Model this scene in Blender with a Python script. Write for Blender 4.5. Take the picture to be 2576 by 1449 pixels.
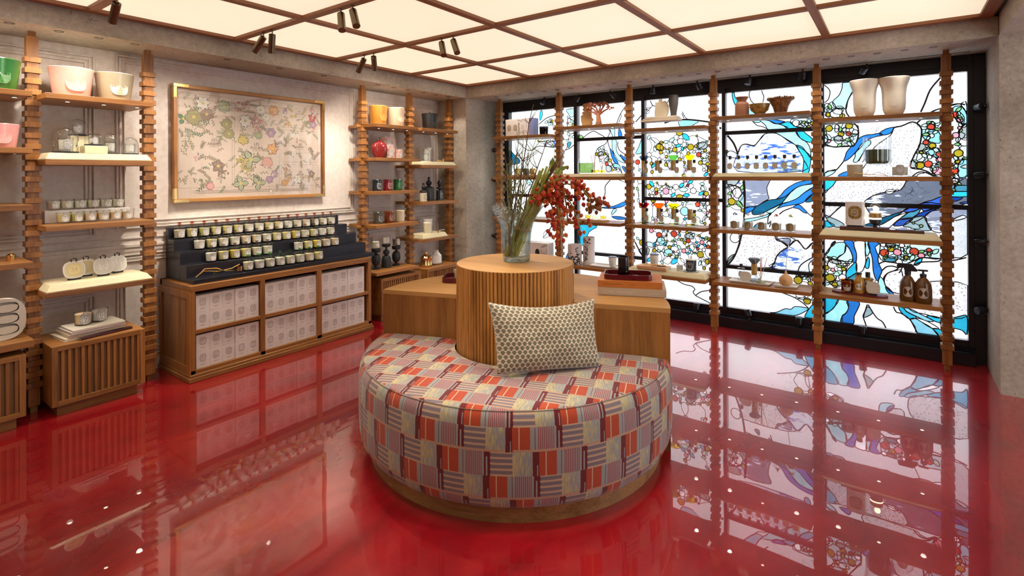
import bpy, bmesh, math, random
from math import pi, sin, cos, radians, hypot, atan2
from mathutils import Vector, Matrix
random.seed(7)
S = bpy.context.scene
COL = S.collection
for o in list(bpy.data.objects): bpy.data.objects.remove(o)

# ---------------------------------------------------------------- camera
cam_d = bpy.data.cameras.new('camera'); cam = bpy.data.objects.new('camera', cam_d); COL.objects.link(cam)
cam.location = (0, 0, 1.5)
cam.matrix_world = Matrix.Translation((0, 0, 1.5)) @ Matrix.Rotation(radians(36.096), 4, 'Z') @ Matrix.Rotation(pi/2, 4, 'X') @ Matrix.Rotation(radians(-0.2785), 4, 'Z')
cam_d.sensor_width = 36; cam_d.lens = 1320.4/2576*36
cam_d.shift_y = -(724.5-437)/2576
cam_d.clip_start = .05; cam_d.clip_end = 200
S.camera = cam
S.view_settings.view_transform = 'Standard'; S.view_settings.look = 'None'
S.view_settings.gamma = 1; S.view_settings.exposure = 0.65
S.view_settings.use_curve_mapping = False

# ---------------------------------------------------------------- light: overcast daylight outside
W = bpy.data.worlds.new('world'); S.world = W; W.use_nodes = True
nt = W.node_tree; bgn = nt.nodes['Background']
tc = nt.nodes.new('ShaderNodeTexCoord'); nz = nt.nodes.new('ShaderNodeTexNoise'); nz.inputs['Scale'].default_value = 2.2; nz.inputs['Detail'].default_value = 4
cr = nt.nodes.new('ShaderNodeValToRGB'); cr.color_ramp.elements[0].color = (.82, .87, .96, 1); cr.color_ramp.elements[1].color = (1, .99, .98, 1)
cr.color_ramp.elements[0].position = .3; cr.color_ramp.elements[1].position = .6
nt.links.new(tc.outputs['Generated'], nz.inputs['Vector']); nt.links.new(nz.outputs['Fac'], cr.inputs['Fac']); nt.links.new(cr.outputs['Color'], bgn.inputs['Color'])
bgn.inputs['Strength'].default_value = 3.3
PANEL_E = .56        # luminous ceiling panels
SPOT_E = 10           # recessed downlight, W
TRACK_E = 34
SHELF_E = 1.2

# ---------------------------------------------------------------- node helpers
def new_mat(name):
    m = bpy.data.materials.new(name); m.use_nodes = True
    return m, m.node_tree, m.node_tree.nodes['Principled BSDF']
def N(nt, t, **kw):
    n = nt.nodes.new(t)
    for k, v in kw.items():
        if k in n.inputs.keys() if not k.startswith('_') else False: n.inputs[k].default_value = v
        else: setattr(n, k.lstrip('_'), v)
    return n
def L(nt, a, b): nt.links.new(a, b)
def math_n(nt, op, a, b=None, c=None):
    n = nt.nodes.new('ShaderNodeMath'); n.operation = op
    for i, v in enumerate((a, b, c)):
        if v is None: continue
        if hasattr(v, 'is_linked') or hasattr(v, 'links'): nt.links.new(v, n.inputs[i])
        else: n.inputs[i].default_value = v
    return n.outputs[0]
def mix(nt, fac, a, b, mode='MIX'):
    n = nt.nodes.new('ShaderNodeMix'); n.data_type = 'RGBA'; n.blend_type = mode
    for s, v in ((n.inputs[0], fac), (n.inputs[6], a), (n.inputs[7], b)):
        if hasattr(v, 'links'): nt.links.new(v, s)
        else: s.default_value = v if not isinstance(v, tuple) else (*v[:3], 1)
    return n.outputs[2]
def ramp(nt, fac, stops, interp='LINEAR'):
    n = nt.nodes.new('ShaderNodeValToRGB'); n.color_ramp.interpolation = interp
    el = n.color_ramp.elements
    while len(el) < len(stops): el.new(.5)
    for e, (p, c) in zip(el, stops):
        e.position = p; e.color = (*c, 1) if len(c) == 3 else c
    nt.links.new(fac, n.inputs[0]); return n.outputs[0]
def plain(name, col, rough=.5, metal=0, **kw):
    m, nt, b = new_mat(name)
    b.inputs['Base Color'].default_value = (*col, 1); b.inputs['Roughness'].default_value = rough; b.inputs['Metallic'].default_value = metal
    tcn = N(nt, 'ShaderNodeTexCoord'); nn = N(nt, 'ShaderNodeTexNoise'); nn.inputs['Scale'].default_value = 40
    L(nt, tcn.outputs['Object'], nn.inputs['Vector'])
    L(nt, mix(nt, nn.outputs['Fac'], tuple(c*.93 for c in col), tuple(min(1, c*1.06) for c in col)), b.inputs['Base Color'])
    for k, v in kw.items(): b.inputs[k.replace('_', ' ')].default_value = v
    return m
def wood(name, dark, light, axis='Z', scale=1.0, rough=.42, streak=1.0, bump=.12):
    m, nt, b = new_mat(name)
    tcn = N(nt, 'ShaderNodeTexCoord'); oi = N(nt, 'ShaderNodeObjectInfo')
    mp = N(nt, 'ShaderNodeMapping'); add = N(nt, 'ShaderNodeVectorMath'); add.operation = 'ADD'
    sc = N(nt, 'ShaderNodeVectorMath'); sc.operation = 'SCALE'; sc.inputs[0].default_value = (7.3, 5.1, 9.7); L(nt, oi.outputs['Random'], sc.inputs['Scale'])
    L(nt, tcn.outputs['Object'], add.inputs[0]); L(nt, sc.outputs[0], add.inputs[1]); L(nt, add.outputs[0], mp.inputs['Vector'])
    k = {'X': (1.2, 24, 24), 'Y': (24, 1.2, 24), 'Z': (24, 24, 1.2)}[axis]
    mp.inputs['Scale'].default_value = tuple(v*scale for v in k)
    n1 = N(nt, 'ShaderNodeTexNoise'); n1.inputs['Scale'].default_value = 4.0; n1.inputs['Detail'].default_value = 6; n1.inputs['Roughness'].default_value = .65
    n2 = N(nt, 'ShaderNodeTexNoise'); n2.inputs['Scale'].default_value = .55; n2.inputs['Detail'].default_value = 3; n2.inputs['Distortion'].default_value = .8
    L(nt, mp.outputs[0], n1.inputs['Vector']); L(nt, mp.outputs[0], n2.inputs['Vector'])
    f = math_n(nt, 'ADD', math_n(nt, 'MULTIPLY', n1.outputs['Fac'], .55*streak), math_n(nt, 'MULTIPLY', n2.outputs['Fac'], .55))
    f = math_n(nt, 'ADD', f, math_n(nt, 'MULTIPLY', math_n(nt, 'SUBTRACT', oi.outputs['Random'], .5), .10))
    c = ramp(nt, f, [(.34, dark), (.52, tuple((a+b_)/2 for a, b_ in zip(dark, light))), (.7, light)])
    L(nt, c, b.inputs['Base Color']); b.inputs['Roughness'].default_value = rough
    bp = N(nt, 'ShaderNodeBump'); bp.inputs['Strength'].default_value = bump; bp.inputs['Distance'].default_value = .002
    L(nt, n1.outputs['Fac'], bp.inputs['Height']); L(nt, bp.outputs[0], b.inputs['Normal'])
    return m
def emis(name, col, s):
    m, nt, b = new_mat(name); b.inputs['Base Color'].default_value = (*[c*.8 for c in col], 1)
    b.inputs['Emission Color'].default_value = (*col, 1); b.inputs['Emission Strength'].default_value = s; return m
def concrete(name, a, b_, c_, scale=1.0, pits=1.0, bump=.25):
    m, nt, b = new_mat(name)
    g = N(nt, 'ShaderNodeNewGeometry')
    n1 = N(nt, 'ShaderNodeTexNoise'); n1.inputs['Scale'].default_value = 1.7*scale; n1.inputs['Detail'].default_value = 5
    n2 = N(nt, 'ShaderNodeTexNoise'); n2.inputs['Scale'].default_value = 34*scale; n2.inputs['Detail'].default_value = 5; n2.inputs['Roughness'].default_value = .7
    n3 = N(nt, 'ShaderNodeTexNoise'); n3.inputs['Scale'].default_value = 60*scale; n3.inputs['Detail'].default_value = 3
    n4 = N(nt, 'ShaderNodeTexNoise'); n4.inputs['Scale'].default_value = 4*scale; n4.inputs['Detail'].default_value = 2
    for n in (n1, n2, n3, n4): L(nt, g.outputs['Position'], n.inputs['Vector'])
    col = ramp(nt, n1.outputs['Fac'], [(.3, a), (.5, b_), (.72, c_)])
    col = mix(nt, .5, col, ramp(nt, n2.outputs['Fac'], [(.3, (.30, .30, .30)), (.7, (.72, .72, .72))]), 'OVERLAY')
    pit = math_n(nt, 'MULTIPLY', ramp(nt, n3.outputs['Fac'], [(.64, (0, 0, 0)), (.70, (1, 1, 1))]), ramp(nt, n4.outputs['Fac'], [(.54, (0, 0, 0)), (.62, (1, 1, 1))]))
    pit = math_n(nt, 'MULTIPLY', pit, .75*pits)
    col = mix(nt, pit, col, (.045, .042, .038))
    L(nt, col, b.inputs['Base Color']); b.inputs['Roughness'].default_value = .78
    bp = N(nt, 'ShaderNodeBump'); bp.inputs['Strength'].default_value = bump; bp.inputs['Distance'].default_value = .004
    L(nt, math_n(nt, 'SUBTRACT', n2.outputs['Fac'], pit), bp.inputs['Height']); L(nt, bp.outputs[0], b.inputs['Normal'])
    return m

OAK_D, OAK_L = (.135, .048, .010), (.40, .172, .042)
M = {}
M['oak_z'] = wood('oak_vertical', OAK_D, OAK_L, 'Z')
M['oak_y'] = wood('oak_along_y', OAK_D, OAK_L, 'Y')
M['oak_x'] = wood('oak_along_x', OAK_D, OAK_L, 'X')
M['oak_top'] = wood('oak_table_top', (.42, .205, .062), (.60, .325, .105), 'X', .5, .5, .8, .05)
M['oak_flute'] = wood('oak_flutes', (.13, .045, .008), (.50, .225, .052), 'Z', 1.0, .38, 1.2)
M['walnut'] = wood('dark_wood', (.05, .018, .010), (.14, .05, .028), 'X')
M['frame_wood'] = wood('ceiling_wood', (.22, .078, .026), (.38, .155, .062), 'X', 1, .5, .6)
M['concrete'] = concrete('grey_microcement', (.27, .23, .185), (.37, .32, .262), (.47, .42, .355))
M['plaster'] = concrete('cream_plaster', (.60, .525, .47), (.70, .625, .565), (.77, .70, .64), .6, 0, .08)
M['black'] = plain('black_metal', (.006, .006, .012), .32)
M['matt_black'] = plain('matt_black', (.012, .012, .014), .45)
M['ebony'] = wood('black_stained_oak', (.004, .004, .007), (.018, .018, .028), 'Y', 1, .3)
M['white'] = plain('white_card', (.74, .69, .67), .6)
M['paper'] = plain('label_paper', (.80, .77, .73), .6)
M['kraft'] = plain('label_gold_paper', (.42, .30, .17), .6)
M['ink'] = plain('black_ink', (.015, .013, .012), .6)
M['grey_ink'] = plain('grey_ink', (.14, .115, .11), .6)
M['cream'] = plain('cream_resin', (.76, .68, .45), .5, 0, Subsurface_Weight=.15)
M['cane'] = plain('woven_cane', (.26, .135, .055), .7)
M['brass'] = plain('polished_brass', (.83, .56, .22), .16, 1)
M['bronze'] = plain('bronze', (.17, .12, .075), .34, 1)
M['lamp_glow'] = emis('lamp_glow', (1, .86, .66), 4.5)
M['ceiling_glow'] = emis('luminous_ceiling', (.90, .81, .61), PANEL_E)
M['lead'] = plain('lead_came', (.035, .03, .035), .5)

# ---------------------------------------------------------------- mesh helpers
class MB:
    def __init__(s): s.bm = bmesh.new(); s.uv = None
    def box(s, x0, y0, z0, x1, y1, z1, m=0, bev=0):
        if x1 < x0: x0, x1 = x1, x0
        if y1 < y0: y0, y1 = y1, y0
        if z1 < z0: z0, z1 = z1, z0
        vs = [s.bm.verts.new(p) for p in ((x0,y0,z0),(x1,y0,z0),(x1,y1,z0),(x0,y1,z0),(x0,y0,z1),(x1,y0,z1),(x1,y1,z1),(x0,y1,z1))]
        fs = [s.bm.faces.new([vs[i] for i in f]) for f in ((3,2,1,0),(4,5,6,7),(0,1,5,4),(1,2,6,5),(2,3,7,6),(3,0,4,7))]
        for f in fs: f.material_index = m
        if bev:
            es = list({e for f in fs for e in f.edges})
            r = bmesh.ops.bevel(s.bm, geom=es, offset=bev, segments=1, affect='EDGES', profile=.5)
            for f in r['faces']: f.material_index = m
        return s
    def lathe(s, prof, n=24, c=(0, 0, 0), m=0, cap=True, flute=0, fn=0, twist=0, sy=1.0):
        rings = []
        for i, (r, z) in enumerate(prof):
            if r < 1e-5: rings.append([s.bm.verts.new((c[0], c[1], c[2]+z))]); continue
            ring = []
            for k in range(n):
                a = 2*pi*k/n + twist*z; rr = r*(1+flute*cos(fn*2*pi*k/n)) if fn else r
                ring.append(s.bm.verts.new((c[0]+rr*cos(a), c[1]+rr*sin(a)*sy, c[2]+z)))
            rings.append(ring)
        for a, b in zip(rings, rings[1:]):
            if len(a) == 1 and len(b) == 1: continue
            for k in range(n):
                k2 = (k+1) % n
                if len(a) == 1: f = [a[0], b[k2], b[k]]
                elif len(b) == 1: f = [a[k], a[k2], b[0]]
                else: f = [a[k], a[k2], b[k2], b[k]]
                ff = s.bm.faces.new(f); ff.material_index = m; ff.smooth = True
        if cap:
            for r_, fl in ((rings[0], True), (rings[-1], False)):
                if len(r_) > 1:
                    ff = s.bm.faces.new(r_[::-1] if fl else r_); ff.material_index = m
        return s
    def tube(s, pts, r, n=8, m=0, cap=True):
        pts = [Vector(p) for p in pts]; rs = r if isinstance(r, (list, tuple)) else [r]*len(pts)
        rings = []; up = None
        for i, p in enumerate(pts):
            t = (pts[min(i+1, len(pts)-1)]-pts[max(i-1, 0)])
            if t.length < 1e-9: t = Vector((0, 0, 1))
            t.normalize()
            if up is None:
                up = Vector((0, 0, 1)) if abs(t.z) < .9 else Vector((1, 0, 0))
            a = t.cross(up)
            if a.length < 1e-4: a = t.cross(Vector((0, 1, 0)))
            a.normalize(); b = t.cross(a).normalized(); up = -b if False else up
            rings.append([s.bm.verts.new(p+(a*cos(2*pi*k/n)+b*sin(2*pi*k/n))*rs[i]) for k in range(n)])
        for a, b in zip(rings, rings[1:]):
            for k in range(n):
                ff = s.bm.faces.new([a[k], b[k], b[(k+1) % n], a[(k+1) % n]]); ff.material_index = m; ff.smooth = True
        if cap:
            for r_ in (rings[0], rings[-1][::-1]):
                ff = s.bm.faces.new(r_); ff.material_index = m
        return s
    def prism(s, poly, h0, h1, ax='Z', m=0, side_m=None):
        f3 = {'Z': lambda a, b, h: (a, b, h), 'Y': lambda a, b, h: (a, h, b), 'X': lambda a, b, h: (h, a, b)}[ax]
        A = [s.bm.verts.new(f3(a, b, h0)) for a, b in poly]; B = [s.bm.verts.new(f3(a, b, h1)) for a, b in poly]
        n = len(poly); fs = [s.bm.faces.new(A[::-1]), s.bm.faces.new(B)]
        sd = []
        for k in range(n): sd.append(s.bm.faces.new([A[k], A[(k+1) % n], B[(k+1) % n], B[k]]))
        for f in fs: f.material_index = m
        for f in sd: f.material_index = m if side_m is None else side_m
        return s
    def quad(s, pts, m=0):
        f = s.bm.faces.new([s.bm.verts.new(p) for p in pts]); f.material_index = m; return s
    def sphere(s, c, r, m=0, u=10, v=6, sz=1.0):
        prof = [(r*sin(pi*i/v), -r*cos(pi*i/v)*sz) for i in range(v+1)]
        prof[0] = (0, prof[0][1]); prof[-1] = (0, prof[-1][1])
        return s.lathe(prof, u, c, m, cap=False)
    def mesh(s, name, mats, sharp=40, normals=True):
        if normals: bmesh.ops.recalc_face_normals(s.bm, faces=s.bm.faces)
        me = bpy.data.meshes.new(name); s.bm.to_mesh(me); s.bm.free()
        for m in (mats if isinstance(mats, (list, tuple)) else [mats]): me.materials.append(M[m] if isinstance(m, str) else m)
        if sharp:
            try: me.set_sharp_from_angle(angle=radians(sharp))
            except Exception: pass
        return me
    def build(s, name, mats, parent=None, loc=None, rot=0, **kw):
        return link(name, s.mesh(name, mats, **kw), parent, loc, rot)
def link(name, me, parent=None, loc=None, rot=0):
    o = bpy.data.objects.new(name, me); COL.objects.link(o)
    if parent is not None: o.parent = parent
    if loc is not None: o.location = loc
    if rot: o.rotation_euler = (0, 0, rot) if not isinstance(rot, tuple) else rot
    return o
def tag(o, label=None, cat=None, group=None, kind=None):
    for k, v in (('label', label), ('category', cat), ('group', group), ('kind', kind)):
        if v: o[k] = v
    return o
def thing(name, label, cat, loc=(0, 0, 0), rot=0, group=None):
    o = bpy.data.objects.new(name, None); COL.objects.link(o); o.empty_display_size = .05
    o.location = loc; o.rotation_euler = (0, 0, rot) if not isinstance(rot, tuple) else rot
    return tag(o, label, cat, group)
def dup(root, loc, rot=0, label=None, group=None):
    def rec(o, par):
        c = o.copy(); COL.objects.link(c)
        if par: c.parent = par
        for ch in KIDS(o): rec(ch, c)
        return c
    c = rec(root, None); c.location = loc; c.rotation_euler = (0, 0, rot) if not isinstance(rot, tuple) else rot
    if label: c['label'] = label
    if group: c['group'] = group
    return c
def KIDS(o): return list(o.children)
def struct(o): o['kind'] = 'structure'; return o
ORD = ['first','second','third','fourth','fifth','sixth','seventh','eighth','ninth','tenth','eleventh','twelfth','thirteenth','fourteenth','fifteenth','sixteenth','seventeenth','eighteenth','nineteenth','twentieth']
# ---------------------------------------------------------------- floor
m, nt, b = new_mat('red_epoxy'); M['floor'] = m
g = N(nt, 'ShaderNodeNewGeometry'); mp = N(nt, 'ShaderNodeMapping'); mp.inputs['Rotation'].default_value = (0, 0, radians(-25)); mp.inputs['Scale'].default_value = (1.6, .7, 1)
n1 = N(nt, 'ShaderNodeTexNoise'); n1.inputs['Scale'].default_value = 1.5; n1.inputs['Detail'].default_value = 7; n1.inputs['Roughness'].default_value = .62; n1.inputs['Distortion'].default_value = .5
n2 = N(nt, 'ShaderNodeTexNoise'); n2.inputs['Scale'].default_value = 2.6; n2.inputs['Detail'].default_value = 8; n2.inputs['Roughness'].default_value = .7; n2.inputs['Distortion'].default_value = .8
n3 = N(nt, 'ShaderNodeTexNoise'); n3.inputs['Scale'].default_value = 3.2; n3.inputs['Detail'].default_value = 1
L(nt, g.outputs['Position'], mp.inputs['Vector'])
for n in (n1, n2): L(nt, mp.outputs[0], n.inputs['Vector'])
L(nt, g.outputs['Position'], n3.inputs['Vector'])
c = ramp(nt, n1.outputs['Fac'], [(.3, (.17, .003, .007)), (.52, (.31, .006, .012)), (.72, (.43, .014, .016))])
dk = ramp(nt, n2.outputs['Fac'], [(.58, (0, 0, 0)), (.74, (1, 1, 1))])
c = mix(nt, math_n(nt, 'MULTIPLY', dk, .8), c, (.10, .004, .008))
L(nt, c, b.inputs['Base Color']); b.inputs['Roughness'].default_value = .22; b.inputs['Specular IOR Level'].default_value = .4
b.inputs['Coat Weight'].default_value = 1; b.inputs['Coat Roughness'].default_value = .012; b.inputs['Coat IOR'].default_value = 1.72
bp = N(nt, 'ShaderNodeBump'); bp.inputs['Strength'].default_value = .05; bp.inputs['Distance'].default_value = .01
L(nt, n3.outputs['Fac'], bp.inputs['Height']); L(nt, bp.outputs[0], b.inputs['Coat Normal'])
XL, XR, YB, YW = -4.66, 2.6, -4.0, 5.46
struct(MB().box(XL-.1, YB-.1, -.1, XR+.1, YW+.1, 0).build('floor', 'floor'))

# ---------------------------------------------------------------- walls
struct(MB().box(XL-.12, YB, 0, XL, 4.81, 2.62).build('wall_left', 'plaster'))
wp = MB().box(XL-.12, 4.81, 0, -4.193, 5.6, 2.62).build('wall_pier', 'concrete'); struct(wp)
struct(MB().box(.571, 4.787, 0, 1.49, 5.6, 2.62).build('wall_right_pier', 'concrete'))
struct(MB().box(1.49, 4.80, 2.35, XR, 5.0, 2.62).build('wall_over_door', 'concrete'))
sh = MB()
for xx in (1.49, 2.0, 2.55): sh.box(xx, 4.83, 0, xx+.05, 4.88, 2.35, bev=.002)
for zz in (0, 1.05, 1.9, 2.31): sh.box(1.54, 4.835, zz, 2.55, 4.875, zz+.04, bev=.002)
struct(sh.build('door_1', 'black'))
wr = MB(); wr.box(XR, YB, 0, XR+.12, 2.4, 2.62); wr.box(XR, 4.5, 0, XR+.12, 5.6, 2.62); wr.box(XR, 2.4, 0, XR+.12, 4.5, .12); wr.box(XR, 2.4, 2.32, XR+.12, 4.5, 2.62)  # opening in the unseen right wall, added to let in fill daylight
struct(wr.build('wall_right', 'concrete'))
sh = MB()
for k_ in range(3): sh.box(XR+.03, 2.4+1.025*k_, .12, XR+.08, 2.45+1.025*k_, 2.32, bev=.002)
for zz in (.12, 1.2, 2.28): sh.box(XR+.035, 2.45, zz, XR+.075, 4.5, zz+.04, bev=.002)
struct(sh.build('window_6', 'black'))  # bars of the added out-of-view window
struct(MB().box(XL-.12, YB-.12, 0, XR+.12, YB, 2.62).build('wall_back', 'plaster'))
w = MB().box(-4.193, 5.40, 2.425, .571, 5.6, 2.62); struct(w.build('wall_window_head', 'concrete'))
# concrete soffit beams round the luminous ceiling
def groove_beam(): 
    b_ = MB(); b_.box(XL, YB, 2.417, -4.190, 4.811, 2.62); b_.box(XL, 4.811, 2.417, .571, 5.36, 2.62); b_.box(.571, YB, 2.417, XR, 4.811, 2.62)
    b_.box(-4.193, 5.365, 2.417, .571, 5.60, 2.62)
    return b_
struct(groove_beam().build('ceiling_soffit', 'concrete'))
# wall mouldings (three nested strips per panel)
def mould(y0, y1, z0, z1):
    b_ = MB()
    for k, (o_, w_, d_) in enumerate(((0, .012, .020), (.022, .014, .012), (.050, .010, .016))):
        a0, a1, c0, c1 = y0+o_, y1-o_, z0+o_, z1-o_
        X0, X1 = XL-.001, XL+d_
        b_.box(X0, a0, c0, X1, a0+w_, c1, bev=.003); b_.box(X0, a1-w_, c0, X1, a1, c1, bev=.003)
        b_.box(X0, a0+w_, c0, X1, a1-w_, c0+w_, bev=.003); b_.box(X0, a0+w_, c1-w_, X1, a1-w_, c1, bev=.003)
    return b_
for i, (y0, y1, z0, z1) in enumerate(((.15, 1.285, 1.07, 2.36), (1.41, 3.53, 1.10, 2.40), (3.66, 4.77, 1.07, 2.36), (.15, 1.285, .12, .65), (1.41, 3.53, .12, .91), (3.66, 4.77, .12, .91))):
    o = mould(y0, y1, z0, z1).build('trim_%d' % (i+1), 'plaster'); struct(o)
b_ = MB(); b_.box(XL-.001, YB, .955, XL+.022, 4.81, .985, bev=.006); b_.box(XL-.001, YB, .93, XL+.012, 4.81, .955)
b_.box(XL-.001, YB, 1.02, XL+.012, 4.81, 1.035, bev=.004)
struct(b_.build('trim_7', 'plaster'))
struct(MB().box(XL-.001, YB, 0, XL+.015, 4.81, .09, bev=.004).build('baseboard_left', 'plaster'))

# ---------------------------------------------------------------- luminous ceiling
slab = struct(MB().box(XL-.12, YB-.12, 2.62, XR+.12, 5.7, 2.74).build('ceiling', 'concrete'))
GX = [-4.185, -3.235, -2.301, -1.362, -.425, .545]; GY = [4.803, 3.88, 2.96, 2.047, 1.128, .21, -.71, -1.63, -2.55, -3.47]
BW = .027
gap = MB()
gap.box(-4.190, YB, 2.55, -4.182, 4.811, 2.60); gap.box(.545, YB, 2.56, .571, 4.811, 2.60); gap.box(-4.19, 4.800, 2.55, .571, 4.811, 2.60)
gap.build('shadow_gap', 'black', slab)
me_x = {}
def batten(x0, y0, x1, y1): 
    ax = 'X' if abs(x1-x0) > abs(y1-y0) else 'Y'
    cx_, cy_ = (x0+x1)/2, (y0+y1)/2
    o = MB().box(x0-cx_, y0-cy_, 0, x1-cx_, y1-cy_, .05, bev=.0015).build('batten', M['frame_wood'] if ax == 'X' else 'frame_wood_y', slab, (cx_, cy_, 2.548)); return o
M['frame_wood_y'] = wood('ceiling_wood_along_y', (.22, .078, .026), (.38, .155, .062), 'Y', 1, .5, .6)
for i, x in enumerate(GX):
    x0, x1 = (x, x+.062) if i == 0 else ((x-.075, x) if i == 5 else (x-BW, x+BW))
    batten(x0, GY[-1], x1, GY[0])
for j, y in enumerate(GY):
    for i in range(5):
        xa = GX[i]+(.062 if i == 0 else BW); xb = GX[i+1]-(.075 if i == 4 else BW)
        y0, y1 = (y-.062, y) if j == 0 else (y-BW, y+BW)
        batten(xa, y0, xb, y1)
for j in range(len(GY)-1):
    for i in range(5):
        x0, x1 = GX[i]+.02, GX[i+1]-.02; y0, y1 = GY[j+1]+.02, GY[j]-.02
        cx_, cy_ = (x0+x1)/2, (y0+y1)/2
        o = MB().box(x0-cx_, y0-cy_, 0, x1-cx_, y1-cy_, .006).build('light_panel', 'ceiling_glow', slab, (cx_, cy_, 2.570))
# recessed downlights
dl = MB(); 
dl.lathe([(.026, .002), (.026, -.002), (.020, -.003), (.0175, .0)], 20, (0, 0, 0), 0, cap=False)
dl.lathe([(.0175, 0), (.0175, .001)], 20, (0, 0, 0), 1)
me_on = dl.mesh('recessed_downlight', ['matt_black', 'lamp_glow'])
me_off = me_on.copy(); me_off.materials[1] = M['bronze']
def spot(x, y, z, e, tgt=None, size=75, blend=.6, col=(1, .88, .74), par=None):
    ld = bpy.data.lights.new('lamp', 'SPOT'); ld.energy = e; ld.spot_size = radians(size); ld.spot_blend = blend; ld.color = col; ld.shadow_soft_size = .018
    o = bpy.data.objects.new('lamp', ld); COL.objects.link(o)
    o.location = (x, y, z)
    if tgt is not None: o.rotation_euler = (Vector(tgt)-Vector((x, y, z))).to_track_quat('-Z', 'Y').to_euler()
    if par is not None: o.parent = par; o.location = (0, 0, z)
    return o
LD = [(-4.28, y) for y in (.769, 1.0, 1.207, 1.412, 3.544, 3.75, 3.952, 4.187, 4.386, 4.593)]
LO = [(-4.27, y) for y in (2.034, 2.471, 2.905)]
WD = [(-3.835+.1695*i, 4.945) for i in range(25)]
n_ = 0
for i, (x, y) in enumerate(LD+LO+WD):
    off = (x, y) in LO
    o = link('recessed_downlight', me_off if off else me_on, None, (x, y, 2.4175))
    if off: lab = 'unlit round recessed downlight in the soffit above the framed print, %s from the left' % ORD[LO.index((x, y))]
    elif (x, y) in LD: lab = 'lit round recessed downlight in the left wall soffit, %s from the left end' % ORD[LD.index((x, y))]
    else: lab = 'lit recessed downlight over the window shelves, %s from the left' % (ORD[WD.index((x, y))] if WD.index((x, y)) < 20 else 'twenty-'+ORD[WD.index((x, y))-20])
    tag(o, lab, 'downlight', 'recessed downlights in the soffit')
    if not off:
        wl = (x, y) in WD
        if (not wl) or i % 2 == 0:
            spot(0, 0, -.012, SPOT_E*(.8 if not wl else .55), None, 95, .7, par=o)

# ---------------------------------------------------------------- stacked slat posts
P0 = 2.013; PITCH = .0686
def slat(w, h, ax):
    return MB().box(-w/2, -w/2, 0, w/2, w/2, h, bev=.0015).mesh('post_slat', 'oak_z')
ms_wide = slat(.080, .0343, 0); ms_nar = slat(.058, .0343, 0)
ms_top = MB().box(-.029, -.029, 0, .029, .029, 2.385-(P0+3*PITCH+.0343), bev=.0015).mesh('post_top_block', 'oak_z')
ms_cap = MB().box(-.0185, -.0185, 0, .0185, .0185, .032, bev=.0015).mesh('post_cap', 'oak_z')
ms_bot = MB().box(-.029, -.029, 0, .029, .029, P0-27*PITCH-.045, bev=.0015).mesh('post_bottom_block', 'oak_z')
ms_foot = MB().box(-.0185, -.0185, 0, .0185, .0185, .045, bev=.0015).mesh('post_foot', 'oak_z')
def post(x, y, label, group, levels=(), stub=None):
    t = thing('slatted_post', label, 'post', (x, y, 0), 0, group)
    link('cap', ms_cap, t, (0, 0, 2.385)); link('upper_block', ms_top, t, (0, 0, P0+3*PITCH+.0343))
    link('lower_block', ms_bot, t, (0, 0, .045)); link('foot', ms_foot, t, (0, 0, 0))
    for k in range(-3, 28):
        z = P0-k*PITCH
        link('slat', ms_wide, t, (0, 0, z))
        if k < 27:
            link('spacer', ms_nar, t, (0, 0, z-.0343))
    for zl in (stub or ()):
        MB().box(-.02, -.085, zl-.032, .02, -.029, zl-.001, bev=.0015).build('tenon', 'oak_y', t)
    return t
LV_A = (2.013, 1.670, 1.327, .984); LV_B = (2.013, 1.601, 1.190, .778)
PY = [.257, .898, 1.539, 3.461, 4.108, 4.757]
names = ['slatted oak post at the far left beyond the frame', 'slatted oak post of the left wall, nearest one at the far left', 'slatted oak post between the left shelves and the oak candle cabinet',
         'slatted oak post right of the framed print and candle cabinet', 'slatted oak post between the two narrow far left shelf bays', 'slatted oak post against the concrete pier in the far corner']
POSTS_L = [post(-4.428, y, names[i], 'slatted posts of the left wall', stub=LV_A if i == 3 else (LV_B[:3] if i == 4 else None)) for i, y in enumerate(PY) if i > 0]
WX = [.316-.849*(5-i) for i in range(6)]
wn = ['slatted oak post beside the concrete pier at the left end of the window', 'slatted oak post behind the red berries', 'slatted oak post third from the left along the window',
      'slatted oak post fourth from the left along the window', 'slatted oak post fifth along the window, left of the tall white vases', 'slatted oak post at the right end of the window shelves']
POSTS_W = [post(x, 5.14, wn[i], 'slatted posts of the window wall') for i, x in enumerate(WX)]

# ---------------------------------------------------------------- shelves
ms_sl = MB().lathe([(.017, 0), (.017, -.002), (.012, -.003)], 16, cap=False).lathe([(.012, -.0025), (.012, -.002)], 16, m=1).mesh('shelf_light', ['bronze', 'lamp_glow'])
def shelf_l(y0, y1, z, label, lights=3, xf=-4.197, zb=.033, group='oak shelves of the left wall'):
    yc = (y0+y1)/2
    b_ = MB(); b_.box(-.44, y0-yc, -zb, 0, y1-yc, 0, bev=.0015)
    o = b_.build('wall_shelf', 'oak_y', None, (xf, yc, z)); tag(o, label, 'shelf', group)
    for k in range(lights):
        l = link('shelf_light', ms_sl, o, (-.12, (y1-y0)*((k+.7)/lights-.5), -zb))
    for k in range(lights):
        if k % 2 == 0: spot(0, 0, -.006, SHELF_E, None, 130, .9, par=KIDS(o)[k])
    return o
lvn = ['top', 'second', 'third', 'fourth', 'lowest']
for k, z in enumerate(LV_A): shelf_l(.27, .855, z, 'oak shelf cut off by the left photo edge, %s level' % lvn[k])
shelf_l(.27, .858, .514, 'thick oak shelf over the cut-off slatted cabinet at the left edge', 0, zb=.042)
for k, z in enumerate(LV_B): shelf_l(.914, 1.494, z, 'oak shelf of the near left bay, %s level under %s' % (lvn[k], ('two large pink and grey candles', 'glass domes', 'rows of small candles', 'four oval ceramic discs')[k]))
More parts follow.
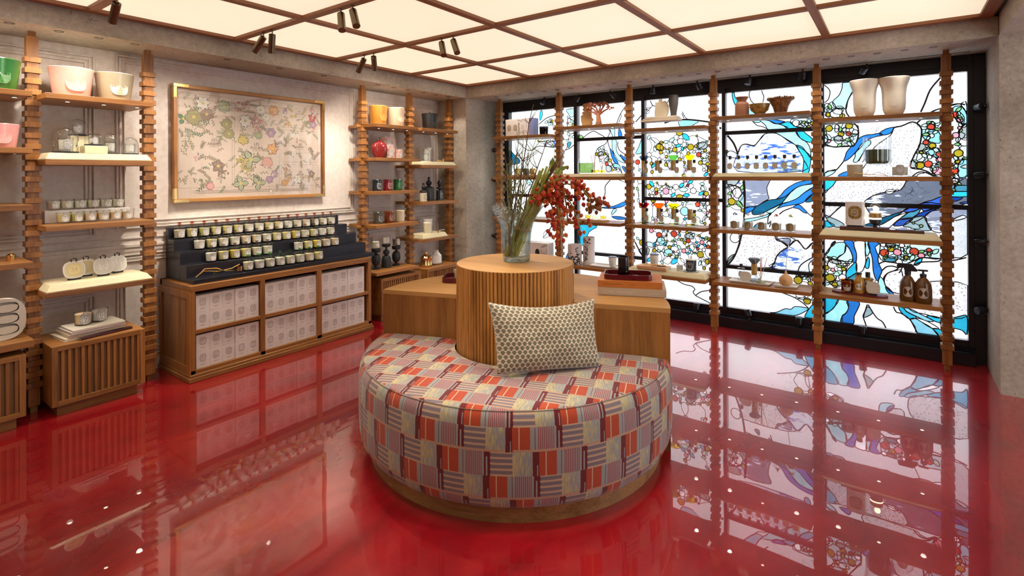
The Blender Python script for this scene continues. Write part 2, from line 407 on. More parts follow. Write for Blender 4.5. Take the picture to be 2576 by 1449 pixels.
for k, z in enumerate(LV_A): shelf_l(3.447, 4.027, z, 'oak shelf right of the framed print, %s level holding %s' % (lvn[k], ('amber and beige candles', 'a ribbed red vase', 'black, red and green candles', 'grey, amber and white candles')[k]))
shelf_l(3.447, 4.027, .506, 'oak shelf holding three black turned candle holders', 0, zb=.030)
for k, z in enumerate(LV_B): shelf_l(4.084, 4.670, z, 'oak shelf of the farthest left-wall bay holding %s' % ('a black lidded candle', 'a slab with a domed candle', 'three black stoppered bottles', 'white candles on a slab')[k])
def shelf_w(i, z, label):
    x0, x1 = WX[i]+.026, WX[i+1]-.032; xc = (x0+x1)/2
    b_ = MB(); b_.box(x0-xc, 0, -.032, x1-xc, .325, 0, bev=.0015)
    o = b_.build('window_shelf', 'oak_x', None, (xc, 4.96, z)); tag(o, label, 'shelf', 'oak shelves across the stained glass window')
    if z > 1.9:
        pass
    for k in range(3):
        l = link('shelf_light', ms_sl, o, (.82*((k+.5)/3-.5), .10, -.032))
        if k != 1: spot(0, 0, -.006, SHELF_E*.7, None, 130, .9, par=l)
    return o
WL = [(1.942, 1.462, .984, .504) if i % 2 == 0 else (2.012, 1.462, .984, .504) for i in range(5)]
bayn = ['leftmost window bay', 'second window bay', 'third window bay', 'fourth window bay', 'rightmost window bay']
for i in range(5):
    for k, z in enumerate(WL[i]): shelf_w(i, z, 'oak shelf across the %s, %s level' % (bayn[i], lvn[k]))

# ---------------------------------------------------------------- slatted shelf cabinets
def slat_cabinet(y0, y1, z1, label, ns):
    t = thing('slatted_cabinet', label, 'cabinet', (-4.20, (y0+y1)/2, 0), 0, 'low slatted cabinets of the left wall')
    w = (y1-y0)/2; F = .03
    MB().box(-.42, -w, .068, -.02, w, z1).build('body', 'oak_y', t)
    MB().box(-.40, -w+.035, 0, -.045, w-.035, .068).build('plinth', 'oak_y', t)
    for a_, c_ in ((-w, -w+F), (w-F, w)): MB().box(-.02, a_, .068, .004, c_, z1, bev=.001).build('stile', 'oak_z', t)
    for a_, c_ in ((.068, .068+F), (z1-F, z1)): MB().box(-.02, -w+F, a_, .004, w-F, c_, bev=.001).build('rail', 'oak_y', t)
    MB().box(-.0195, -w+F, .068+F, -.016, w-F, z1-F).build('cane_panel', 'cane', t)
    p = (2*w-2*F)/ns
    ms = MB().box(0, -p*.22, 0, .018, p*.22, z1-.068-2*F, bev=.001).mesh('slat', 'oak_z')
    for k in range(ns): link('slat', ms, t, (-.0165, -w+F+p*(k+.72), .068+F))
    return t
slat_cabinet(.25, .82, .438, 'slatted oak cabinet cut off by the left photo edge', 13)
slat_cabinet(.938, 1.437, .440, 'slatted oak cabinet carrying a stack of books and two candles', 13)
slat_cabinet(3.506, 4.06, .437, 'slatted oak cabinet under the black candle holders', 18)
slat_cabinet(4.152, 4.70, .440, 'slatted oak cabinet carrying gold and white jars', 18)

# ---------------------------------------------------------------- oak candle cabinet
t = thing('candle_cabinet', 'long open oak cabinet filled with white candle boxes', 'cabinet', (-4.11, 2.50, 0))
Y0, Y1 = -.808, .809
b_ = MB(); b_.box(-.53, Y0, .05, -.50, Y1, .695); b_.build('back_panel', 'oak_y', t)
MB().box(-.53, Y0, .652, 0, Y1, .695, bev=.002).build('top', 'oak_y', t)
MB().box(-.53, Y0, .05, 0, Y1, .082, bev=.001).build('bottom', 'oak_y', t)
for a, c_ in ((Y0, Y0+.031), (-.290, -.253), (.220, .265), (Y1-.031, Y1)):
    MB().box(-.53 if a in (Y0, Y1-.031) else -.50, a, .05, 0, c_, .652, bev=.001).build('upright', 'oak_z', t)
for a, c_ in ((Y0+.031, -.290), (-.253, .220), (.265, Y1-.031)):
    MB().box(-.5, a, .344, -.002, c_, .370, bev=.001).build('shelf', 'oak_y', t)
MB().box(-.54, Y0-.018, 0, .018, Y1+.018, .035, bev=.004).box(-.54, Y0-.009, .035, .009, Y1+.009, .055, bev=.004).build('plinth_moulding', 'oak_y', t)
f = MB(); 
for (a, b2, c_, d2) in ((-.53, 0, .05, .11), (-.53, 0, .60, .652), (-.53, -.485, .11, .60), (-.045, 0, .11, .60)): f.box(a, Y0-.007, c_, b2, Y0, d2)
f.build('side_frame', 'oak_z', t)

# black stepped stand
st = MB(); prof = [(-.50, 0), (0, 0), (0, .032), (-.117, .032), (-.117, .126), (-.226, .126), (-.226, .218), (-.333, .218), (-.333, .306), (-.435, .306), (-.435, .392), (-.48, .392), (-.48, .1)]
st = MB(); lv = [(0, -.117, .032), (-.117, -.226, .126), (-.226, -.333, .218), (-.333, -.435, .306), (-.435, -.48, .392)]
for k, (xa, xb, z) in enumerate(lv):
    y1 = [.84, .83, .80, .77, .74][k]*1.0
    st.box(xb, -.812, 0, xa, y1 if k else .845, z, bev=.001)
so = st.build('stepped_stand', 'ebony', None, (-4.16, 2.545, .6955)); tag(so, 'black stained stepped display stand on the oak cabinet under the framed print', 'display stand')

# ---------------------------------------------------------------- centre island: half-drum table, fluted cylinder, round ottoman
CX, CY = -1.80, 2.493; A = radians(19.4)
t = thing('half_round_table', 'low half-round oak table behind the patterned ottoman', 'table', (CX, CY, 0), A)
def halfring(r0, r1, a0, a1, n=48): return None
poly = [(.87*cos(pi*k/64), .87*sin(pi*k/64)) for k in range(65)]+[(.346*cos(pi*k/32), .346*sin(pi*k/32)) for k in range(32, -1, -1)]
b_ = MB().prism(poly, .0, .745, 'Z'); b_.build('drum_body', 'oak_z', t)
poly2 = [(.872*cos(pi*k/64), .872*sin(pi*k/64)-.001*(k in (0, 64))) for k in range(65)]+[(.345*cos(pi*k/32), .345*sin(pi*k/32)) for k in range(32, -1, -1)]
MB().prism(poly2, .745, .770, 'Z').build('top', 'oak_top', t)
t = thing('fluted_pedestal', 'tall fluted oak cylinder carrying the glass vase in the middle of the island', 'pedestal', (CX, CY, 0))
MB().lathe([(.330, 0), (.330, .981)], 64).build('core', 'oak_z', t)
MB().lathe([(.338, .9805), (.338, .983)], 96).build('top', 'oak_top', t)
nf = 100; rr = 2*pi*.332/nf/2
fl = MB(); pr = [(rr*1.0*cos(a), rr*.9*sin(a)) for a in [ -pi/2+pi*k/6 for k in range(7)]]
ms = MB().prism([(x, y) for x, y in pr], 0, .980, 'Z').mesh('flute', 'oak_flute', sharp=60)
for f_ in ms.polygons: f_.use_smooth = True
for k in range(nf):
    a = 2*pi*k/nf
    link('flute', ms, t, (.332*cos(a), .332*sin(a), 0), a)
# stained-glass drawing, metres in the window plane (x, z)
G_POLY=[["a",[[-.363,2.292],[-.31,2.287],[-.29,2.208],[-.325,2.135],[-.34,2.053],[-.355,2.061],[-.417,2.066],[-.444,2.124],[-.396,2.176],[-.372,2.237]]],["q",[[-.46,2.034],[-.417,2.066],[-.355,2.058],[-.376,2.028],[-.373,1.985],[-.451,1.991]]],["q",[[-.502,2.108],[-.468,2.112],[-.444,2.124],[-.417,2.066],[-.46,2.034],[-.502,2.037]]],["q",[[-.506,1.923],[-.276,1.913],[-.256,1.854],[-.262,1.785],[-.297,1.728],[-.416,1.725],[-.507,1.753]]],["x",[[-.433,1.806],[-.397,1.826],[-.374,1.811],[-.368,1.782],[-.397,1.773],[-.43,1.782]]],["x",[[-.315,1.78],[-.286,1.751],[-.283,1.73],[-.297,1.728]]],["v",[[-.424,1.915],[-.397,1.913],[-.397,1.868],[-.424,1.855]]],["s",[[-.003,1.872],[.053,1.884],[.111,1.91],[.148,1.898],[.176,1.857],[.178,1.799],[.165,1.715],[.131,1.637],[.105,1.539],[.172,1.519],[.218,1.499],[.156,1.48],[.115,1.46],[-.224,1.461],[-.195,1.577],[-.138,1.712],[-.027,1.808]]],["b",[[-.003,1.872],[-.027,1.872],[-.065,1.86],[-.104,1.829],[-.082,1.811],[-.038,1.819],[-.016,1.841]]],["b",[[-.104,1.829],[-.149,1.821],[-.202,1.817],[-.251,1.791],[-.277,1.744],[-.309,1.718],[-.339,1.677],[-.351,1.635],[-.361,1.597],[-.333,1.607],[-.298,1.641],[-.263,1.688],[-.234,1.736],[-.205,1.762],[-.149,1.794],[-.082,1.811]]],["a",[[-.171,1.771],[-.205,1.758],[-.234,1.715],[-.274,1.668],[-.277,1.634],[-.292,1.592],[-.263,1.588],[-.229,1.646],[-.203,1.7],[-.166,1.74]]],["a",[[-.508,1.486],[-.471,1.51],[-.419,1.524],[-.447,1.482],[-.508,1.457]]],["b",[[-.408,1.466],[-.339,1.506],[-.322,1.466]]],["q",[[.148,1.898],[.176,1.857],[.178,1.799],[.165,1.715],[.131,1.637],[.105,1.539],[.172,1.519],[.218,1.499],[.283,1.46],[.461,1.46],[.463,2.004],[.422,2.035],[.364,2.024],[.295,2.007],[.245,1.982],[.184,1.935]]],["e",[[.379,2.01],[.432,2.013],[.461,1.942],[.461,1.885],[.426,1.881],[.383,1.934]]],["e",[[.184,1.844],[.285,1.826],[.294,1.729],[.199,1.765]]],["e",[[.198,1.674],[.284,1.691],[.299,1.614],[.234,1.635]]],["e",[[.411,1.567],[.461,1.598],[.461,1.473],[.41,1.46]]],["x",[[.165,1.728],[.198,1.723],[.224,1.706],[.188,1.671],[.157,1.676]]],["x",[[.11,1.592],[.144,1.578],[.146,1.539],[.105,1.539]]],["x",[[.426,1.843],[.461,1.867],[.462,1.754],[.421,1.762],[.412,1.794]]],["x",[[.42,1.536],[.461,1.557],[.461,1.523]]],["c",[[-.507,1.443],[-.413,1.444],[-.422,1.42],[-.445,1.379],[-.477,1.347],[-.507,1.317]]],["S",[[-.413,1.444],[.088,1.444],[.076,1.419],[.056,1.374],[.028,1.344],[-.07,1.327],[-.15,1.295],[-.21,1.247],[-.21,1.216],[-.369,1.211],[-.469,1.103],[-.506,1.118],[-.507,1.314],[-.477,1.347],[-.445,1.379],[-.422,1.42]]],["l",[[.088,1.444],[.462,1.445],[.462,1.393],[.461,1.246],[.3,1.241],[.213,1.249],[.119,1.216],[.055,1.172],[-.067,1.119],[-.109,1.096],[-.172,1.145],[-.206,1.211],[-.21,1.247],[-.15,1.297],[-.075,1.327],[.028,1.344],[.056,1.374],[.076,1.419]]],["L",[[.051,1.169],[.107,1.211],[.17,1.208],[.143,1.182],[.111,1.169]]],["t",[[.035,1.108],[.087,1.16],[.143,1.182],[.174,1.206],[.15,1.148],[.119,1.122],[.071,1.105]]],["L",[[-.01,1.051],[.035,1.103],[.119,1.119],[.095,1.081],[.055,1.054],[.015,1.047]]],["B",[[.095,1.086],[.135,1.138],[.197,1.179],[.285,1.212],[.311,1.222],[.311,1.196],[.243,1.181],[.197,1.135],[.142,1.093]]],["L",[[.174,1.238],[.197,1.253],[.244,1.269],[.3,1.297],[.311,1.266],[.311,1.222],[.285,1.212],[.197,1.179],[.174,1.206]]],["T",[[-.109,1.096],[-.067,1.119],[.055,1.169],[-.005,1.121],[-.055,1.079],[-.113,1.045],[-.228,1.033],[-.172,1.062]]],["w",[[-.109,1.04],[-.055,1.079],[-.005,1.121],[.087,1.163],[.055,1.129],[.015,1.092],[-.026,1.045],[-.055,1.023]]],["X",[[.055,1.049],[.119,1.117],[.197,1.135],[.212,1.082],[.239,1.025],[.15,1.02],[.095,1.041]]],["n",[[.197,1.135],[.243,1.181],[.311,1.196],[.311,1.02],[.239,1.025],[.212,1.082]]],["X",[[-.506,1.115],[-.469,1.101],[-.414,1.077],[-.362,1.042],[-.378,1.015],[-.437,1.017],[-.478,1.057]]],["c",[[-.508,1.067],[-.46,1.048],[-.433,1.022],[-.509,1.01]]],["t",[[.368,1.392],[.401,1.39],[.462,1.388],[.462,1.346],[.393,1.342],[.367,1.337]]],["c",[[.367,1.335],[.462,1.341],[.462,1.305],[.367,1.3]]],["B",[[.367,1.296],[.433,1.295],[.4,1.268],[.367,1.265]]],["L",[[.411,1.25],[.462,1.263],[.461,1.246]]],["n",[[.367,1.2],[.461,1.208],[.461,1.142],[.367,1.112]]],["f",[[.367,1.112],[.461,1.14],[.46,.849],[.325,.837],[.326,1.04]]],["a",[[-.427,.872],[-.355,.88],[-.349,.83],[-.361,.789],[-.407,.744],[-.413,.716],[-.465,.732],[-.509,.742],[-.509,.759],[-.465,.835]]],["b",[[-.453,.87],[-.427,.889],[-.435,.857],[-.462,.835]]],["q",[[-.349,.864],[-.31,.8],[-.299,.727],[-.35,.716],[-.413,.72],[-.401,.758],[-.361,.789]]],["w",[[-.509,.742],[-.465,.732],[-.378,.72],[-.338,.69],[-.35,.628],[-.35,.567],[-.379,.537],[-.379,.497],[-.51,.48]]],["b",[[-.36,.897],[-.298,.898],[-.284,.835],[-.27,.79],[-.273,.723],[-.296,.714],[-.301,.774],[-.321,.826],[-.349,.864]]],["w",[[-.284,.896],[-.209,.898],[-.209,.808],[-.204,.736],[-.215,.682],[-.232,.641],[-.271,.636],[-.273,.723],[-.27,.79],[-.287,.855]]],["a",[[-.209,.898],[-.187,.896],[-.174,.838],[-.182,.797],[-.199,.776],[-.207,.822]]],["b",[[-.187,.896],[-.109,.895],[-.106,.824],[-.117,.77],[-.112,.719],[-.091,.662],[-.102,.622],[-.118,.574],[-.134,.585],[-.15,.643],[-.155,.714],[-.16,.773],[-.174,.824]]],["c",[[-.273,.716],[-.316,.672],[-.344,.629],[-.347,.574],[-.31,.592],[-.271,.63]]],["t",[[-.271,.623],[-.333,.569],[-.379,.53],[-.299,.546]]],["c",[[-.188,.771],[-.177,.739],[-.183,.679],[-.199,.67],[-.21,.689],[-.199,.737]]],["q",[[-.106,.892],[.299,.901],[.298,.799],[.177,.797],[.127,.767],[.05,.725],[.004,.736],[-.069,.742],[-.109,.778]]],["t",[[-.069,.775],[-.006,.787],[.009,.756],[-.038,.739],[-.069,.749]]],["X",[[-.058,.892],[.005,.894],[-.006,.871],[-.053,.867]]],["x",[[-.477,.721],[-.413,.727],[-.384,.699],[-.424,.688],[-.465,.698]]],["x",[[-.466,.527],[-.402,.541],[-.379,.517],[-.414,.492],[-.466,.5]]],["c",[[.126,.735],[.142,.768],[.177,.794],[.171,.759],[.146,.731]]],["s",[[-.075,.586],[-.049,.647],[.004,.672],[.045,.67],[.055,.498],[-.018,.489],[-.06,.523]]],["s",[[.23,.608],[.471,.6],[.47,.371],[.297,.32],[.204,.336],[.095,.361],[.095,.504]]],["a",[[-.107,.608],[-.081,.585],[-.065,.535],[-.018,.489],[-.018,.45],[-.102,.465],[-.118,.541]]],["b",[[-.065,.535],[-.018,.489],[-.018,.463],[-.055,.491]]],["c",[[-.511,.37],[-.408,.371],[-.438,.305],[-.467,.267],[-.511,.236]]],["a",[[-.408,.371],[-.342,.37],[-.331,.314],[-.351,.264],[-.38,.233],[-.386,.174],[-.509,.171],[-.508,.233],[-.461,.271],[-.432,.313]]],["b",[[-.342,.37],[-.253,.372],[-.264,.311],[-.289,.247],[-.298,.175],[-.386,.171],[-.38,.226],[-.351,.261],[-.331,.314]]],["X",[[-.189,.342],[-.157,.294],[-.217,.245],[-.211,.299]]],["c",[[.023,.373],[.054,.367],[.079,.336],[.14,.304],[.094,.281],[.054,.313],[.031,.342]]],["e",[[.059,.368],[.105,.365],[.17,.331],[.253,.291],[.204,.283],[.145,.308],[.079,.339]]],["c",[[.204,.321],[.244,.33],[.301,.317],[.301,.283],[.253,.291]]],["e",[[.1,.279],[.13,.293],[.175,.269],[.233,.235],[.282,.169],[.149,.17],[.13,.224]]],["w",[[.135,.297],[.204,.283],[.282,.237],[.233,.232],[.175,.269]]],["c",[[.248,.231],[.301,.222],[.301,.172],[.277,.18]]],["c",[[.301,.317],[.377,.338],[.419,.357],[.456,.36],[.455,.218],[.428,.243],[.377,.253],[.301,.252]]],["c",[[-1.288,2.299],[-1.271,2.297],[-1.262,2.244],[-1.239,2.218],[-1.242,2.18],[-1.249,2.145],[-1.272,2.189],[-1.285,2.239]]],["e",[[-1.249,2.145],[-1.187,2.154],[-1.11,2.114],[-1.072,2.049],[-1.032,1.985],[-1.098,1.989],[-1.187,2.078]]],["v",[[-.998,1.865],[-.9,1.867],[-.846,1.834],[-.74,1.754],[-.705,1.69],[-.671,1.611],[-.68,1.51],[-1.242,1.514],[-1.235,1.692],[-1.208,1.76],[-1.163,1.773],[-1.092,1.756],[-1.054,1.796]]],["a",[[-1.041,2.006],[-.954,1.987],[-.899,1.957],[-.863,1.948],[-.792,1.904],[-.954,1.901],[-.991,1.949]]],["b",[[-.96,2.001],[-.857,1.984],[-.821,1.966],[-.875,1.956],[-.917,1.961]]],["c",[[-.863,1.958],[-.797,1.971],[-.768,1.949],[-.739,1.924],[-.687,1.912],[-.693,1.892],[-.786,1.897],[-.833,1.933]]],["a",[[-.954,1.901],[-.792,1.904],[-.727,1.901],[-.733,1.865],[-.699,1.814],[-.647,1.773],[-.619,1.714],[-.617,1.63],[-.659,1.695],[-.74,1.754],[-.798,1.792],[-.846,1.834],[-.894,1.866]]],["c",[[-.733,1.901],[-.681,1.898],[-.664,1.865],[-.602,1.804],[-.61,1.772],[-.647,1.78],[-.699,1.814]]],["c",[[-.734,1.75],[-.687,1.735],[-.653,1.689],[-.614,1.629],[-.637,1.481],[-.68,1.481],[-.671,1.611],[-.705,1.69]]],["q",[[-.774,1.989],[-.601,1.984],[-.601,1.894],[-.687,1.912],[-.739,1.924]]],["q",[[-1.334,1.701],[-1.294,1.714],[-1.241,1.678],[-1.241,1.643],[-1.334,1.659]]],["x",[[-1.339,1.449],[-1.229,1.449],[-1.248,1.391],[-1.275,1.376],[-1.335,1.385]]],["X",[[-1.235,1.237],[-1.203,1.295],[-1.185,1.295],[-1.181,1.171],[-1.217,1.208]]],["v",[[-1.248,1.391],[-1.189,1.449],[-1.187,1.382],[-1.185,1.295],[-1.203,1.3],[-1.225,1.348],[-1.261,1.367]]],["n",[[-1.18,1.449],[-.961,1.449],[-.979,1.36],[-.971,1.29],[-.962,1.253],[-1.005,1.224],[-1.066,1.18],[-1.136,1.168],[-1.174,1.162],[-1.175,1.286]]],["T",[[-1.066,1.18],[-1.018,1.209],[-.962,1.239],[-.899,1.25],[-.828,1.274],[-.779,1.317],[-.803,1.28],[-.853,1.214],[-.899,1.18],[-.988,1.131],[-1.014,1.111],[-1.093,1.093],[-1.114,1.116],[-1.092,1.155]]],["b",[[-1.174,1.162],[-1.092,1.169],[-1.092,1.15],[-1.137,1.115],[-1.175,1.099]]],["b",[[-.899,1.247],[-.865,1.283],[-.819,1.343],[-.762,1.385],[-.706,1.413],[-.599,1.431],[-.599,1.396],[-.674,1.382],[-.73,1.358],[-.775,1.317],[-.828,1.274]]],["a",[[-.849,1.21],[-.803,1.28],[-.762,1.335],[-.714,1.368],[-.658,1.386],[-.599,1.396],[-.599,1.364],[-.674,1.309],[-.722,1.263],[-.787,1.23]]],["b",[[-.891,1.162],[-.845,1.21],[-.787,1.23],[-.722,1.263],[-.674,1.309],[-.599,1.362],[-.599,1.306],[-.666,1.233],[-.714,1.209],[-.837,1.182]]],["T",[[-.666,1.233],[-.599,1.306],[-.6,1.239]]],["a",[[-.984,1.131],[-.853,1.209],[-.895,1.162],[-.942,1.118]]],["a",[[-1.173,1.047],[-1.093,1.065],[-1.014,1.087],[-.942,1.118],[-.967,1.085],[-1.036,1.058],[-1.097,1.036],[-1.173,1.018]]],["b",[[-.763,1.176],[-.714,1.204],[-.675,1.17],[-.643,1.13],[-.675,1.134],[-.715,1.164]]],["t",[[-1.093,.984],[-1.058,1.015],[-1.058,.967],[-1.093,.965]]],["v",[[-.909,.906],[-.809,.817],[-.764,.861],[-.744,.881],[-.817,.908]]],["s",[[-1.212,.897],[-.916,.916],[-.898,.864],[-.838,.848],[-.802,.808],[-.862,.76],[-.899,.71],[-.917,.654],[-.948,.601],[-1.326,.587],[-1.259,.713],[-1.219,.813]]],["x",[[-1.342,.607],[-1.325,.665],[-1.272,.701],[-1.292,.647],[-1.326,.601]]],["n",[[-.898,.864],[-.862,.88],[-.784,.885],[-.802,.811],[-.85,.847]]],["u",[[-.948,.601],[-.917,.654],[-.899,.71],[-.862,.76],[-.802,.808],[-.743,.875],[-.691,.833],[-.657,.8],[-.6,.853],[-.601,.601]]],["e",[[-.968,.17],[-.901,.187],[-.829,.231],[-.781,.232],[-.746,.263],[-.642,.262],[-.677,.221],[-.752,.177],[-.877,.151]]],["c",[[-.591,.305],[-.637,.253],[-.671,.163],[-.592,.163]]],["e",[[-1.809,2.049],[-1.614,2.03],[-1.667,1.992],[-1.702,1.965],[-1.791,1.97]]],["e",[[-2.292,1.714],[-2.258,1.782],[-2.215,1.881],[-2.216,1.73]]],["y",[[-2.07,1.788],[-2.019,1.817],[-1.988,1.785],[-1.976,1.748],[-2.007,1.737],[-2.045,1.744]]],["x",[[-1.616,1.796],[-1.564,1.817],[-1.53,1.787],[-1.536,1.752],[-1.587,1.736],[-1.621,1.761]]],["x",[[-1.764,.851],[-1.713,.876],[-1.669,.843],[-1.677,.82],[-1.735,.827]]],["x",[[-2.169,.693],[-2.141,.68],[-2.15,.626],[-2.17,.616]]],["a",[[-2.07,.747],[-2.046,.81],[-1.991,.813],[-1.968,.777],[-1.992,.738],[-2.038,.73]]],["a",[[-1.969,.679],[-1.938,.697],[-1.892,.685],[-1.892,.64],[-1.954,.62],[-1.984,.64]]],["q",[[-2.169,.755],[-2.093,.745],[-2.078,.708],[-2.165,.709]]],["x",[[-1.61,1.203],[-1.539,1.212],[-1.568,1.16],[-1.582,1.189]]],["x",[[-1.92,1.209],[-1.829,1.219],[-1.86,1.196]]],["x",[[-2.263,.655],[-2.218,.682],[-2.214,.612],[-2.222,.604]]],["a",[[-2.595,2.022],[-2.542,2.019],[-2.539,1.902],[-2.515,1.849],[-2.522,1.779],[-2.498,1.713],[-2.429,1.648],[-2.409,1.609],[-2.498,1.643],[-2.54,1.708],[-2.568,1.774],[-2.574,1.852],[-2.563,1.91],[-2.588,1.969]]],["b",[[-2.599,1.775],[-2.568,1.748],[-2.54,1.682],[-2.495,1.61],[-2.54,1.617],[-2.575,1.676]]],["b",[[-2.486,2.003],[-2.455,1.943],[-2.455,1.911],[-2.476,1.902],[-2.497,1.926]]],["b",[[-2.477,1.71],[-2.429,1.68],[-2.398,1.66],[-2.399,1.609],[-2.443,1.648]]],["e",[[-2.554,1.611],[-2.492,1.597],[-2.478,1.578],[-2.451,1.488],[-2.492,1.559],[-2.555,1.566]]],["b",[[-2.457,1.578],[-2.399,1.558],[-2.399,1.5],[-2.423,1.52]]],["g",[[-2.996,1.949],[-2.97,1.948],[-2.939,1.927],[-2.958,1.901],[-2.997,1.909]]],["x",[[-2.668,1.659],[-2.625,1.697],[-2.618,1.671],[-2.632,1.632],[-2.668,1.633]]],["x",[[-2.647,1.58],[-2.611,1.586],[-2.583,1.56],[-2.59,1.521],[-2.64,1.521]]],["x",[[-2.762,1.707],[-2.718,1.752],[-2.675,1.731],[-2.689,1.699]]],["a",[[-3.162,2.26],[-3.045,2.261],[-3.045,2.196],[-3.1,2.166],[-3.139,2.217]]],["t",[[-3.156,1.861],[-3.101,1.872],[-3.109,1.832],[-3.141,1.805]]],["b",[[-2.713,1.11],[-2.562,1.129],[-2.416,1.188],[-2.387,1.168],[-2.474,1.119],[-2.622,1.1]]],["b",[[-2.585,1.012],[-2.489,1.016],[-2.417,1.006],[-2.388,.994],[-2.504,.982]]],["a",[[-2.562,1.095],[-2.518,1.09],[-2.585,1.026]]],["c",[[-2.999,.894],[-2.76,.893],[-2.869,.817],[-2.925,.672],[-2.981,.668],[-2.997,.723]]],["b",[[-3.179,.493],[-3.129,.584],[-3.095,.63],[-3.129,.483]]],["c",[[-3.537,2.252],[-3.511,2.279],[-3.5,2.221],[-3.538,2.151]]],["T",[[-4.027,1.814],[-3.931,1.744],[-3.84,1.668],[-3.877,1.624],[-4.028,1.642]]],["v",[[-3.471,1.868],[-3.256,1.895],[-3.256,1.825],[-3.404,1.823]]],["a",[[-3.752,1.432],[-3.69,1.432],[-3.655,1.374],[-3.717,1.359]]]]
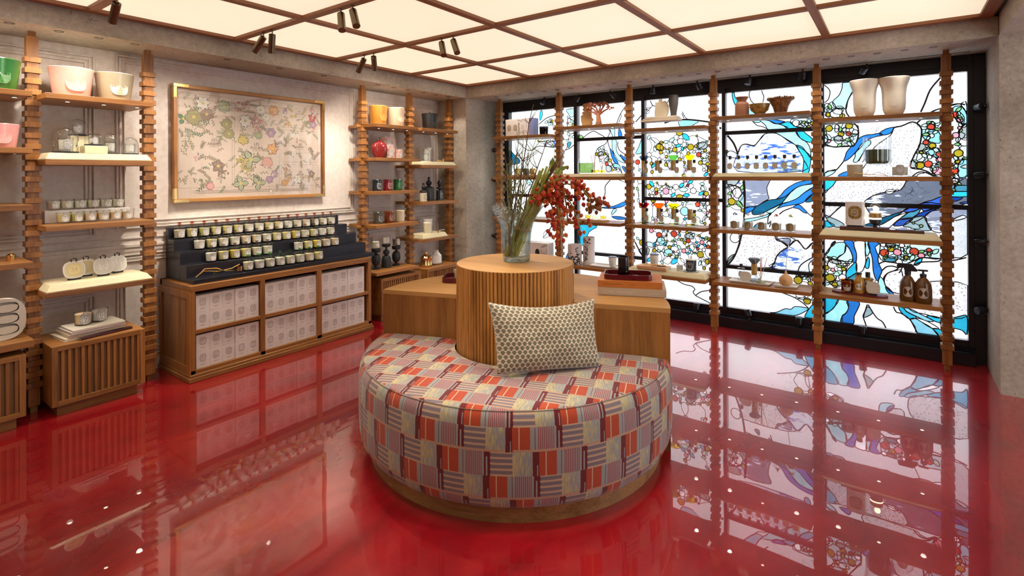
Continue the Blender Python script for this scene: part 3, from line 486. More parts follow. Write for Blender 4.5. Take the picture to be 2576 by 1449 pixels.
G_LINE=[[1,[[-.504,2.279],[-.471,2.24],[-.462,2.204],[-.477,2.148],[-.505,2.122]]],[1.3,[[-.29,2.208],[-.325,2.135],[-.343,2.067],[-.34,2.025],[-.323,1.989],[-.276,1.915],[-.256,1.881],[-.251,1.839],[-.257,1.785],[-.277,1.744],[-.297,1.724],[-.356,1.73],[-.416,1.721],[-.458,1.73],[-.507,1.753]]],[1.4,[[-.003,1.872],[.053,1.884],[.111,1.91],[.148,1.898],[.176,1.857],[.178,1.799],[.165,1.715],[.131,1.637],[.105,1.539],[.172,1.519],[.218,1.499],[.258,1.46]]],[1.3,[[-.361,1.597],[-.392,1.552],[-.423,1.517],[-.477,1.511],[-.508,1.489]]],[1,[[-.203,1.7],[-.252,1.592]]],[1,[[-.2,1.625],[-.226,1.584]]],[1.5,[[.174,1.988],[.2,2.057],[.236,2.164],[.294,2.248],[.316,2.271]]],[1.2,[[.115,1.46],[.157,1.496],[.203,1.493],[.258,1.46]]],[1.3,[[.148,1.898],[.184,1.935],[.245,1.986],[.295,2.007],[.367,2.032],[.422,2.035],[.472,2.016]]],[1,[[.422,2.035],[.446,1.986],[.472,1.953]]],[1.2,[[-.369,1.211],[-.423,1.156],[-.469,1.103]]],[1.2,[[-.427,.892],[-.465,.828],[-.483,.785],[-.509,.759]]],[1.3,[[-.109,.719],[-.069,.742],[.004,.736],[.05,.725],[.127,.767],[.177,.797],[.298,.799]]],[1.3,[[-.091,.662],[-.059,.698],[-.017,.708],[.024,.7],[.081,.725],[.126,.732],[.171,.759],[.274,.775],[.298,.789],[.374,.793],[.471,.83]]],[1.2,[[-.081,.585],[-.075,.612],[-.049,.647],[.004,.678],[.024,.7]]],[1.2,[[-.195,.361],[-.211,.299],[-.225,.257],[-.212,.206],[-.201,.168]]],[1.2,[[-.189,.361],[-.157,.3],[-.125,.253],[-.087,.226],[-.061,.169]]],[1.2,[[-.013,.367],[.007,.325],[.038,.32],[.094,.281],[.124,.223],[.147,.17]]],[1,[[-1.115,2.306],[-1.132,2.26],[-1.125,2.218],[-1.103,2.175],[-1.015,2.086],[-.985,2.057]]],[1,[[-1.024,2.301],[-1.015,2.256],[-1.002,2.221],[-1.012,2.167]]],[1,[[-1.117,2.011],[-1.066,1.953],[-1.016,1.937],[-.954,1.901]]],[1.2,[[-.998,1.865],[-1.054,1.796],[-1.092,1.76],[-1.163,1.776],[-1.208,1.76],[-1.231,1.698]]],[2.2,[[-1.407,1.952],[-1.333,1.867],[-1.274,1.784],[-1.235,1.678]]],[1,[[-1.335,1.38],[-1.294,1.327],[-1.276,1.274],[-1.248,1.251],[-1.217,1.266],[-1.203,1.3],[-1.225,1.348],[-1.261,1.367],[-1.307,1.385],[-1.335,1.38]]],[2.2,[[-1.189,1.468],[-1.182,1.42],[-1.176,1.286],[-1.179,1.142],[-1.191,.979],[-1.205,.901]]],[1.2,[[-.942,1.118],[-.967,1.085],[-.972,1.01],[-.944,1.044],[-.959,.982]]],[1.3,[[-.874,1.107],[-.837,1.141],[-.763,1.176]]],[1,[[-.643,1.13],[-.6,1.092]]],[2,[[-1.206,.898],[-1.239,.77],[-1.279,.669],[-1.326,.601]]],[1,[[-1.221,.865],[-1.227,.841],[-1.244,.822],[-1.266,.813],[-1.29,.818],[-1.307,.834],[-1.313,.858],[-1.307,.883],[-1.291,.902],[-1.268,.911],[-1.245,.907],[-1.228,.891],[-1.221,.867]]],[1.2,[[-.916,.916],[-.898,.864],[-.838,.848],[-.802,.808]]],[1.4,[[-.6,.865],[-.657,.8],[-.691,.833],[-.732,.876],[-.802,.808],[-.862,.76],[-.899,.71],[-.917,.654],[-.948,.601]]],[1.2,[[-.601,.73],[-.663,.685],[-.704,.642],[-.721,.594]]],[1,[[-.601,.71],[-.635,.662],[-.629,.598]]],[1.2,[[-.9,.388],[-.816,.366],[-.746,.342],[-.676,.299],[-.637,.26]]],[1.2,[[-2.128,2.298],[-2.112,2.254],[-2.087,2.221],[-2.011,2.212],[-1.955,2.216]]],[1.2,[[-1.88,2.295],[-1.924,2.262],[-1.942,2.221],[-1.949,2.149]]],[1,[[-2.1,2.225],[-2.119,2.202],[-2.171,2.184]]],[1,[[-1.778,2.136],[-1.749,2.075],[-1.725,2.055]]],[1,[[-1.784,2.119],[-1.761,2.063]]],[2,[[-1.968,2.028],[-1.9,2.045],[-1.791,2.053],[-1.672,2.043],[-1.512,2.012],[-1.473,1.998]]],[1.4,[[-2.29,2.06],[-2.214,2.137],[-2.171,2.184]]],[1.2,[[-1.857,.389],[-1.823,.369],[-1.766,.345],[-1.693,.336],[-1.67,.321],[-1.658,.304],[-1.676,.278],[-1.652,.245],[-1.588,.218],[-1.507,.187],[-1.461,.17]]],[1.2,[[-1.652,.245],[-1.599,.288],[-1.524,.312],[-1.461,.329]]],[1.8,[[-2.304,.745],[-2.255,.655],[-2.222,.604]]],[1.2,[[-2.958,1.904],[-2.819,1.984],[-2.731,1.95],[-2.659,1.907],[-2.631,1.867],[-2.66,1.829],[-2.718,1.805],[-2.761,1.773],[-2.776,1.714]]],[1.2,[[-2.63,2.01],[-2.595,1.97],[-2.624,1.906],[-2.617,1.827],[-2.596,1.774]]],[1.2,[[-2.497,1.849],[-2.504,1.81],[-2.477,1.751],[-2.398,1.698]]],[1.2,[[-2.399,2.253],[-2.468,2.162],[-2.513,2.062]]],[1,[[-2.468,2.162],[-2.461,2.129],[-2.489,2.067]]],[1.3,[[-3.173,1.779],[-3.109,1.804],[-3.039,1.85]]],[1.4,[[-2.598,1.423],[-2.658,1.353],[-2.659,1.285],[-2.682,1.201],[-2.713,1.117]]],[1,[[-2.598,1.423],[-2.531,1.436],[-2.429,1.403]]],[1.3,[[-3.555,2.109],[-3.453,2.174],[-3.369,2.197],[-3.254,2.217]]],[1.2,[[-3.893,1.914],[-3.803,1.844],[-3.732,1.798],[-3.644,1.795],[-3.574,1.836],[-3.472,1.833],[-3.321,1.82],[-3.256,1.825]]],[1.2,[[-3.502,.709],[-3.401,.82],[-3.37,.9]]]]
G_CIRC=[["y",-.48,2.013,.019],["y",-.37,1.994,.02],["y",-.471,1.889,.027],["y",-.32,1.905,.027],["y",-.381,1.835,.023],["r",-.325,1.836,.019],["w",-.277,1.846,.021],["p",-.472,1.778,.014],["w",-.372,1.783,.009],["y",-.504,1.742,.011],["w",-.427,1.94,.015],["m",-.349,1.956,.014],["r",.239,1.863,.024],["w",.244,1.791,.016],["r",.206,1.738,.019],["y",.247,1.708,.024],["y",.176,1.66,.014],["w",.228,1.619,.016],["y",.168,1.554,.03],["r",.221,1.562,.027],["r",.291,1.643,.022],["p",.294,1.595,.024],["p",.276,1.505,.032],["r",.386,1.952,.023],["p",.418,1.906,.02],["p",.416,1.846,.012],["p",.393,1.788,.022],["w",.445,1.732,.032],["y",.409,1.645,.029],["y",.405,1.578,.015],["r",.387,1.506,.024],["w",.387,1.426,.02],["w",.386,1.423,.022],["g",.123,1.078,.009],["g",.173,1.056,.012],["r",-.074,.815,.031],["y",-.028,.851,.023],["p",.015,.827,.027],["r",.127,.842,.03],["r",.222,.862,.017],["p",.173,.814,.022],["y",.071,.789,.017],["w",.026,.75,.022],["w",-.082,.884,.018],["w",.046,.887,.018],["y",-.495,.648,.02],["p",-.448,.633,.016],["y",-.366,.649,.017],["w",-.336,.691,.012],["w",-.374,.573,.029],["y",-.469,.559,.035],["y",-.433,.502,.022],["w",-.732,1.953,.03],["y",-.632,1.91,.016],["y",-1.341,1.709,.014],["y",-.607,1.946,.013],["y",-1.296,1.216,.034],["y",-1.195,1.132,.017],["w",-1.264,1.362,.014],["y",-.722,.509,.034],["y",-.649,.328,.029],["y",-.624,.491,.019],["r",-.638,.564,.015],["y",-1.809,1.923,.036],["w",-1.799,1.828,.03],["y",-2.005,1.821,.02],["y",-2.008,1.72,.02],["p",-1.966,1.761,.011],["y",-1.859,1.743,.025],["y",-1.917,1.756,.012],["y",-1.694,1.765,.032],["y",-1.642,1.773,.015],["y",-1.631,1.877,.01],["m",-1.729,1.799,.01],["y",-1.547,1.726,.016],["r",-1.613,1.685,.024],["y",-1.718,1.701,.017],["w",-1.659,1.715,.014],["w",-2.138,1.697,.024],["y",-1.948,1.672,.014],["r",-2.269,1.62,.026],["y",-2.113,1.601,.018],["y",-2.107,1.511,.017],["y",-1.952,1.589,.021],["y",-1.808,1.641,.018],["y",-1.756,1.607,.012],["y",-1.596,1.602,.022],["y",-1.525,1.588,.019],["w",-1.562,1.531,.015],["y",-1.517,1.525,.014],["w",-1.772,1.658,.009],["p",-1.909,1.54,.009],["p",-1.74,1.53,.011],["y",-1.767,1.473,.018],["y",-1.511,1.652,.012],["w",-2.026,1.645,.018],["y",-2.039,1.56,.018],["y",-2.144,1.353,.029],["y",-2.062,1.323,.02],["r",-2.061,1.283,.018],["p",-1.956,1.308,.034],["w",-1.85,1.351,.03],["d",-1.726,1.369,.014],["w",-1.669,1.316,.03],["y",-1.539,1.29,.023],["y",-1.811,1.24,.037],["p",-1.56,1.258,.016],["p",-1.754,1.424,.02],["y",-2.051,1.396,.01],["y",-2.0,1.358,.01],["y",-1.954,1.387,.01],["y",-2.136,1.267,.012],["y",-2.008,1.258,.011],["w",-2.095,1.285,.017],["w",-2.243,1.41,.027],["y",-2.093,1.203,.024],["p",-1.948,1.199,.017],["p",-2.099,1.16,.014],["y",-2.234,1.139,.017],["r",-1.626,1.177,.025],["w",-1.525,1.194,.022],["p",-1.529,1.095,.015],["a",-1.759,1.102,.045],["y",-1.947,1.106,.011],["w",-2.013,1.055,.019],["m",-1.86,1.128,.018],["y",-1.668,1.069,.022],["w",-2.188,1.047,.02],["p",-2.068,.991,.019],["p",-2.118,.88,.023],["r",-2.034,.839,.029],["r",-1.872,.862,.033],["y",-1.951,.839,.01],["y",-1.735,.884,.015],["y",-1.792,.805,.015],["y",-1.761,.777,.017],["r",-1.723,.799,.023],["y",-1.612,.859,.013],["p",-1.584,.793,.021],["r",-1.627,.725,.015],["r",-1.524,.752,.02],["w",-1.673,.773,.01],["y",-1.716,.744,.009],["p",-1.769,.692,.023],["w",-1.857,.764,.015],["w",-1.828,.679,.015],["r",-1.877,.673,.012],["y",-1.919,.719,.02],["y",-1.918,.634,.017],["y",-1.945,.781,.011],["w",-2.05,.747,.019],["r",-1.962,.736,.007],["y",-2.086,.671,.021],["y",-2.219,.744,.035],["y",-1.602,.669,.033],["y",-1.532,.601,.025],["y",-1.564,.532,.016],["y",-1.513,.831,.018],["p",-1.747,.546,.016],["r",-1.937,.889,.01],["r",-1.812,.892,.012],["w",-1.566,.719,.018],["y",-1.554,.985,.013],["y",-2.765,1.72,.02],["y",-2.596,1.644,.019],["r",-2.639,1.606,.021],["y",-2.57,1.537,.015],["y",-2.667,1.718,.014],["w",-2.499,1.533,.016],["y",-2.733,1.696,.01],["w",-2.647,1.747,.014],["p",-3.143,2.1,.014],["y",-3.069,2.072,.017],["w",-3.07,1.933,.014],["m",-2.718,1.647,.013],["y",-3.361,2.137,.017],["w",-3.424,1.888,.013],["y",-3.563,1.904,.013],["w",-3.337,1.906,.012],["r",-3.463,1.839,.012],["w",-3.708,1.374,.017],["m",-3.664,1.33,.015]]
G_LEAF=[["g",-.471,2.109,-.457,2.051],["m",-.505,2.066,-.472,2.084],["m",-.417,2.076,-.358,2.061],["g",-.391,1.903,-.379,1.849],["m",-.341,1.889,-.376,1.842],["g",-.356,1.785,-.303,1.783],["m",-.335,1.767,-.303,1.728],["g",-.41,1.721,-.374,1.755],["m",-.312,1.822,-.262,1.826],["m",-.455,1.779,-.433,1.813],["g",-.506,1.874,-.494,1.83],["m",-.503,1.809,-.488,1.759],["g",-.457,1.935,-.421,1.968],["g",.393,1.975,.427,2.01],["g",.403,1.946,.434,1.912],["m",.426,1.85,.46,1.87],["g",.409,1.807,.431,1.84],["g",.382,1.716,.426,1.718],["g",.43,1.605,.471,1.604],["g",.183,1.805,.232,1.803],["m",.176,1.874,.222,1.884],["g",.26,1.849,.295,1.838],["m",.204,1.817,.224,1.851],["m",.249,1.808,.285,1.832],["m",.209,1.758,.234,1.79],["m",.255,1.879,.245,1.911],["m",.183,1.662,.234,1.699],["m",.254,1.698,.289,1.652],["g",.142,1.65,.167,1.662],["m",.178,1.649,.218,1.616],["m",.126,1.598,.157,1.571],["m",.238,1.551,.273,1.512],["g",.274,1.557,.299,1.582],["m",.382,1.625,.404,1.586],["m",.382,1.517,.399,1.567],["g",.209,1.901,.245,1.905],["m",.262,1.878,.3,1.889],["g",.248,1.493,.263,1.46],["g",.397,1.416,.426,1.395],["g",.367,1.363,.393,1.349],["w",-.07,1.327,-.0,1.343],["w",.004,1.348,.028,1.346],["g",-.083,.757,-.053,.802],["m",.007,.891,.015,.853],["m",.046,.875,.051,.837],["g",.056,.843,.081,.82],["m",.035,.81,.066,.793],["m",.081,.801,.117,.829],["m",.101,.765,.127,.818],["g",.152,.839,.197,.855],["g",.221,.851,.231,.808],["m",.056,.76,.081,.776],["m",.009,.756,.004,.794],["g",-.027,.875,-.001,.884],["g",.082,.884,.107,.873],["g",-.492,.743,-.448,.727],["g",-.422,.682,-.378,.662],["m",-.442,.584,-.376,.632],["g",-.378,.686,-.364,.66],["m",-.507,.701,-.477,.697],["m",-.333,.697,-.304,.74],["m",-.395,.718,-.35,.702],["m",-.507,.611,-.483,.58],["m",-.51,.494,-.472,.513],["m",-.456,.747,-.413,.737],["m",.241,.834,.284,.875],["m",-.71,1.933,-.686,1.977],["g",-.692,1.958,-.646,1.961],["m",-.658,1.955,-.635,1.915],["m",-.643,1.981,-.607,1.952],["m",-.681,1.898,-.641,1.922],["t",-1.34,1.346,-1.319,1.371],["g",-1.336,1.283,-1.296,1.313],["g",-1.253,1.227,-1.194,1.161],["g",-1.212,1.329,-1.189,1.382],["g",-1.341,1.161,-1.31,1.186],["m",-.687,.52,-.655,.549],["g",-.739,.534,-.721,.562],["m",-.624,.521,-.601,.555],["m",-.622,.34,-.599,.349],["m",-.676,.365,-.659,.354],["x",-.704,.551,-.664,.562],["m",-.746,.349,-.717,.34],["w",-2.171,2.184,-2.119,2.205],["w",-2.168,2.143,-2.132,2.172],["m",-1.92,1.825,-1.861,1.868],["m",-1.982,1.831,-1.923,1.828],["c",-1.779,1.909,-1.706,1.837],["m",-1.889,1.818,-1.859,1.781],["m",-2.08,1.788,-2.064,1.726],["m",-1.951,1.753,-1.92,1.707],["c",-1.852,1.774,-1.792,1.796],["m",-2.153,1.859,-2.127,1.914],["g",-1.621,1.79,-1.607,1.813],["g",-1.544,1.822,-1.513,1.815],["g",-1.768,1.754,-1.733,1.764],["c",-1.786,1.778,-1.774,1.73],["c",-1.633,1.755,-1.61,1.734],["g",-1.599,1.666,-1.567,1.645],["g",-1.847,1.702,-1.823,1.713],["m",-1.798,1.737,-1.798,1.701],["c",-1.933,1.631,-1.902,1.631],["c",-2.116,1.554,-2.074,1.609],["m",-2.263,1.524,-2.233,1.549],["m",-1.599,1.701,-1.559,1.712],["c",-1.565,1.467,-1.52,1.502],["m",-1.769,1.58,-1.751,1.55],["m",-1.914,1.71,-1.889,1.733],["m",-1.97,1.632,-1.945,1.619],["m",-1.53,1.705,-1.513,1.664],["m",-1.582,1.625,-1.531,1.641],["c",-2.134,1.415,-2.086,1.354],["g",-1.95,1.374,-1.919,1.352],["m",-1.923,1.325,-1.885,1.352],["c",-1.814,1.349,-1.765,1.398],["m",-1.818,1.331,-1.722,1.328],["c",-1.725,1.391,-1.67,1.424],["m",-1.588,1.37,-1.556,1.312],["c",-1.617,1.271,-1.567,1.309],["c",-1.905,1.251,-1.855,1.289],["c",-1.777,1.268,-1.704,1.273],["m",-2.051,1.301,-1.997,1.309],["m",-2.272,1.223,-2.248,1.177],["g",-2.288,1.348,-2.256,1.309],["m",-1.606,1.391,-1.553,1.385],["t",-1.966,1.178,-1.947,1.14],["g",-1.751,1.206,-1.718,1.203],["m",-1.785,1.198,-1.774,1.161],["c",-1.778,1.02,-1.734,1.03],["m",-1.561,1.175,-1.547,1.132],["m",-1.625,1.122,-1.582,1.116],["c",-1.536,1.068,-1.523,1.047],["m",-2.108,1.035,-2.092,.99],["m",-1.928,1.058,-1.906,1.029],["m",-1.608,1.006,-1.569,.987],["c",-1.999,.881,-1.968,.898],["m",-1.991,.829,-1.984,.776],["c",-1.82,.877,-1.801,.841],["m",-1.869,.822,-1.854,.785],["g",-1.903,.774,-1.877,.799],["m",-1.839,.809,-1.802,.804],["m",-1.779,.813,-1.742,.823],["c",-1.992,.734,-1.945,.764],["c",-2.098,.714,-2.074,.762],["c",-1.896,.73,-1.862,.748],["m",-1.832,.75,-1.802,.7],["m",-1.984,.7,-1.984,.647],["m",-2.062,.671,-2.008,.668],["g",-1.746,.719,-1.728,.743],["c",-1.713,.729,-1.695,.694],["c",-1.75,.671,-1.706,.671],["m",-1.692,.702,-1.685,.658],["c",-1.641,.742,-1.605,.767],["g",-1.562,.814,-1.53,.859],["c",-1.598,.84,-1.562,.835],["c",-1.655,.792,-1.619,.788],["m",-1.67,.747,-1.641,.735],["c",-1.904,.542,-1.836,.615],["c",-2.17,.547,-2.114,.59],["c",-1.825,.669,-1.802,.641],["g",-1.67,.678,-1.638,.677],["m",-1.62,.555,-1.592,.608],["c",-1.58,.776,-1.534,.758],["m",-2.291,.801,-2.254,.772],["m",-1.662,.887,-1.677,.842],["m",-1.705,.892,-1.676,.871],["c",-1.517,.644,-1.507,.616],["g",-1.862,.598,-1.832,.646],["m",-2.016,.569,-1.985,.534],["g",-2.646,1.717,-2.607,1.713],["m",-2.632,1.658,-2.61,1.697],["m",-2.674,1.77,-2.674,1.81],["m",-2.703,1.745,-2.667,1.764],["m",-2.576,1.56,-2.554,1.605],["m",-2.541,1.527,-2.52,1.566],["m",-3.108,2.143,-3.061,2.089],["m",-3.154,2.183,-3.123,2.154],["m",-3.152,1.991,-3.116,1.948],["m",-3.164,1.902,-3.125,1.887],["g",-3.069,1.973,-3.046,1.986],["m",-2.747,1.766,-2.718,1.798],["m",-3.42,2.087,-3.378,2.12],["m",-3.402,2.157,-3.369,2.169],["m",-3.353,2.104,-3.337,2.068],["m",-3.47,2.118,-3.419,2.144],["w",-3.412,1.93,-3.396,1.901],["w",-3.387,1.886,-3.338,1.863],["w",-3.455,1.861,-3.429,1.874],["m",-3.488,1.905,-3.446,1.896],["g",-3.379,1.829,-3.338,1.842],["w",-3.495,.71,-3.401,.82]]
def glass_mat(key, col, clear=.55, rough=.25, var=.12, tex=None):
    col = tuple((v*.86)**.5 for v in col); clear = clear**.5
    m, nt, b = new_mat('glass_'+key); out = nt.nodes['Material Output']; nt.nodes.remove(b)
    g = N(nt, 'ShaderNodeNewGeometry'); nn = N(nt, 'ShaderNodeTexNoise'); nn.inputs['Scale'].default_value = 9; nn.inputs['Detail'].default_value = 4; nn.inputs['Distortion'].default_value = 1.2
    L(nt, g.outputs['Position'], nn.inputs['Vector'])
    c = mix(nt, nn.outputs['Fac'], tuple(v*(1-var) for v in col), tuple(min(1, v*(1+var)) for v in col))
    if tex in ('dash', 'dash2'):
        vo = N(nt, 'ShaderNodeTexVoronoi'); vo.inputs['Scale'].default_value = 34 if tex == 'dash' else 48; vo.voronoi_dimensions = '2D'
        sx = N(nt, 'ShaderNodeSeparateXYZ'); L(nt, g.outputs['Position'], sx.inputs[0]); cx_ = N(nt, 'ShaderNodeCombineXYZ'); L(nt, sx.outputs['X'], cx_.inputs[0]); L(nt, sx.outputs['Z'], cx_.inputs[1])
        L(nt, cx_.outputs[0], vo.inputs['Vector'])
        df = N(nt, 'ShaderNodeVectorMath'); df.operation = 'SUBTRACT'; L(nt, cx_.outputs[0], df.inputs[0])
        L(nt, vo.outputs['Position'], df.inputs[1])
        rt = N(nt, 'ShaderNodeVectorRotate'); rt.rotation_type = 'Z_AXIS'; L(nt, df.outputs[0], rt.inputs['Vector'])
        sc = N(nt, 'ShaderNodeSeparateColor'); L(nt, vo.outputs['Color'], sc.inputs[0]); L(nt, math_n(nt, 'MULTIPLY', sc.outputs[0], 6.28), rt.inputs['Angle'])
        s2 = N(nt, 'ShaderNodeSeparateXYZ'); L(nt, rt.outputs[0], s2.inputs[0])
        a = math_n(nt, 'LESS_THAN', math_n(nt, 'ABSOLUTE', s2.outputs['X']), .0065); b2 = math_n(nt, 'LESS_THAN', math_n(nt, 'ABSOLUTE', s2.outputs['Y']), .0014)
        d = math_n(nt, 'MULTIPLY', math_n(nt, 'MULTIPLY', a, b2), math_n(nt, 'GREATER_THAN', sc.outputs[1], .35))
        c = mix(nt, d, c, (.002, .002, .003))
    if tex in ('flecks', 'slate', 'fine'):
        n2 = N(nt, 'ShaderNodeTexNoise'); n2.inputs['Detail'].default_value = 4; mp = N(nt, 'ShaderNodeMapping'); mp.inputs['Rotation'].default_value = (0, radians(35), 0)
        mp.inputs['Scale'].default_value = {'flecks': (14, 1, 50), 'slate': (9, 1, 45), 'fine': (260, 1, 260)}[tex]
        L(nt, g.outputs['Position'], mp.inputs['Vector']); L(nt, mp.outputs[0], n2.inputs['Vector']); n2.inputs['Scale'].default_value = 1
        n3 = N(nt, 'ShaderNodeTexNoise'); n3.inputs['Scale'].default_value = 2.6; L(nt, g.outputs['Position'], n3.inputs['Vector'])
        f = math_n(nt, 'ADD', n2.outputs['Fac'], math_n(nt, 'MULTIPLY', math_n(nt, 'SUBTRACT', n3.outputs['Fac'], .5), .8 if tex != 'fine' else .1))
        if tex == 'flecks': c = mix(nt, ramp(nt, f, [(.56, (0, 0, 0)), (.62, (1, 1, 1))]), c, (.16, .26, .48))
        elif tex == 'slate': c = mix(nt, ramp(nt, f, [(.60, (0, 0, 0)), (.68, (1, 1, 1))]), c, (.75, .78, .88))
        else: c = mix(nt, ramp(nt, f, [(.55, (0, 0, 0)), (.65, (1, 1, 1))]), c, (.42, .46, .5))
    tr = N(nt, 'ShaderNodeBsdfTransparent'); L(nt, c, tr.inputs['Color'])
    tl = N(nt, 'ShaderNodeBsdfTranslucent'); L(nt, c, tl.inputs['Color'])
    gl = N(nt, 'ShaderNodeBsdfGlossy'); gl.inputs['Roughness'].default_value = rough*.3
    bp = N(nt, 'ShaderNodeBump'); bp.inputs['Strength'].default_value = .25; bp.inputs['Distance'].default_value = .004; L(nt, nn.outputs['Fac'], bp.inputs['Height']); L(nt, bp.outputs[0], gl.inputs['Normal'])
    m1 = N(nt, 'ShaderNodeMixShader'); m1.inputs[0].default_value = 1-clear; L(nt, tr.outputs[0], m1.inputs[1]); L(nt, tl.outputs[0], m1.inputs[2])
    m2 = N(nt, 'ShaderNodeMixShader'); m2.inputs[0].default_value = .045; L(nt, m1.outputs[0], m2.inputs[1]); L(nt, gl.outputs[0], m2.inputs[2])
    L(nt, m2.outputs[0], out.inputs['Surface']); M['G'+key] = m; return m
GM = dict(a=(.20,.44,.50), c=(.012,.24,.36), b=(.008,.09,.30), B=(.004,.022,.13), L=(.015,.05,.24), t=(.025,.12,.17), T=(.002,.05,.10), q=(.30,.42,.47), e=(.13,.33,.43),
          x=(.17,.20,.20), X=(.15,.22,.24), w=(.80,.79,.82), y=(.19,.15,.008), r=(.26,.03,.015), p=(.42,.15,.19), g=(.10,.22,.08), m=(.24,.44,.36), d=(.13,.01,.01))
for k, v in GM.items(): glass_mat(k, v, .8, .2, .18)
glass_mat('s', (.42, .41, .43), .7, tex='dash'); glass_mat('S', (.36, .36, .39), .7, tex='dash2'); glass_mat('f', (.36, .38, .41), .7, tex='fine')
glass_mat('v', (.36, .39, .47), .7, tex='flecks'); glass_mat('u', (.45, .49, .55), .7, tex='flecks'); glass_mat('l', (.055, .066, .09), .8, tex='slate'); glass_mat('n', (.11, .125, .17), .8, tex='slate')
glass_mat('base', (.53, .53, .56), .72, .2, .03); glass_mat('base_clear', (.42, .47, .455), .93, .2, .06)

YG = 5.445
MX = [(-4.03, -3.995), (-3.045, -3.002), (-2.213, -2.177), (-1.378, -1.344), (-.541, -.507), (.462, .497)]
PAN = [(MX[i][1], MX[i+1][0]) for i in range(5)]
ZB, ZT = .173, 2.287
BARS = [[1.225], [1.893, .577], [1.225], [1.890, .578], [1.217]]
# outer frame and sill, one black steel assembly
fr = MB()
fr.box(-4.193, 5.43, 0, -4.03, 5.50, 2.425, bev=.002); fr.box(.497, 5.425, 0, .571, 5.50, 2.425, bev=.002)
fr.box(-4.03, 5.425, 2.33, .497, 5.50, 2.425, bev=.002); fr.box(-4.03, 5.425, 0, .497, 5.50, .128)
sf = struct(fr.build('window_frame', 'black')); sf.name = 'trim_8'
sl_ = MB(); sl_.box(-4.15, 5.335, 0, .498, 5.43, .095, bev=.003); sl_.box(-4.15, 5.40, .095, .498, 5.43, .112, bev=.002)
sill = struct(sl_.build('trim_9', 'black'))
MB().box(-4.0, 5.352, .0945, .44, 5.357, .0965).build('track_groove', 'matt_black', sill)
MB().box(-4.19, 5.298, 2.414, .47, 5.303, 2.4175).build('track_groove', 'matt_black', sf)

def blob_outline(pts, sub=4):
    """closed Catmull-Rom through traced points"""
    n = len(pts); out = []
    for i in range(n):
        p0, p1, p2, p3 = pts[i-1], pts[i], pts[(i+1) % n], pts[(i+2) % n]
        for k in range(sub):
            t = k/sub
            out.append(tuple(.5*((2*p1[j])+(-p0[j]+p2[j])*t+(2*p0[j]-5*p1[j]+4*p2[j]-p3[j])*t*t+(-p0[j]+3*p1[j]-3*p2[j]+p3[j])*t**3) for j in (0, 1)))
    return out
def open_curve(pts, sub=4):
    out = []; n = len(pts)
    for i in range(n-1):
        p0 = pts[max(i-1, 0)]; p1 = pts[i]; p2 = pts[i+1]; p3 = pts[min(i+2, n-1)]
        for k in range(sub):
            t = k/sub
            out.append(tuple(.5*((2*p1[j])+(-p0[j]+p2[j])*t+(2*p0[j]-5*p1[j]+4*p2[j]-p3[j])*t*t+(-p0[j]+3*p1[j]-3*p2[j]+p3[j])*t**3) for j in (0, 1)))
    out.append(pts[-1]); return out
def clip(poly, x0, x1, z0, z1):
    def cut(P, ax, v, keep_less):
        o_ = []
        for i in range(len(P)):
            a, b_ = P[i-1], P[i]; ia = (a[ax] <= v) == keep_less; ib = (b_[ax] <= v) == keep_less
            if ia != ib:
                t = (v-a[ax])/(b_[ax]-a[ax]); o_.append((a[0]+(b_[0]-a[0])*t, a[1]+(b_[1]-a[1])*t))
            if ib: o_.append(b_)
        return o_
    for ax, v, kl in ((0, x0, False), (0, x1, True), (1, z0, False), (1, z1, True)):
        if not poly: return poly
        poly = cut(poly, ax, v, kl)
    return poly
PIECE = {'b': 'blue_glass', 'B': 'blue_glass', 'L': 'blue_glass', 'c': 'cyan_glass', 'a': 'pale_blue_glass', 'q': 'pale_blue_glass', 'e': 'pale_blue_glass', 't': 'teal_glass', 'T': 'teal_glass',
         'x': 'grey_glass', 'X': 'grey_glass', 'w': 'white_glass', 's': 'speckled_glass', 'S': 'speckled_glass', 'f': 'speckled_glass', 'v': 'lavender_glass', 'u': 'lavender_glass', 'l': 'slate_glass', 'n': 'slate_glass', 'g': 'green_glass', 'y': 'yellow_glass'}
def lead_strip(mb, pts, w, closed, y):
    """flat raised came following the line"""
    n = len(pts)
    if n < 2: return
    L_, R_ = [], []
    for i in range(n):
        a = pts[(i-1) % n] if (closed or i) else pts[i]; b_ = pts[(i+1) % n] if (closed or i < n-1) else pts[i]
        dx, dz = b_[0]-a[0], b_[1]-a[1]; l = hypot(dx, dz) or 1
        nx, nz = -dz/l*w, dx/l*w
        L_.append(mb.bm.verts.new((pts[i][0]+nx, y, pts[i][1]+nz))); R_.append(mb.bm.verts.new((pts[i][0]-nx, y, pts[i][1]-nz)))
    C_ = [mb.bm.verts.new((p[0], y-.0025, p[1])) for p in pts]
    for i in range(n if closed else n-1):
        j = (i+1) % n
        mb.bm.faces.new([L_[i], L_[j], C_[j], C_[i]]); mb.bm.faces.new([C_[i], C_[j], R_[j], R_[i]])
        mb.bm.faces.new([R_[i], R_[j], L_[j], L_[i]])
DISC = {}
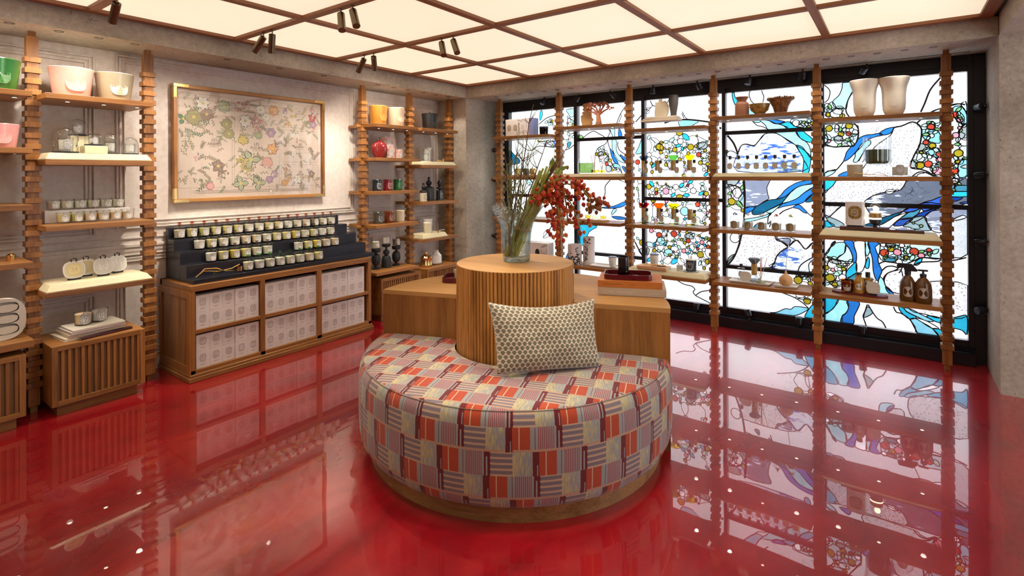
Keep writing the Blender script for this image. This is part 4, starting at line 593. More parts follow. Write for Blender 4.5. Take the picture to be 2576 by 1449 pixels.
for i in range(5):
    x0, x1 = PAN[i]; xc = (x0+x1)/2
    f = MB()
    f.box(x0-.0, YG-.02, ZB-.045, x1, YG+.04, ZB, bev=.001); f.box(x0, YG-.02, ZT, x1, YG+.04, 2.33, bev=.001)
    f.box(x1, YG-.035, ZB-.045, MX[i+1][1], YG+.04, 2.33, bev=.001)
    if i == 0: f.box(MX[0][0], YG-.035, ZB-.045, x0, YG+.04, 2.33, bev=.001)
    win = struct(f.build('window_%d' % (i+1), 'black'))
    for zb in BARS[i]: MB().box(x0, YG-.03, zb-.018, x1, YG+.035, zb+.018, bev=.001).build('glazing_bar', 'black', win)
    zs = [ZB]+sorted(BARS[i])+[ZT]
    ld = MB(); 
    inp = lambda x, z: x0 < x < x1 and ZB < z < ZT
    zs_ = zs
    inputs = []       # (name, material, ring) bottom to top
    def ringclean(cp):
        q = []
        for p in cp:
            if not q or hypot(p[0]-q[-1][0], p[1]-q[-1][1]) > .0014: q.append(p)
        if len(q) > 2 and hypot(q[0][0]-q[-1][0], q[0][1]-q[-1][1]) < .0014: q.pop()
        return q
    for za, zb in zip(zs, zs[1:]): inputs.append(('clear_pane', 'Gbase' if i else 'Gbase_clear', [(x0, za), (x1, za), (x1, zb), (x0, zb)]))
    for col, pts in G_POLY:
        q = ringclean(clip([tuple(p) for p in blob_outline(pts, 3)], x0+.001, x1-.001, ZB+.001, ZT-.001))
        if len(q) < 4: continue
        inputs.append((PIECE[col], 'G'+col, q)); lead_strip(ld, q, .0040, True, YG-.0006)
    for wd, pts in G_LINE:
        c_ = open_curve([tuple(p) for p in pts]); c_ = [p for p in c_ if inp(*p)]
        if len(c_) > 1: lead_strip(ld, c_, .0042*wd, False, YG-.0010)
    nodes = []
    for col, x, z, r_ in G_CIRC:
        if not inp(x, z): continue
        r_ = max(r_, .006); ring = [(x+r_*(1+.06*sin(3*k+x*40))*cos(2*pi*k/18), z+r_*sin(2*pi*k/18)) for k in range(18)]
        ring = clip(ring, x0+.001, x1-.001, ZB+.001, ZT-.001)
        if len(ring) < 5: continue
        ring = ringclean(ring); inputs.append(('roundel', 'G'+col, ring)); lead_strip(ld, ring, .0040, True, YG-.0024); nodes.append((x, z, r_))
    for col, xa, za, xb, zb in G_LEAF:
        if not inp((xa+xb)/2, (za+zb)/2): continue
        l = hypot(xb-xa, zb-za); ux, uz = (xb-xa)/max(l, 1e-6), (zb-za)/max(l, 1e-6); wd = l*.26
        pts = []
        for k in range(9): t = k/8; pts.append((xa+ux*l*t-uz*wd*sin(pi*t)**.8*.9, za+uz*l*t+ux*wd*sin(pi*t)**.8*.9))
        for k in range(7, 0, -1): t = k/8; pts.append((xa+ux*l*t+uz*wd*sin(pi*t)**.8*1.1, za+uz*l*t-ux*wd*sin(pi*t)**.8*1.1))
        pts = clip(pts, x0+.001, x1-.001, ZB+.001, ZT-.001)
        if len(pts) < 5: continue
        pts = ringclean(pts)
        if len(pts) < 4: continue
        inputs.append(('leaf_pane', 'G'+col, pts)); lead_strip(ld, pts, .0036, True, YG-.0026); nodes.append(((xa+xb)/2, (za+zb)/2, l*.3))
    # connecting vines
    rnd = random.Random(40+i); done = set()
    for a_, (xa, za, ra) in enumerate(nodes):
        nb = sorted(((hypot(xb-xa, zb-za), b_) for b_, (xb, zb, rb) in enumerate(nodes) if b_ != a_))[:4]
        for k, (d_, b_) in enumerate(nb):
            if d_ > .20 or (min(a_, b_), max(a_, b_)) in done: continue
            done.add((min(a_, b_), max(a_, b_))); xb, zb, rb = nodes[b_]
            if d_ < ra+rb: continue
            ux, uz = (xb-xa)/d_, (zb-za)/d_; s_ = rnd.uniform(-.22, .22)*d_
            pa = (xa+ux*ra, za+uz*ra); pb = (xb-ux*rb, zb-uz*rb); pm = ((pa[0]+pb[0])/2-uz*s_, (pa[1]+pb[1])/2+ux*s_)
            lead_strip(ld, open_curve([pa, pm, pb], 3), .0032, False, YG-.0008)
    # scratch marks painted on the plain panes
    zones = {0: [], 1: [(-2.9, 1.95, -2.3, 2.25), (-2.9, .65, -2.3, .95), (-2.95, 1.5, -2.5, 1.85)], 2: [(-2.05, 1.95, -1.4, 2.2)], 3: [(-1.3, 1.65, -.95, 1.87), (-.95, 1.95, -.6, 2.15), (-1.1, .62, -.6, .9), (-.95, .35, -.6, .75)], 4: [(-.35, 1.85, .15, 2.05), (-.35, 1.72, -.1, 1.9), (-.05, 1.25, .2, 1.38)]}[i]
    for (xa, za, xb, zb) in zones:
        for k in range(26):
            x = rnd.uniform(xa, xb); z = rnd.uniform(za, zb); a = rnd.choice((.5, 1.0, 1.1, 2.0, -.5))+rnd.uniform(-.2, .2); l = rnd.uniform(.015, .06)
            lead_strip(ld, [(x, z), (x+l*.5*cos(a), z+l*.5*sin(a)+.002), (x+l*cos(a), z+l*sin(a))], rnd.uniform(.0008, .0015), False, YG-.0003)
    # tile the panel: every pane keeps only the area no later pane covers
    from mathutils.geometry import delaunay_2d_cdt
    vc, fc = [], []
    for _, _, q in inputs:
        if sum(q[k-1][0]*q[k][1]-q[k][0]*q[k-1][1] for k in range(len(q))) < 0: q = q[::-1]
        fc.append(list(range(len(vc), len(vc)+len(q)))); vc += [Vector(p) for p in q]
    ov, oe, of, _, _, ofo = delaunay_2d_cdt(vc, [], fc, 1, 1e-5)
    groups = {}
    for f, src in zip(of, ofo):
        if src: groups.setdefault(max(src), []).append(f)
    for gi, fs in sorted(groups.items()):
        nm_, mt_, _q = inputs[gi]; b_ = MB(); vm, vb, cnt = {}, {}, {}
        for f in fs:
            for k in range(3):
                e_ = (f[k], f[(k+1) % 3]); cnt[frozenset(e_)] = cnt.get(frozenset(e_), 0)+1
                if f[k] not in vm: vm[f[k]] = b_.bm.verts.new((ov[f[k]][0], YG, ov[f[k]][1])); vb[f[k]] = b_.bm.verts.new((ov[f[k]][0], YG+.0025, ov[f[k]][1]))
        for f in fs:
            try: b_.bm.faces.new([vm[j] for j in f]); b_.bm.faces.new([vb[j] for j in f[::-1]])
            except ValueError: pass
        for f in fs:
            for k in range(3):
                a_, c_ = f[k], f[(k+1) % 3]
                if cnt[frozenset((a_, c_))] == 1:
                    try: b_.bm.faces.new([vm[a_], vm[c_], vb[c_], vb[a_]])
                    except ValueError: pass
        b_.build(nm_, mt_, win, sharp=0)
    o = ld.build('lead_came', 'lead', win, sharp=0, normals=False); o['kind'] = 'stuff'
# small accent spotlights round the window reveal
sp = MB(); sp.lathe([(.026, -.030), (.029, -.026), (.029, .030), (.024, .034), (.0, .034)], 18); sp.lathe([(.022, -.0305), (.0, -.0305)], 18, m=1, cap=False); sp.box(-.006, -.006, .03, .006, .006, .062)
msp = sp.mesh('accent_spotlight', ['black', 'matt_black'])
k = 0
TX = [-3.403, -2.938, -2.482, -2.039, -1.559, -1.109, -.663, -.209]
for k, x in enumerate(sorted(TX)):
    o = link('accent_spotlight', msp, None, (x, 5.30, 2.357), (radians((-25, 10, 30, 0, 20, -15, 8, 40)[k]), radians((10, 40, -35, 5, -20, 12, 8, 35)[k]), 0))
    tag(o, 'small black spotlight under the soffit above the window, %s from the left' % ORD[k], 'spotlight', 'small black spotlights round the window')
for k, x in enumerate((-2.54, -2.08, -1.617, -1.136, -.704, -.225)):
    o = link('accent_spotlight', msp, None, (x, 5.37, .157), (radians(180+(0, 10, 0, -18, 5, 3)[k]), radians((0, 5, 3, -22, 4, 2)[k]), 0))
    tag(o, 'small black spotlight on the black window sill, %s from the left' % ORD[k], 'spotlight', 'small black spotlights round the window')
for k, z in enumerate((1.99, 1.47, .96, .44)):
    o = link('accent_spotlight', msp, None, (.525, 5.33, z), (radians((60, 20, 8, -35)[k]), radians(80), 0)); tag(o, 'small black spotlight on the right concrete window jamb, %s from the top' % ORD[k], 'spotlight', 'small black spotlights round the window')
for k, z in enumerate((1.80, 1.42, .70)):
    o = link('accent_spotlight', msp, None, (-4.14, 5.33, z), (radians((10, 30, 25)[k]), radians(-80), 0)); tag(o, 'small black spotlight on the left concrete window jamb, %s from the top' % ORD[k], 'spotlight', 'small black spotlights round the window')
struct(MB().box(-14, 5.55, -.35, 12, 26, -.25).build('pavement', plain('pale_paving', (.62, .62, .62), .8))).name = 'pavement'
# ---------------------------------------------------------------- patterned wool fabric
def textile():
    m, nt, b = new_mat('patchwork_wool'); M['wool'] = m
    uvn = N(nt, 'ShaderNodeUVMap'); uvn.uv_map = 'UVMap'; sx = N(nt, 'ShaderNodeSeparateXYZ'); 
    tn = N(nt, 'ShaderNodeTexNoise'); tn.inputs['Scale'].default_value = 60; tn.inputs['Detail'].default_value = 2; L(nt, uvn.outputs[0], tn.inputs['Vector'])
    wob = N(nt, 'ShaderNodeVectorMath'); wob.operation = 'SCALE'; wob.inputs['Scale'].default_value = .0022
    ctr = N(nt, 'ShaderNodeVectorMath'); ctr.operation = 'SUBTRACT'; ctr.inputs[1].default_value = (.5, .5, .5); L(nt, tn.outputs['Color'], ctr.inputs[0]); L(nt, ctr.outputs[0], wob.inputs[0])
    ad = N(nt, 'ShaderNodeVectorMath'); ad.operation = 'ADD'; L(nt, uvn.outputs[0], ad.inputs[0]); L(nt, wob.outputs[0], ad.inputs[1]); L(nt, ad.outputs[0], sx.inputs[0])
    u, v = sx.outputs['X'], sx.outputs['Y']
    mt = lambda *a: math_n(nt, *a)
    RH, PU = .1015, .42
    q = mt('DIVIDE', mt('SUBTRACT', v, .438), RH); n = mt('FLOOR', q); w = mt('SUBTRACT', q, n)
    pr = mt('FLOOR', mt('DIVIDE', mt('ADD', n, 1), 2)); bottom = mt('SUBTRACT', mt('MULTIPLY', pr, 2), n)      # 1 on the lower row of a pair
    ph = mt('ADD', mt('MULTIPLY', pr, -.77), mt('MULTIPLY', bottom, .5))
    t = mt('FRACT', mt('SUBTRACT', mt('DIVIDE', u, PU), ph))
    MAR, RED, GRY, CRM, YEL, CRI, PUR = (.17, .018, .022), (.50, .075, .028), (.36, .37, .36), (.70, .48, .30), (.62, .52, .25), (.42, .05, .06), (.27, .22, .24)
    base = ramp(nt, t, [(0, MAR), (.065, RED), (.245, GRY), (.50, MAR), (.575, PUR), (.80, GRY)], 'CONSTANT')
    def band(x, a, b_): return mt('MULTIPLY', mt('GREATER_THAN', x, a), mt('LESS_THAN', x, b_))
    # crimson pinstripes over grey, denser to the right
    st = mt('LESS_THAN', mt('FRACT', mt('MULTIPLY', t, 52)), .42)
    c = mix(nt, mt('MULTIPLY', st, band(t, .325, .50)), base, CRI)
    c = mix(nt, band(t, .292, .298), c, MAR)
    # grey line inside the double maroon bar
    c = mix(nt, mt('MULTIPLY', band(t, .532, .548), mt('LESS_THAN', w, .8)), c, GRY); c = mix(nt, band(t, .497, .512), c, GRY)
    # maroon column continuing at the red block start: grey slit
    c = mix(nt, mt('MULTIPLY', band(t, .045, .055), mt('LESS_THAN', w, .45)), c, GRY)
    # cream stem in the red block
    c = mix(nt, mt('MULTIPLY', band(t, .120, .150), mt('LESS_THAN', w, .22)), c, RED)
    c = mix(nt, band(t, .130, .142), c, CRM)
    # horizontal stripes
    hs = mt('FRACT', mt('MULTIPLY', w, 4.2)); hz = mt('LESS_THAN', hs, .36); h2 = mt('LESS_THAN', mt('FRACT', mt('MULTIPLY', w, 12.6)), .3)
    inb = band(t, .575, .80)
    c = mix(nt, mt('MULTIPLY', inb, mt('MULTIPLY', h2, .6)), c, (.13, .10, .14)); c = mix(nt, mt('MULTIPLY', inb, mt('MULTIPLY', hz, .85)), c, CRM)
    # yellow vertical streaks
    vs = N(nt, 'ShaderNodeTexNoise'); vs.inputs['Detail'].default_value = 2; mp = N(nt, 'ShaderNodeMapping'); mp.inputs['Scale'].default_value = (260, 22, 1); L(nt, uvn.outputs[0], mp.inputs['Vector']); L(nt, mp.outputs[0], vs.inputs['Vector']); vs.inputs['Scale'].default_value = 1
    yf = ramp(nt, mt('ADD', vs.outputs['Fac'], mt('MULTIPLY', mt('SUBTRACT', .9, t), 1.0)), [(.48, (0, 0, 0)), (.58, (1, 1, 1))])
    c = mix(nt, mt('MULTIPLY', band(t, .80, 1.01), yf), c, YEL)
    # ladder line closing each pair of rows
    tick = mt('LESS_THAN', mt('FRACT', mt('MULTIPLY', t, 60)), .6)
    lad = mt('MULTIPLY', mt('MULTIPLY', mt('LESS_THAN', w, .10), bottom), mt('GREATER_THAN', t, .075))
    c = mix(nt, lad, c, mix(nt, tick, (.35, .16, .13), CRM))
    # heathered wool
    fz = N(nt, 'ShaderNodeTexNoise'); fz.inputs['Scale'].default_value = 420; fz.inputs['Detail'].default_value = 3; L(nt, uvn.outputs[0], fz.inputs['Vector'])
    c = mix(nt, .35, c, ramp(nt, fz.outputs['Fac'], [(.3, (.25, .25, .25)), (.7, (.75, .75, .75))]), 'OVERLAY')
    c = mix(nt, 1.0, c, (.80, .78, .80), 'MULTIPLY')
    L(nt, c, b.inputs['Base Color']); b.inputs['Roughness'].default_value = .95; b.inputs['Sheen Weight'].default_value = .25; b.inputs['Sheen Roughness'].default_value = .5; b.inputs['Specular IOR Level'].default_value = .15
    bp = N(nt, 'ShaderNodeBump'); bp.inputs['Strength'].default_value = .45; bp.inputs['Distance'].default_value = .002; L(nt, fz.outputs['Fac'], bp.inputs['Height']); L(nt, bp.outputs[0], b.inputs['Normal'])
textile()
# ---------------------------------------------------------------- round ottoman (front half circle)
ot = thing('ottoman', 'round patchwork wool upholstered ottoman on an oak base around the fluted pedestal', 'ottoman', (CX, CY, 0), A)
arc = [-pi+pi*k/64 for k in range(65)]
b_ = MB().prism([(.819*cos(a), .819*sin(a)-.003) for a in arc]+[(.350*cos(a), .350*sin(a)-.003) for a in arc[::-1]], 0, .10, 'Z')
b_.build('base', wood('oak_base_band', (.20, .085, .024), (.44, .225, .08), 'X', 1), ot)
bm = bmesh.new(); uvl = bm.loops.layers.uv.new('UVMap')
prof = [(.80, .079), (.835, .080), (.856, .090), (.869, .115), (.877, .16), (.880, .24), (.881, .34), (.879, .42), (.873, .462), (.862, .488), (.850, .498)]
inner = [.842, .80, .72, .62, .52, .44, .38, .350]
na = 128; AR = [-pi+pi*k/na for k in range(na+1)]
def zt(r): return .502+.008*min(1, (.85-r)/.1) - (.010*max(0, (.40-r)/.05) if r < .40 else 0)
rows = []
for (r, z) in prof: rows.append([(r, z, a) for a in AR])
for r in inner: rows.append([(r, zt(r), a) for a in AR])
V = []
for row in rows:
    vr = []
    for (r, z, a) in row:
        y = r*sin(a)-.004; 
        edge = 1.0
        d = -y
        zz = z
        if z > .45 and d < .03: zz = z-.018*(1-d/.03)**2
        vr.append(bm.verts.new((r*cos(a), y, zz)))
    V.append(vr)
def uv_of(ri, ci):
    r, z, a = rows[ri][ci]
    if ri < len(prof): return ((a+pi/2)*.879, z + (0 if ri < len(prof)-1 else 0))
    return (None, None)
top_start = len(prof)-1
for ri in range(len(rows)-1):
    for ci in range(na):
        f = bm.faces.new([V[ri][ci], V[ri][ci+1], V[ri+1][ci+1], V[ri+1][ci]]); f.smooth = True
        idx = [(ri, ci), (ri, ci+1), (ri+1, ci+1), (ri+1, ci)]
        for lp, (a_, b2) in zip(f.loops, idx):
            r, z, a = rows[a_][b2]
            if ri < top_start: lp[uvl].uv = ((a+pi/2)*.879, z)
            else: lp[uvl].uv = (r*cos(a), .507+.853+r*sin(a))
# flat face against the half-round table
for sgn in (0, na):
    col = [V[ri][sgn] for ri in range(len(rows))]
    low = bm.verts.new((.35*cos(AR[sgn]), .35*sin(AR[sgn])-.004, .08))
    f = bm.faces.new(col+[low])
    for lp in f.loops: lp[uvl].uv = (lp.vert.co.x, lp.vert.co.z)
bmesh.ops.recalc_face_normals(bm, faces=bm.faces)
me = bpy.data.meshes.new('upholstery'); bm.to_mesh(me); bm.free(); me.materials.append(M['wool']); link('upholstery', me, ot)
M['seam'] = plain('seam_thread', (.22, .17, .14), .9)
MB().tube([(.856*cos(a), .856*sin(a)-.004, .4965) for a in AR], .0016, 5).build('seam', 'seam', ot)

# ---------------------------------------------------------------- cushion
def cushion_mat():
    m, nt, b = new_mat('scalloped_cut_velvet'); M['scallop'] = m
    uvn = N(nt, 'ShaderNodeUVMap'); uvn.uv_map = 'UVMap'; sx = N(nt, 'ShaderNodeSeparateXYZ'); L(nt, uvn.outputs[0], sx.inputs[0]); mt = lambda *a: math_n(nt, *a)
    p = mt('DIVIDE', sx.outputs['X'], .0285); q = mt('DIVIDE', sx.outputs['Y'], .0215)
    row = mt('FLOOR', q); par = mt('MULTIPLY', mt('MODULO', mt('ADD', row, 100), 2), .5)
    x = mt('SUBTRACT', mt('FRACT', mt('ADD', p, par)), .5); y = mt('SUBTRACT', q, row)
    xs = mt('DIVIDE', mt('FLOOR', mt('MULTIPLY', mt('ABSOLUTE', x), 14)), 14); ys = mt('DIVIDE', mt('FLOOR', mt('MULTIPLY', y, 8)), 8)
    # fan: wide at the middle of the row, pointed above
    d = mt('ADD', mt('MULTIPLY', xs, 2.0), mt('ABSOLUTE', mt('SUBTRACT', ys, .5)))
    dk = mt('LESS_THAN', d, .80)
    nn = N(nt, 'ShaderNodeTexNoise'); nn.inputs['Scale'].default_value = 160; nn.inputs['Detail'].default_value = 2; L(nt, uvn.outputs[0], nn.inputs['Vector'])
    line = mt('MULTIPLY', mt('LESS_THAN', mt('ABSOLUTE', mt('SUBTRACT', y, .5)), .05), .55)
    tau = mix(nt, nn.outputs['Fac'], (.085, .075, .04), (.19, .165, .10)); cr_ = mix(nt, nn.outputs['Fac'], (.50, .41, .30), (.70, .60, .46))
    c = mix(nt, dk, cr_, tau); c = mix(nt, line, c, (.16, .14, .09))
    L(nt, c, b.inputs['Base Color']); b.inputs['Roughness'].default_value = .7; b.inputs['Sheen Weight'].default_value = .4
    bp = N(nt, 'ShaderNodeBump'); bp.inputs['Strength'].default_value = .5; bp.inputs['Distance'].default_value = .003; L(nt, mt('SUBTRACT', 1, dk), bp.inputs['Height']); L(nt, bp.outputs[0], b.inputs['Normal'])
cushion_mat()
bm = bmesh.new(); uvl = bm.loops.layers.uv.new('UVMap'); HW, HH, TH = .282, .172, .078; NU, NV = 40, 26
grid = {}
for side in (1, -1):
    for i in range(NU+1):
        for j in range(NV+1):
            u = -1+2*i/NU; v = -1+2*j/NV
            if side == -1 and (i in (0, NU) or j in (0, NV)): grid[side, i, j] = grid[1, i, j]; continue
            top = v > 0
            z = HH*v*(1-(.20 if top else .03)*(1-u*u)*abs(v)) ; x = HW*u*(1-.055*(1-v*v)) + (.012*v*(-1 if u < 0 else 0))
            th = TH*max(0, (1-u**2)*(1-v**2))**.42*(1+.05*sin(7*u+3*v)+.03*sin(11*v-4*u))
            z -= .012*u
            grid[side, i, j] = bm.verts.new((x, -side*th*(1.0 if side == 1 else .7), z))
for side in (1, -1):
    for i in range(NU):
        for j in range(NV):
            ids = [(i, j), (i+1, j), (i+1, j+1), (i, j+1)]
            if side == -1: ids = ids[::-1]
            f = bm.faces.new([grid[side, a, b2] for a, b2 in ids]); f.smooth = True
            for lp, (a, b2) in zip(f.loops, ids): lp[uvl].uv = (HW*(-1+2*a/NU)*1.05, HH*(-1+2*b2/NV)*1.05)
bmesh.ops.recalc_face_normals(bm, faces=bm.faces)
me = bpy.data.meshes.new('cushion'); bm.to_mesh(me); bm.free(); me.materials.append(M['scallop'])
cu = link('cushion', me); tag(cu, 'oblong taupe and cream scallop patterned cushion leaning on the fluted pedestal', 'cushion')
cu.location = (-1.425, 2.243, .684); cu.rotation_euler = (radians(-13), 0, radians(52.7)); cu.rotation_mode = 'XYZ'
# ---------------------------------------------------------------- shared small-object materials and helpers
def thin_glass(name, tint=(.985, .995, .99), rough=.02, ior=1.45, boost=1.0, edge=.82):
    m, nt, b = new_mat(name); out = nt.nodes['Material Output']; nt.nodes.remove(b)
    gg = N(nt, 'ShaderNodeNewGeometry'); dt = N(nt, 'ShaderNodeVectorMath'); dt.operation = 'DOT_PRODUCT'; L(nt, gg.outputs['Incoming'], dt.inputs[0]); L(nt, gg.outputs['Normal'], dt.inputs[1])
    cosv = math_n(nt, 'ABSOLUTE', dt.outputs['Value']); F0 = ((ior-1)/(ior+1))**2
    frv = math_n(nt, 'ADD', F0, math_n(nt, 'MULTIPLY', math_n(nt, 'POWER', math_n(nt, 'SUBTRACT', 1, cosv), 5), 1-F0))
    tr = N(nt, 'ShaderNodeBsdfTransparent'); tr.inputs['Color'].default_value = (*tint, 1)
    L(nt, mix(nt, math_n(nt, 'POWER', math_n(nt, 'SUBTRACT', 1, cosv), 3), tint, tuple(c*edge for c in tint)), tr.inputs['Color'])
    gl = N(nt, 'ShaderNodeBsdfGlossy'); gl.inputs['Roughness'].default_value = rough
    mx = N(nt, 'ShaderNodeMixShader'); L(nt, math_n(nt, 'MINIMUM', math_n(nt, 'MULTIPLY', frv, boost), 1), mx.inputs[0]); L(nt, tr.outputs[0], mx.inputs[1]); L(nt, gl.outputs[0], mx.inputs[2])
    L(nt, mx.outputs[0], out.inputs['Surface']); M[name] = m; return m
thin_glass('clear_glass'); thin_glass('ribbed_glass', (.965, .98, .98), .03, 1.6, 1.6, .9); thin_glass('blue_lid', (.25, .33, .42)); thin_glass('green_gem', (.30, .62, .22)); thin_glass('yellow_gem', (.92, .80, .05)); thin_glass('red_gem', (.75, .02, .02)); thin_glass('orange_gem', (.95, .30, .03)); thin_glass('clear_gem', (.9, .93, .95), .03, 1.6, 1.5, .42)
thin_glass('pink_acrylic', (.86, .55, .48)); thin_glass('green_acrylic', (.55, .86, .60)); thin_glass('lilac_acrylic', (.82, .76, .82)); thin_glass('pale_liquid', (.93, .95, .74)); thin_glass('yellow_liquid', (.92, .82, .22)); thin_glass('green_liquid', (.45, .60, .30)); thin_glass('smoke_glass', (.10, .10, .08)); thin_glass('amber_thin', (.55, .25, .03))
def gloss(name, col, rough=.25, **kw): M[name] = plain(name, col, rough, 0, **kw); M[name].node_tree.nodes['Principled BSDF'].inputs['Coat Weight'].default_value = .35; return M[name]
for n, c in dict(glaze_green=(.03, .20, .03), glaze_pink=(.80, .42, .36), glaze_pink2=(.80, .38, .37), glaze_grey=(.36, .32, .22), glaze_amber=(.50, .22, .03), glaze_beige=(.62, .48, .34), glaze_black=(.012, .012, .015), glaze_darkblue=(.012, .02, .03), glaze_wine=(.20, .008, .02), glaze_emerald=(.01, .11, .03), glaze_smoke=(.10, .10, .075), glaze_brown=(.20, .035, .008), glaze_red=(.28, .02, .02), glaze_white=(.74, .70, .66), amber_glass=(.11, .042, .006), amber_glass2=(.42, .20, .02)).items(): gloss(n, c)
for n, c in dict(wax_cream=(.82, .76, .55), wax_white=(.86, .83, .74), wax_yellow=(.85, .73, .30), wax_green=(.62, .62, .24), wax_gold=(.86, .66, .12), wax_peach=(.86, .66, .42), wax_olive=(.26, .22, .12), ceramic=(.80, .77, .72), ceramic_warm=(.66, .58, .47), porcelain=(.72, .67, .56), clay_tan=(.46, .27, .11), clay_red=(.30, .10, .055), clay_dark=(.06, .055, .05), stone=(.50, .42, .29), terra=(.20, .075, .035), ochre=(.24, .13, .03), bark=(.20, .10, .04), page=(.70, .62, .48), orange_cloth=(.62, .20, .04), beige_cloth=(.56, .45, .35), tan_label=(.68, .56, .42), pale_wood=(.64, .36, .16), twine=(.40, .24, .12), stalk=(.52, .58, .13), stalk2=(.40, .44, .09), twig=(.10, .055, .025), twig_green=(.24, .25, .06), berry_red=(.52, .035, .012), berry_orange=(.62, .14, .015), berry_brown=(.26, .10, .02), leaf_green=(.24, .34, .06), oxblood=(.055, .008, .012), slate_blue=(.09, .12, .17), blue_card=(.20, .24, .50), lacquer=(.13, .008, .014)).items(): M[n] = plain(n, c, .5 if 'wax' not in n else .4)
for n in ('wax_cream', 'wax_white', 'wax_yellow', 'wax_green', 'wax_gold', 'wax_peach'): M[n].node_tree.nodes['Principled BSDF'].inputs['Subsurface Weight'].default_value = .2; M[n].node_tree.nodes['Principled BSDF'].inputs['Subsurface Radius'].default_value = (.02, .015, .01)
M['flakes'] = plain('gold_flakes', (.45, .26, .06), .35, .8)
def mottled(name, cols, scale, rough=.5):
    m, nt, b = new_mat(name); g = N(nt, 'ShaderNodeTexCoord'); nn = N(nt, 'ShaderNodeTexNoise'); nn.inputs['Scale'].default_value = scale; nn.inputs['Detail'].default_value = 5; nn.inputs['Roughness'].default_value = .7
    L(nt, g.outputs['Object'], nn.inputs['Vector']); L(nt, ramp(nt, nn.outputs['Fac'], [(.35+.3*i/(len(cols)-1), c) for i, c in enumerate(cols)]), b.inputs['Base Color']); b.inputs['Roughness'].default_value = rough; M[name] = m
mottled('flakes', [(.10, .04, .01), (.42, .24, .05), (.75, .55, .20)], 130, .35)
mottled('toile', [(.78, .62, .55), (.74, .50, .44), (.38, .14, .11)], 38); mottled('tortoise', [(.22, .16, .05), (.34, .20, .05), (.08, .045, .02)], 26, .2); mottled('bark_glaze', [(.28, .14, .05), (.14, .06, .022), (.07, .03, .015)], 22, .3)
mottled('ink_drawing', [(.03, .03, .03), (.60, .58, .56), (.78, .76, .74)], 26); mottled('croc', [(.12, .008, .012), (.16, .012, .016), (.05, .004, .006)], 60, .2); mottled('marbled', [(.18, .20, .20), (.40, .43, .42), (.62, .64, .62)], 60)
mottled('tree_glaze', [(.42, .25, .10), (.40, .14, .08), (.20, .075, .045)], 14, .35)

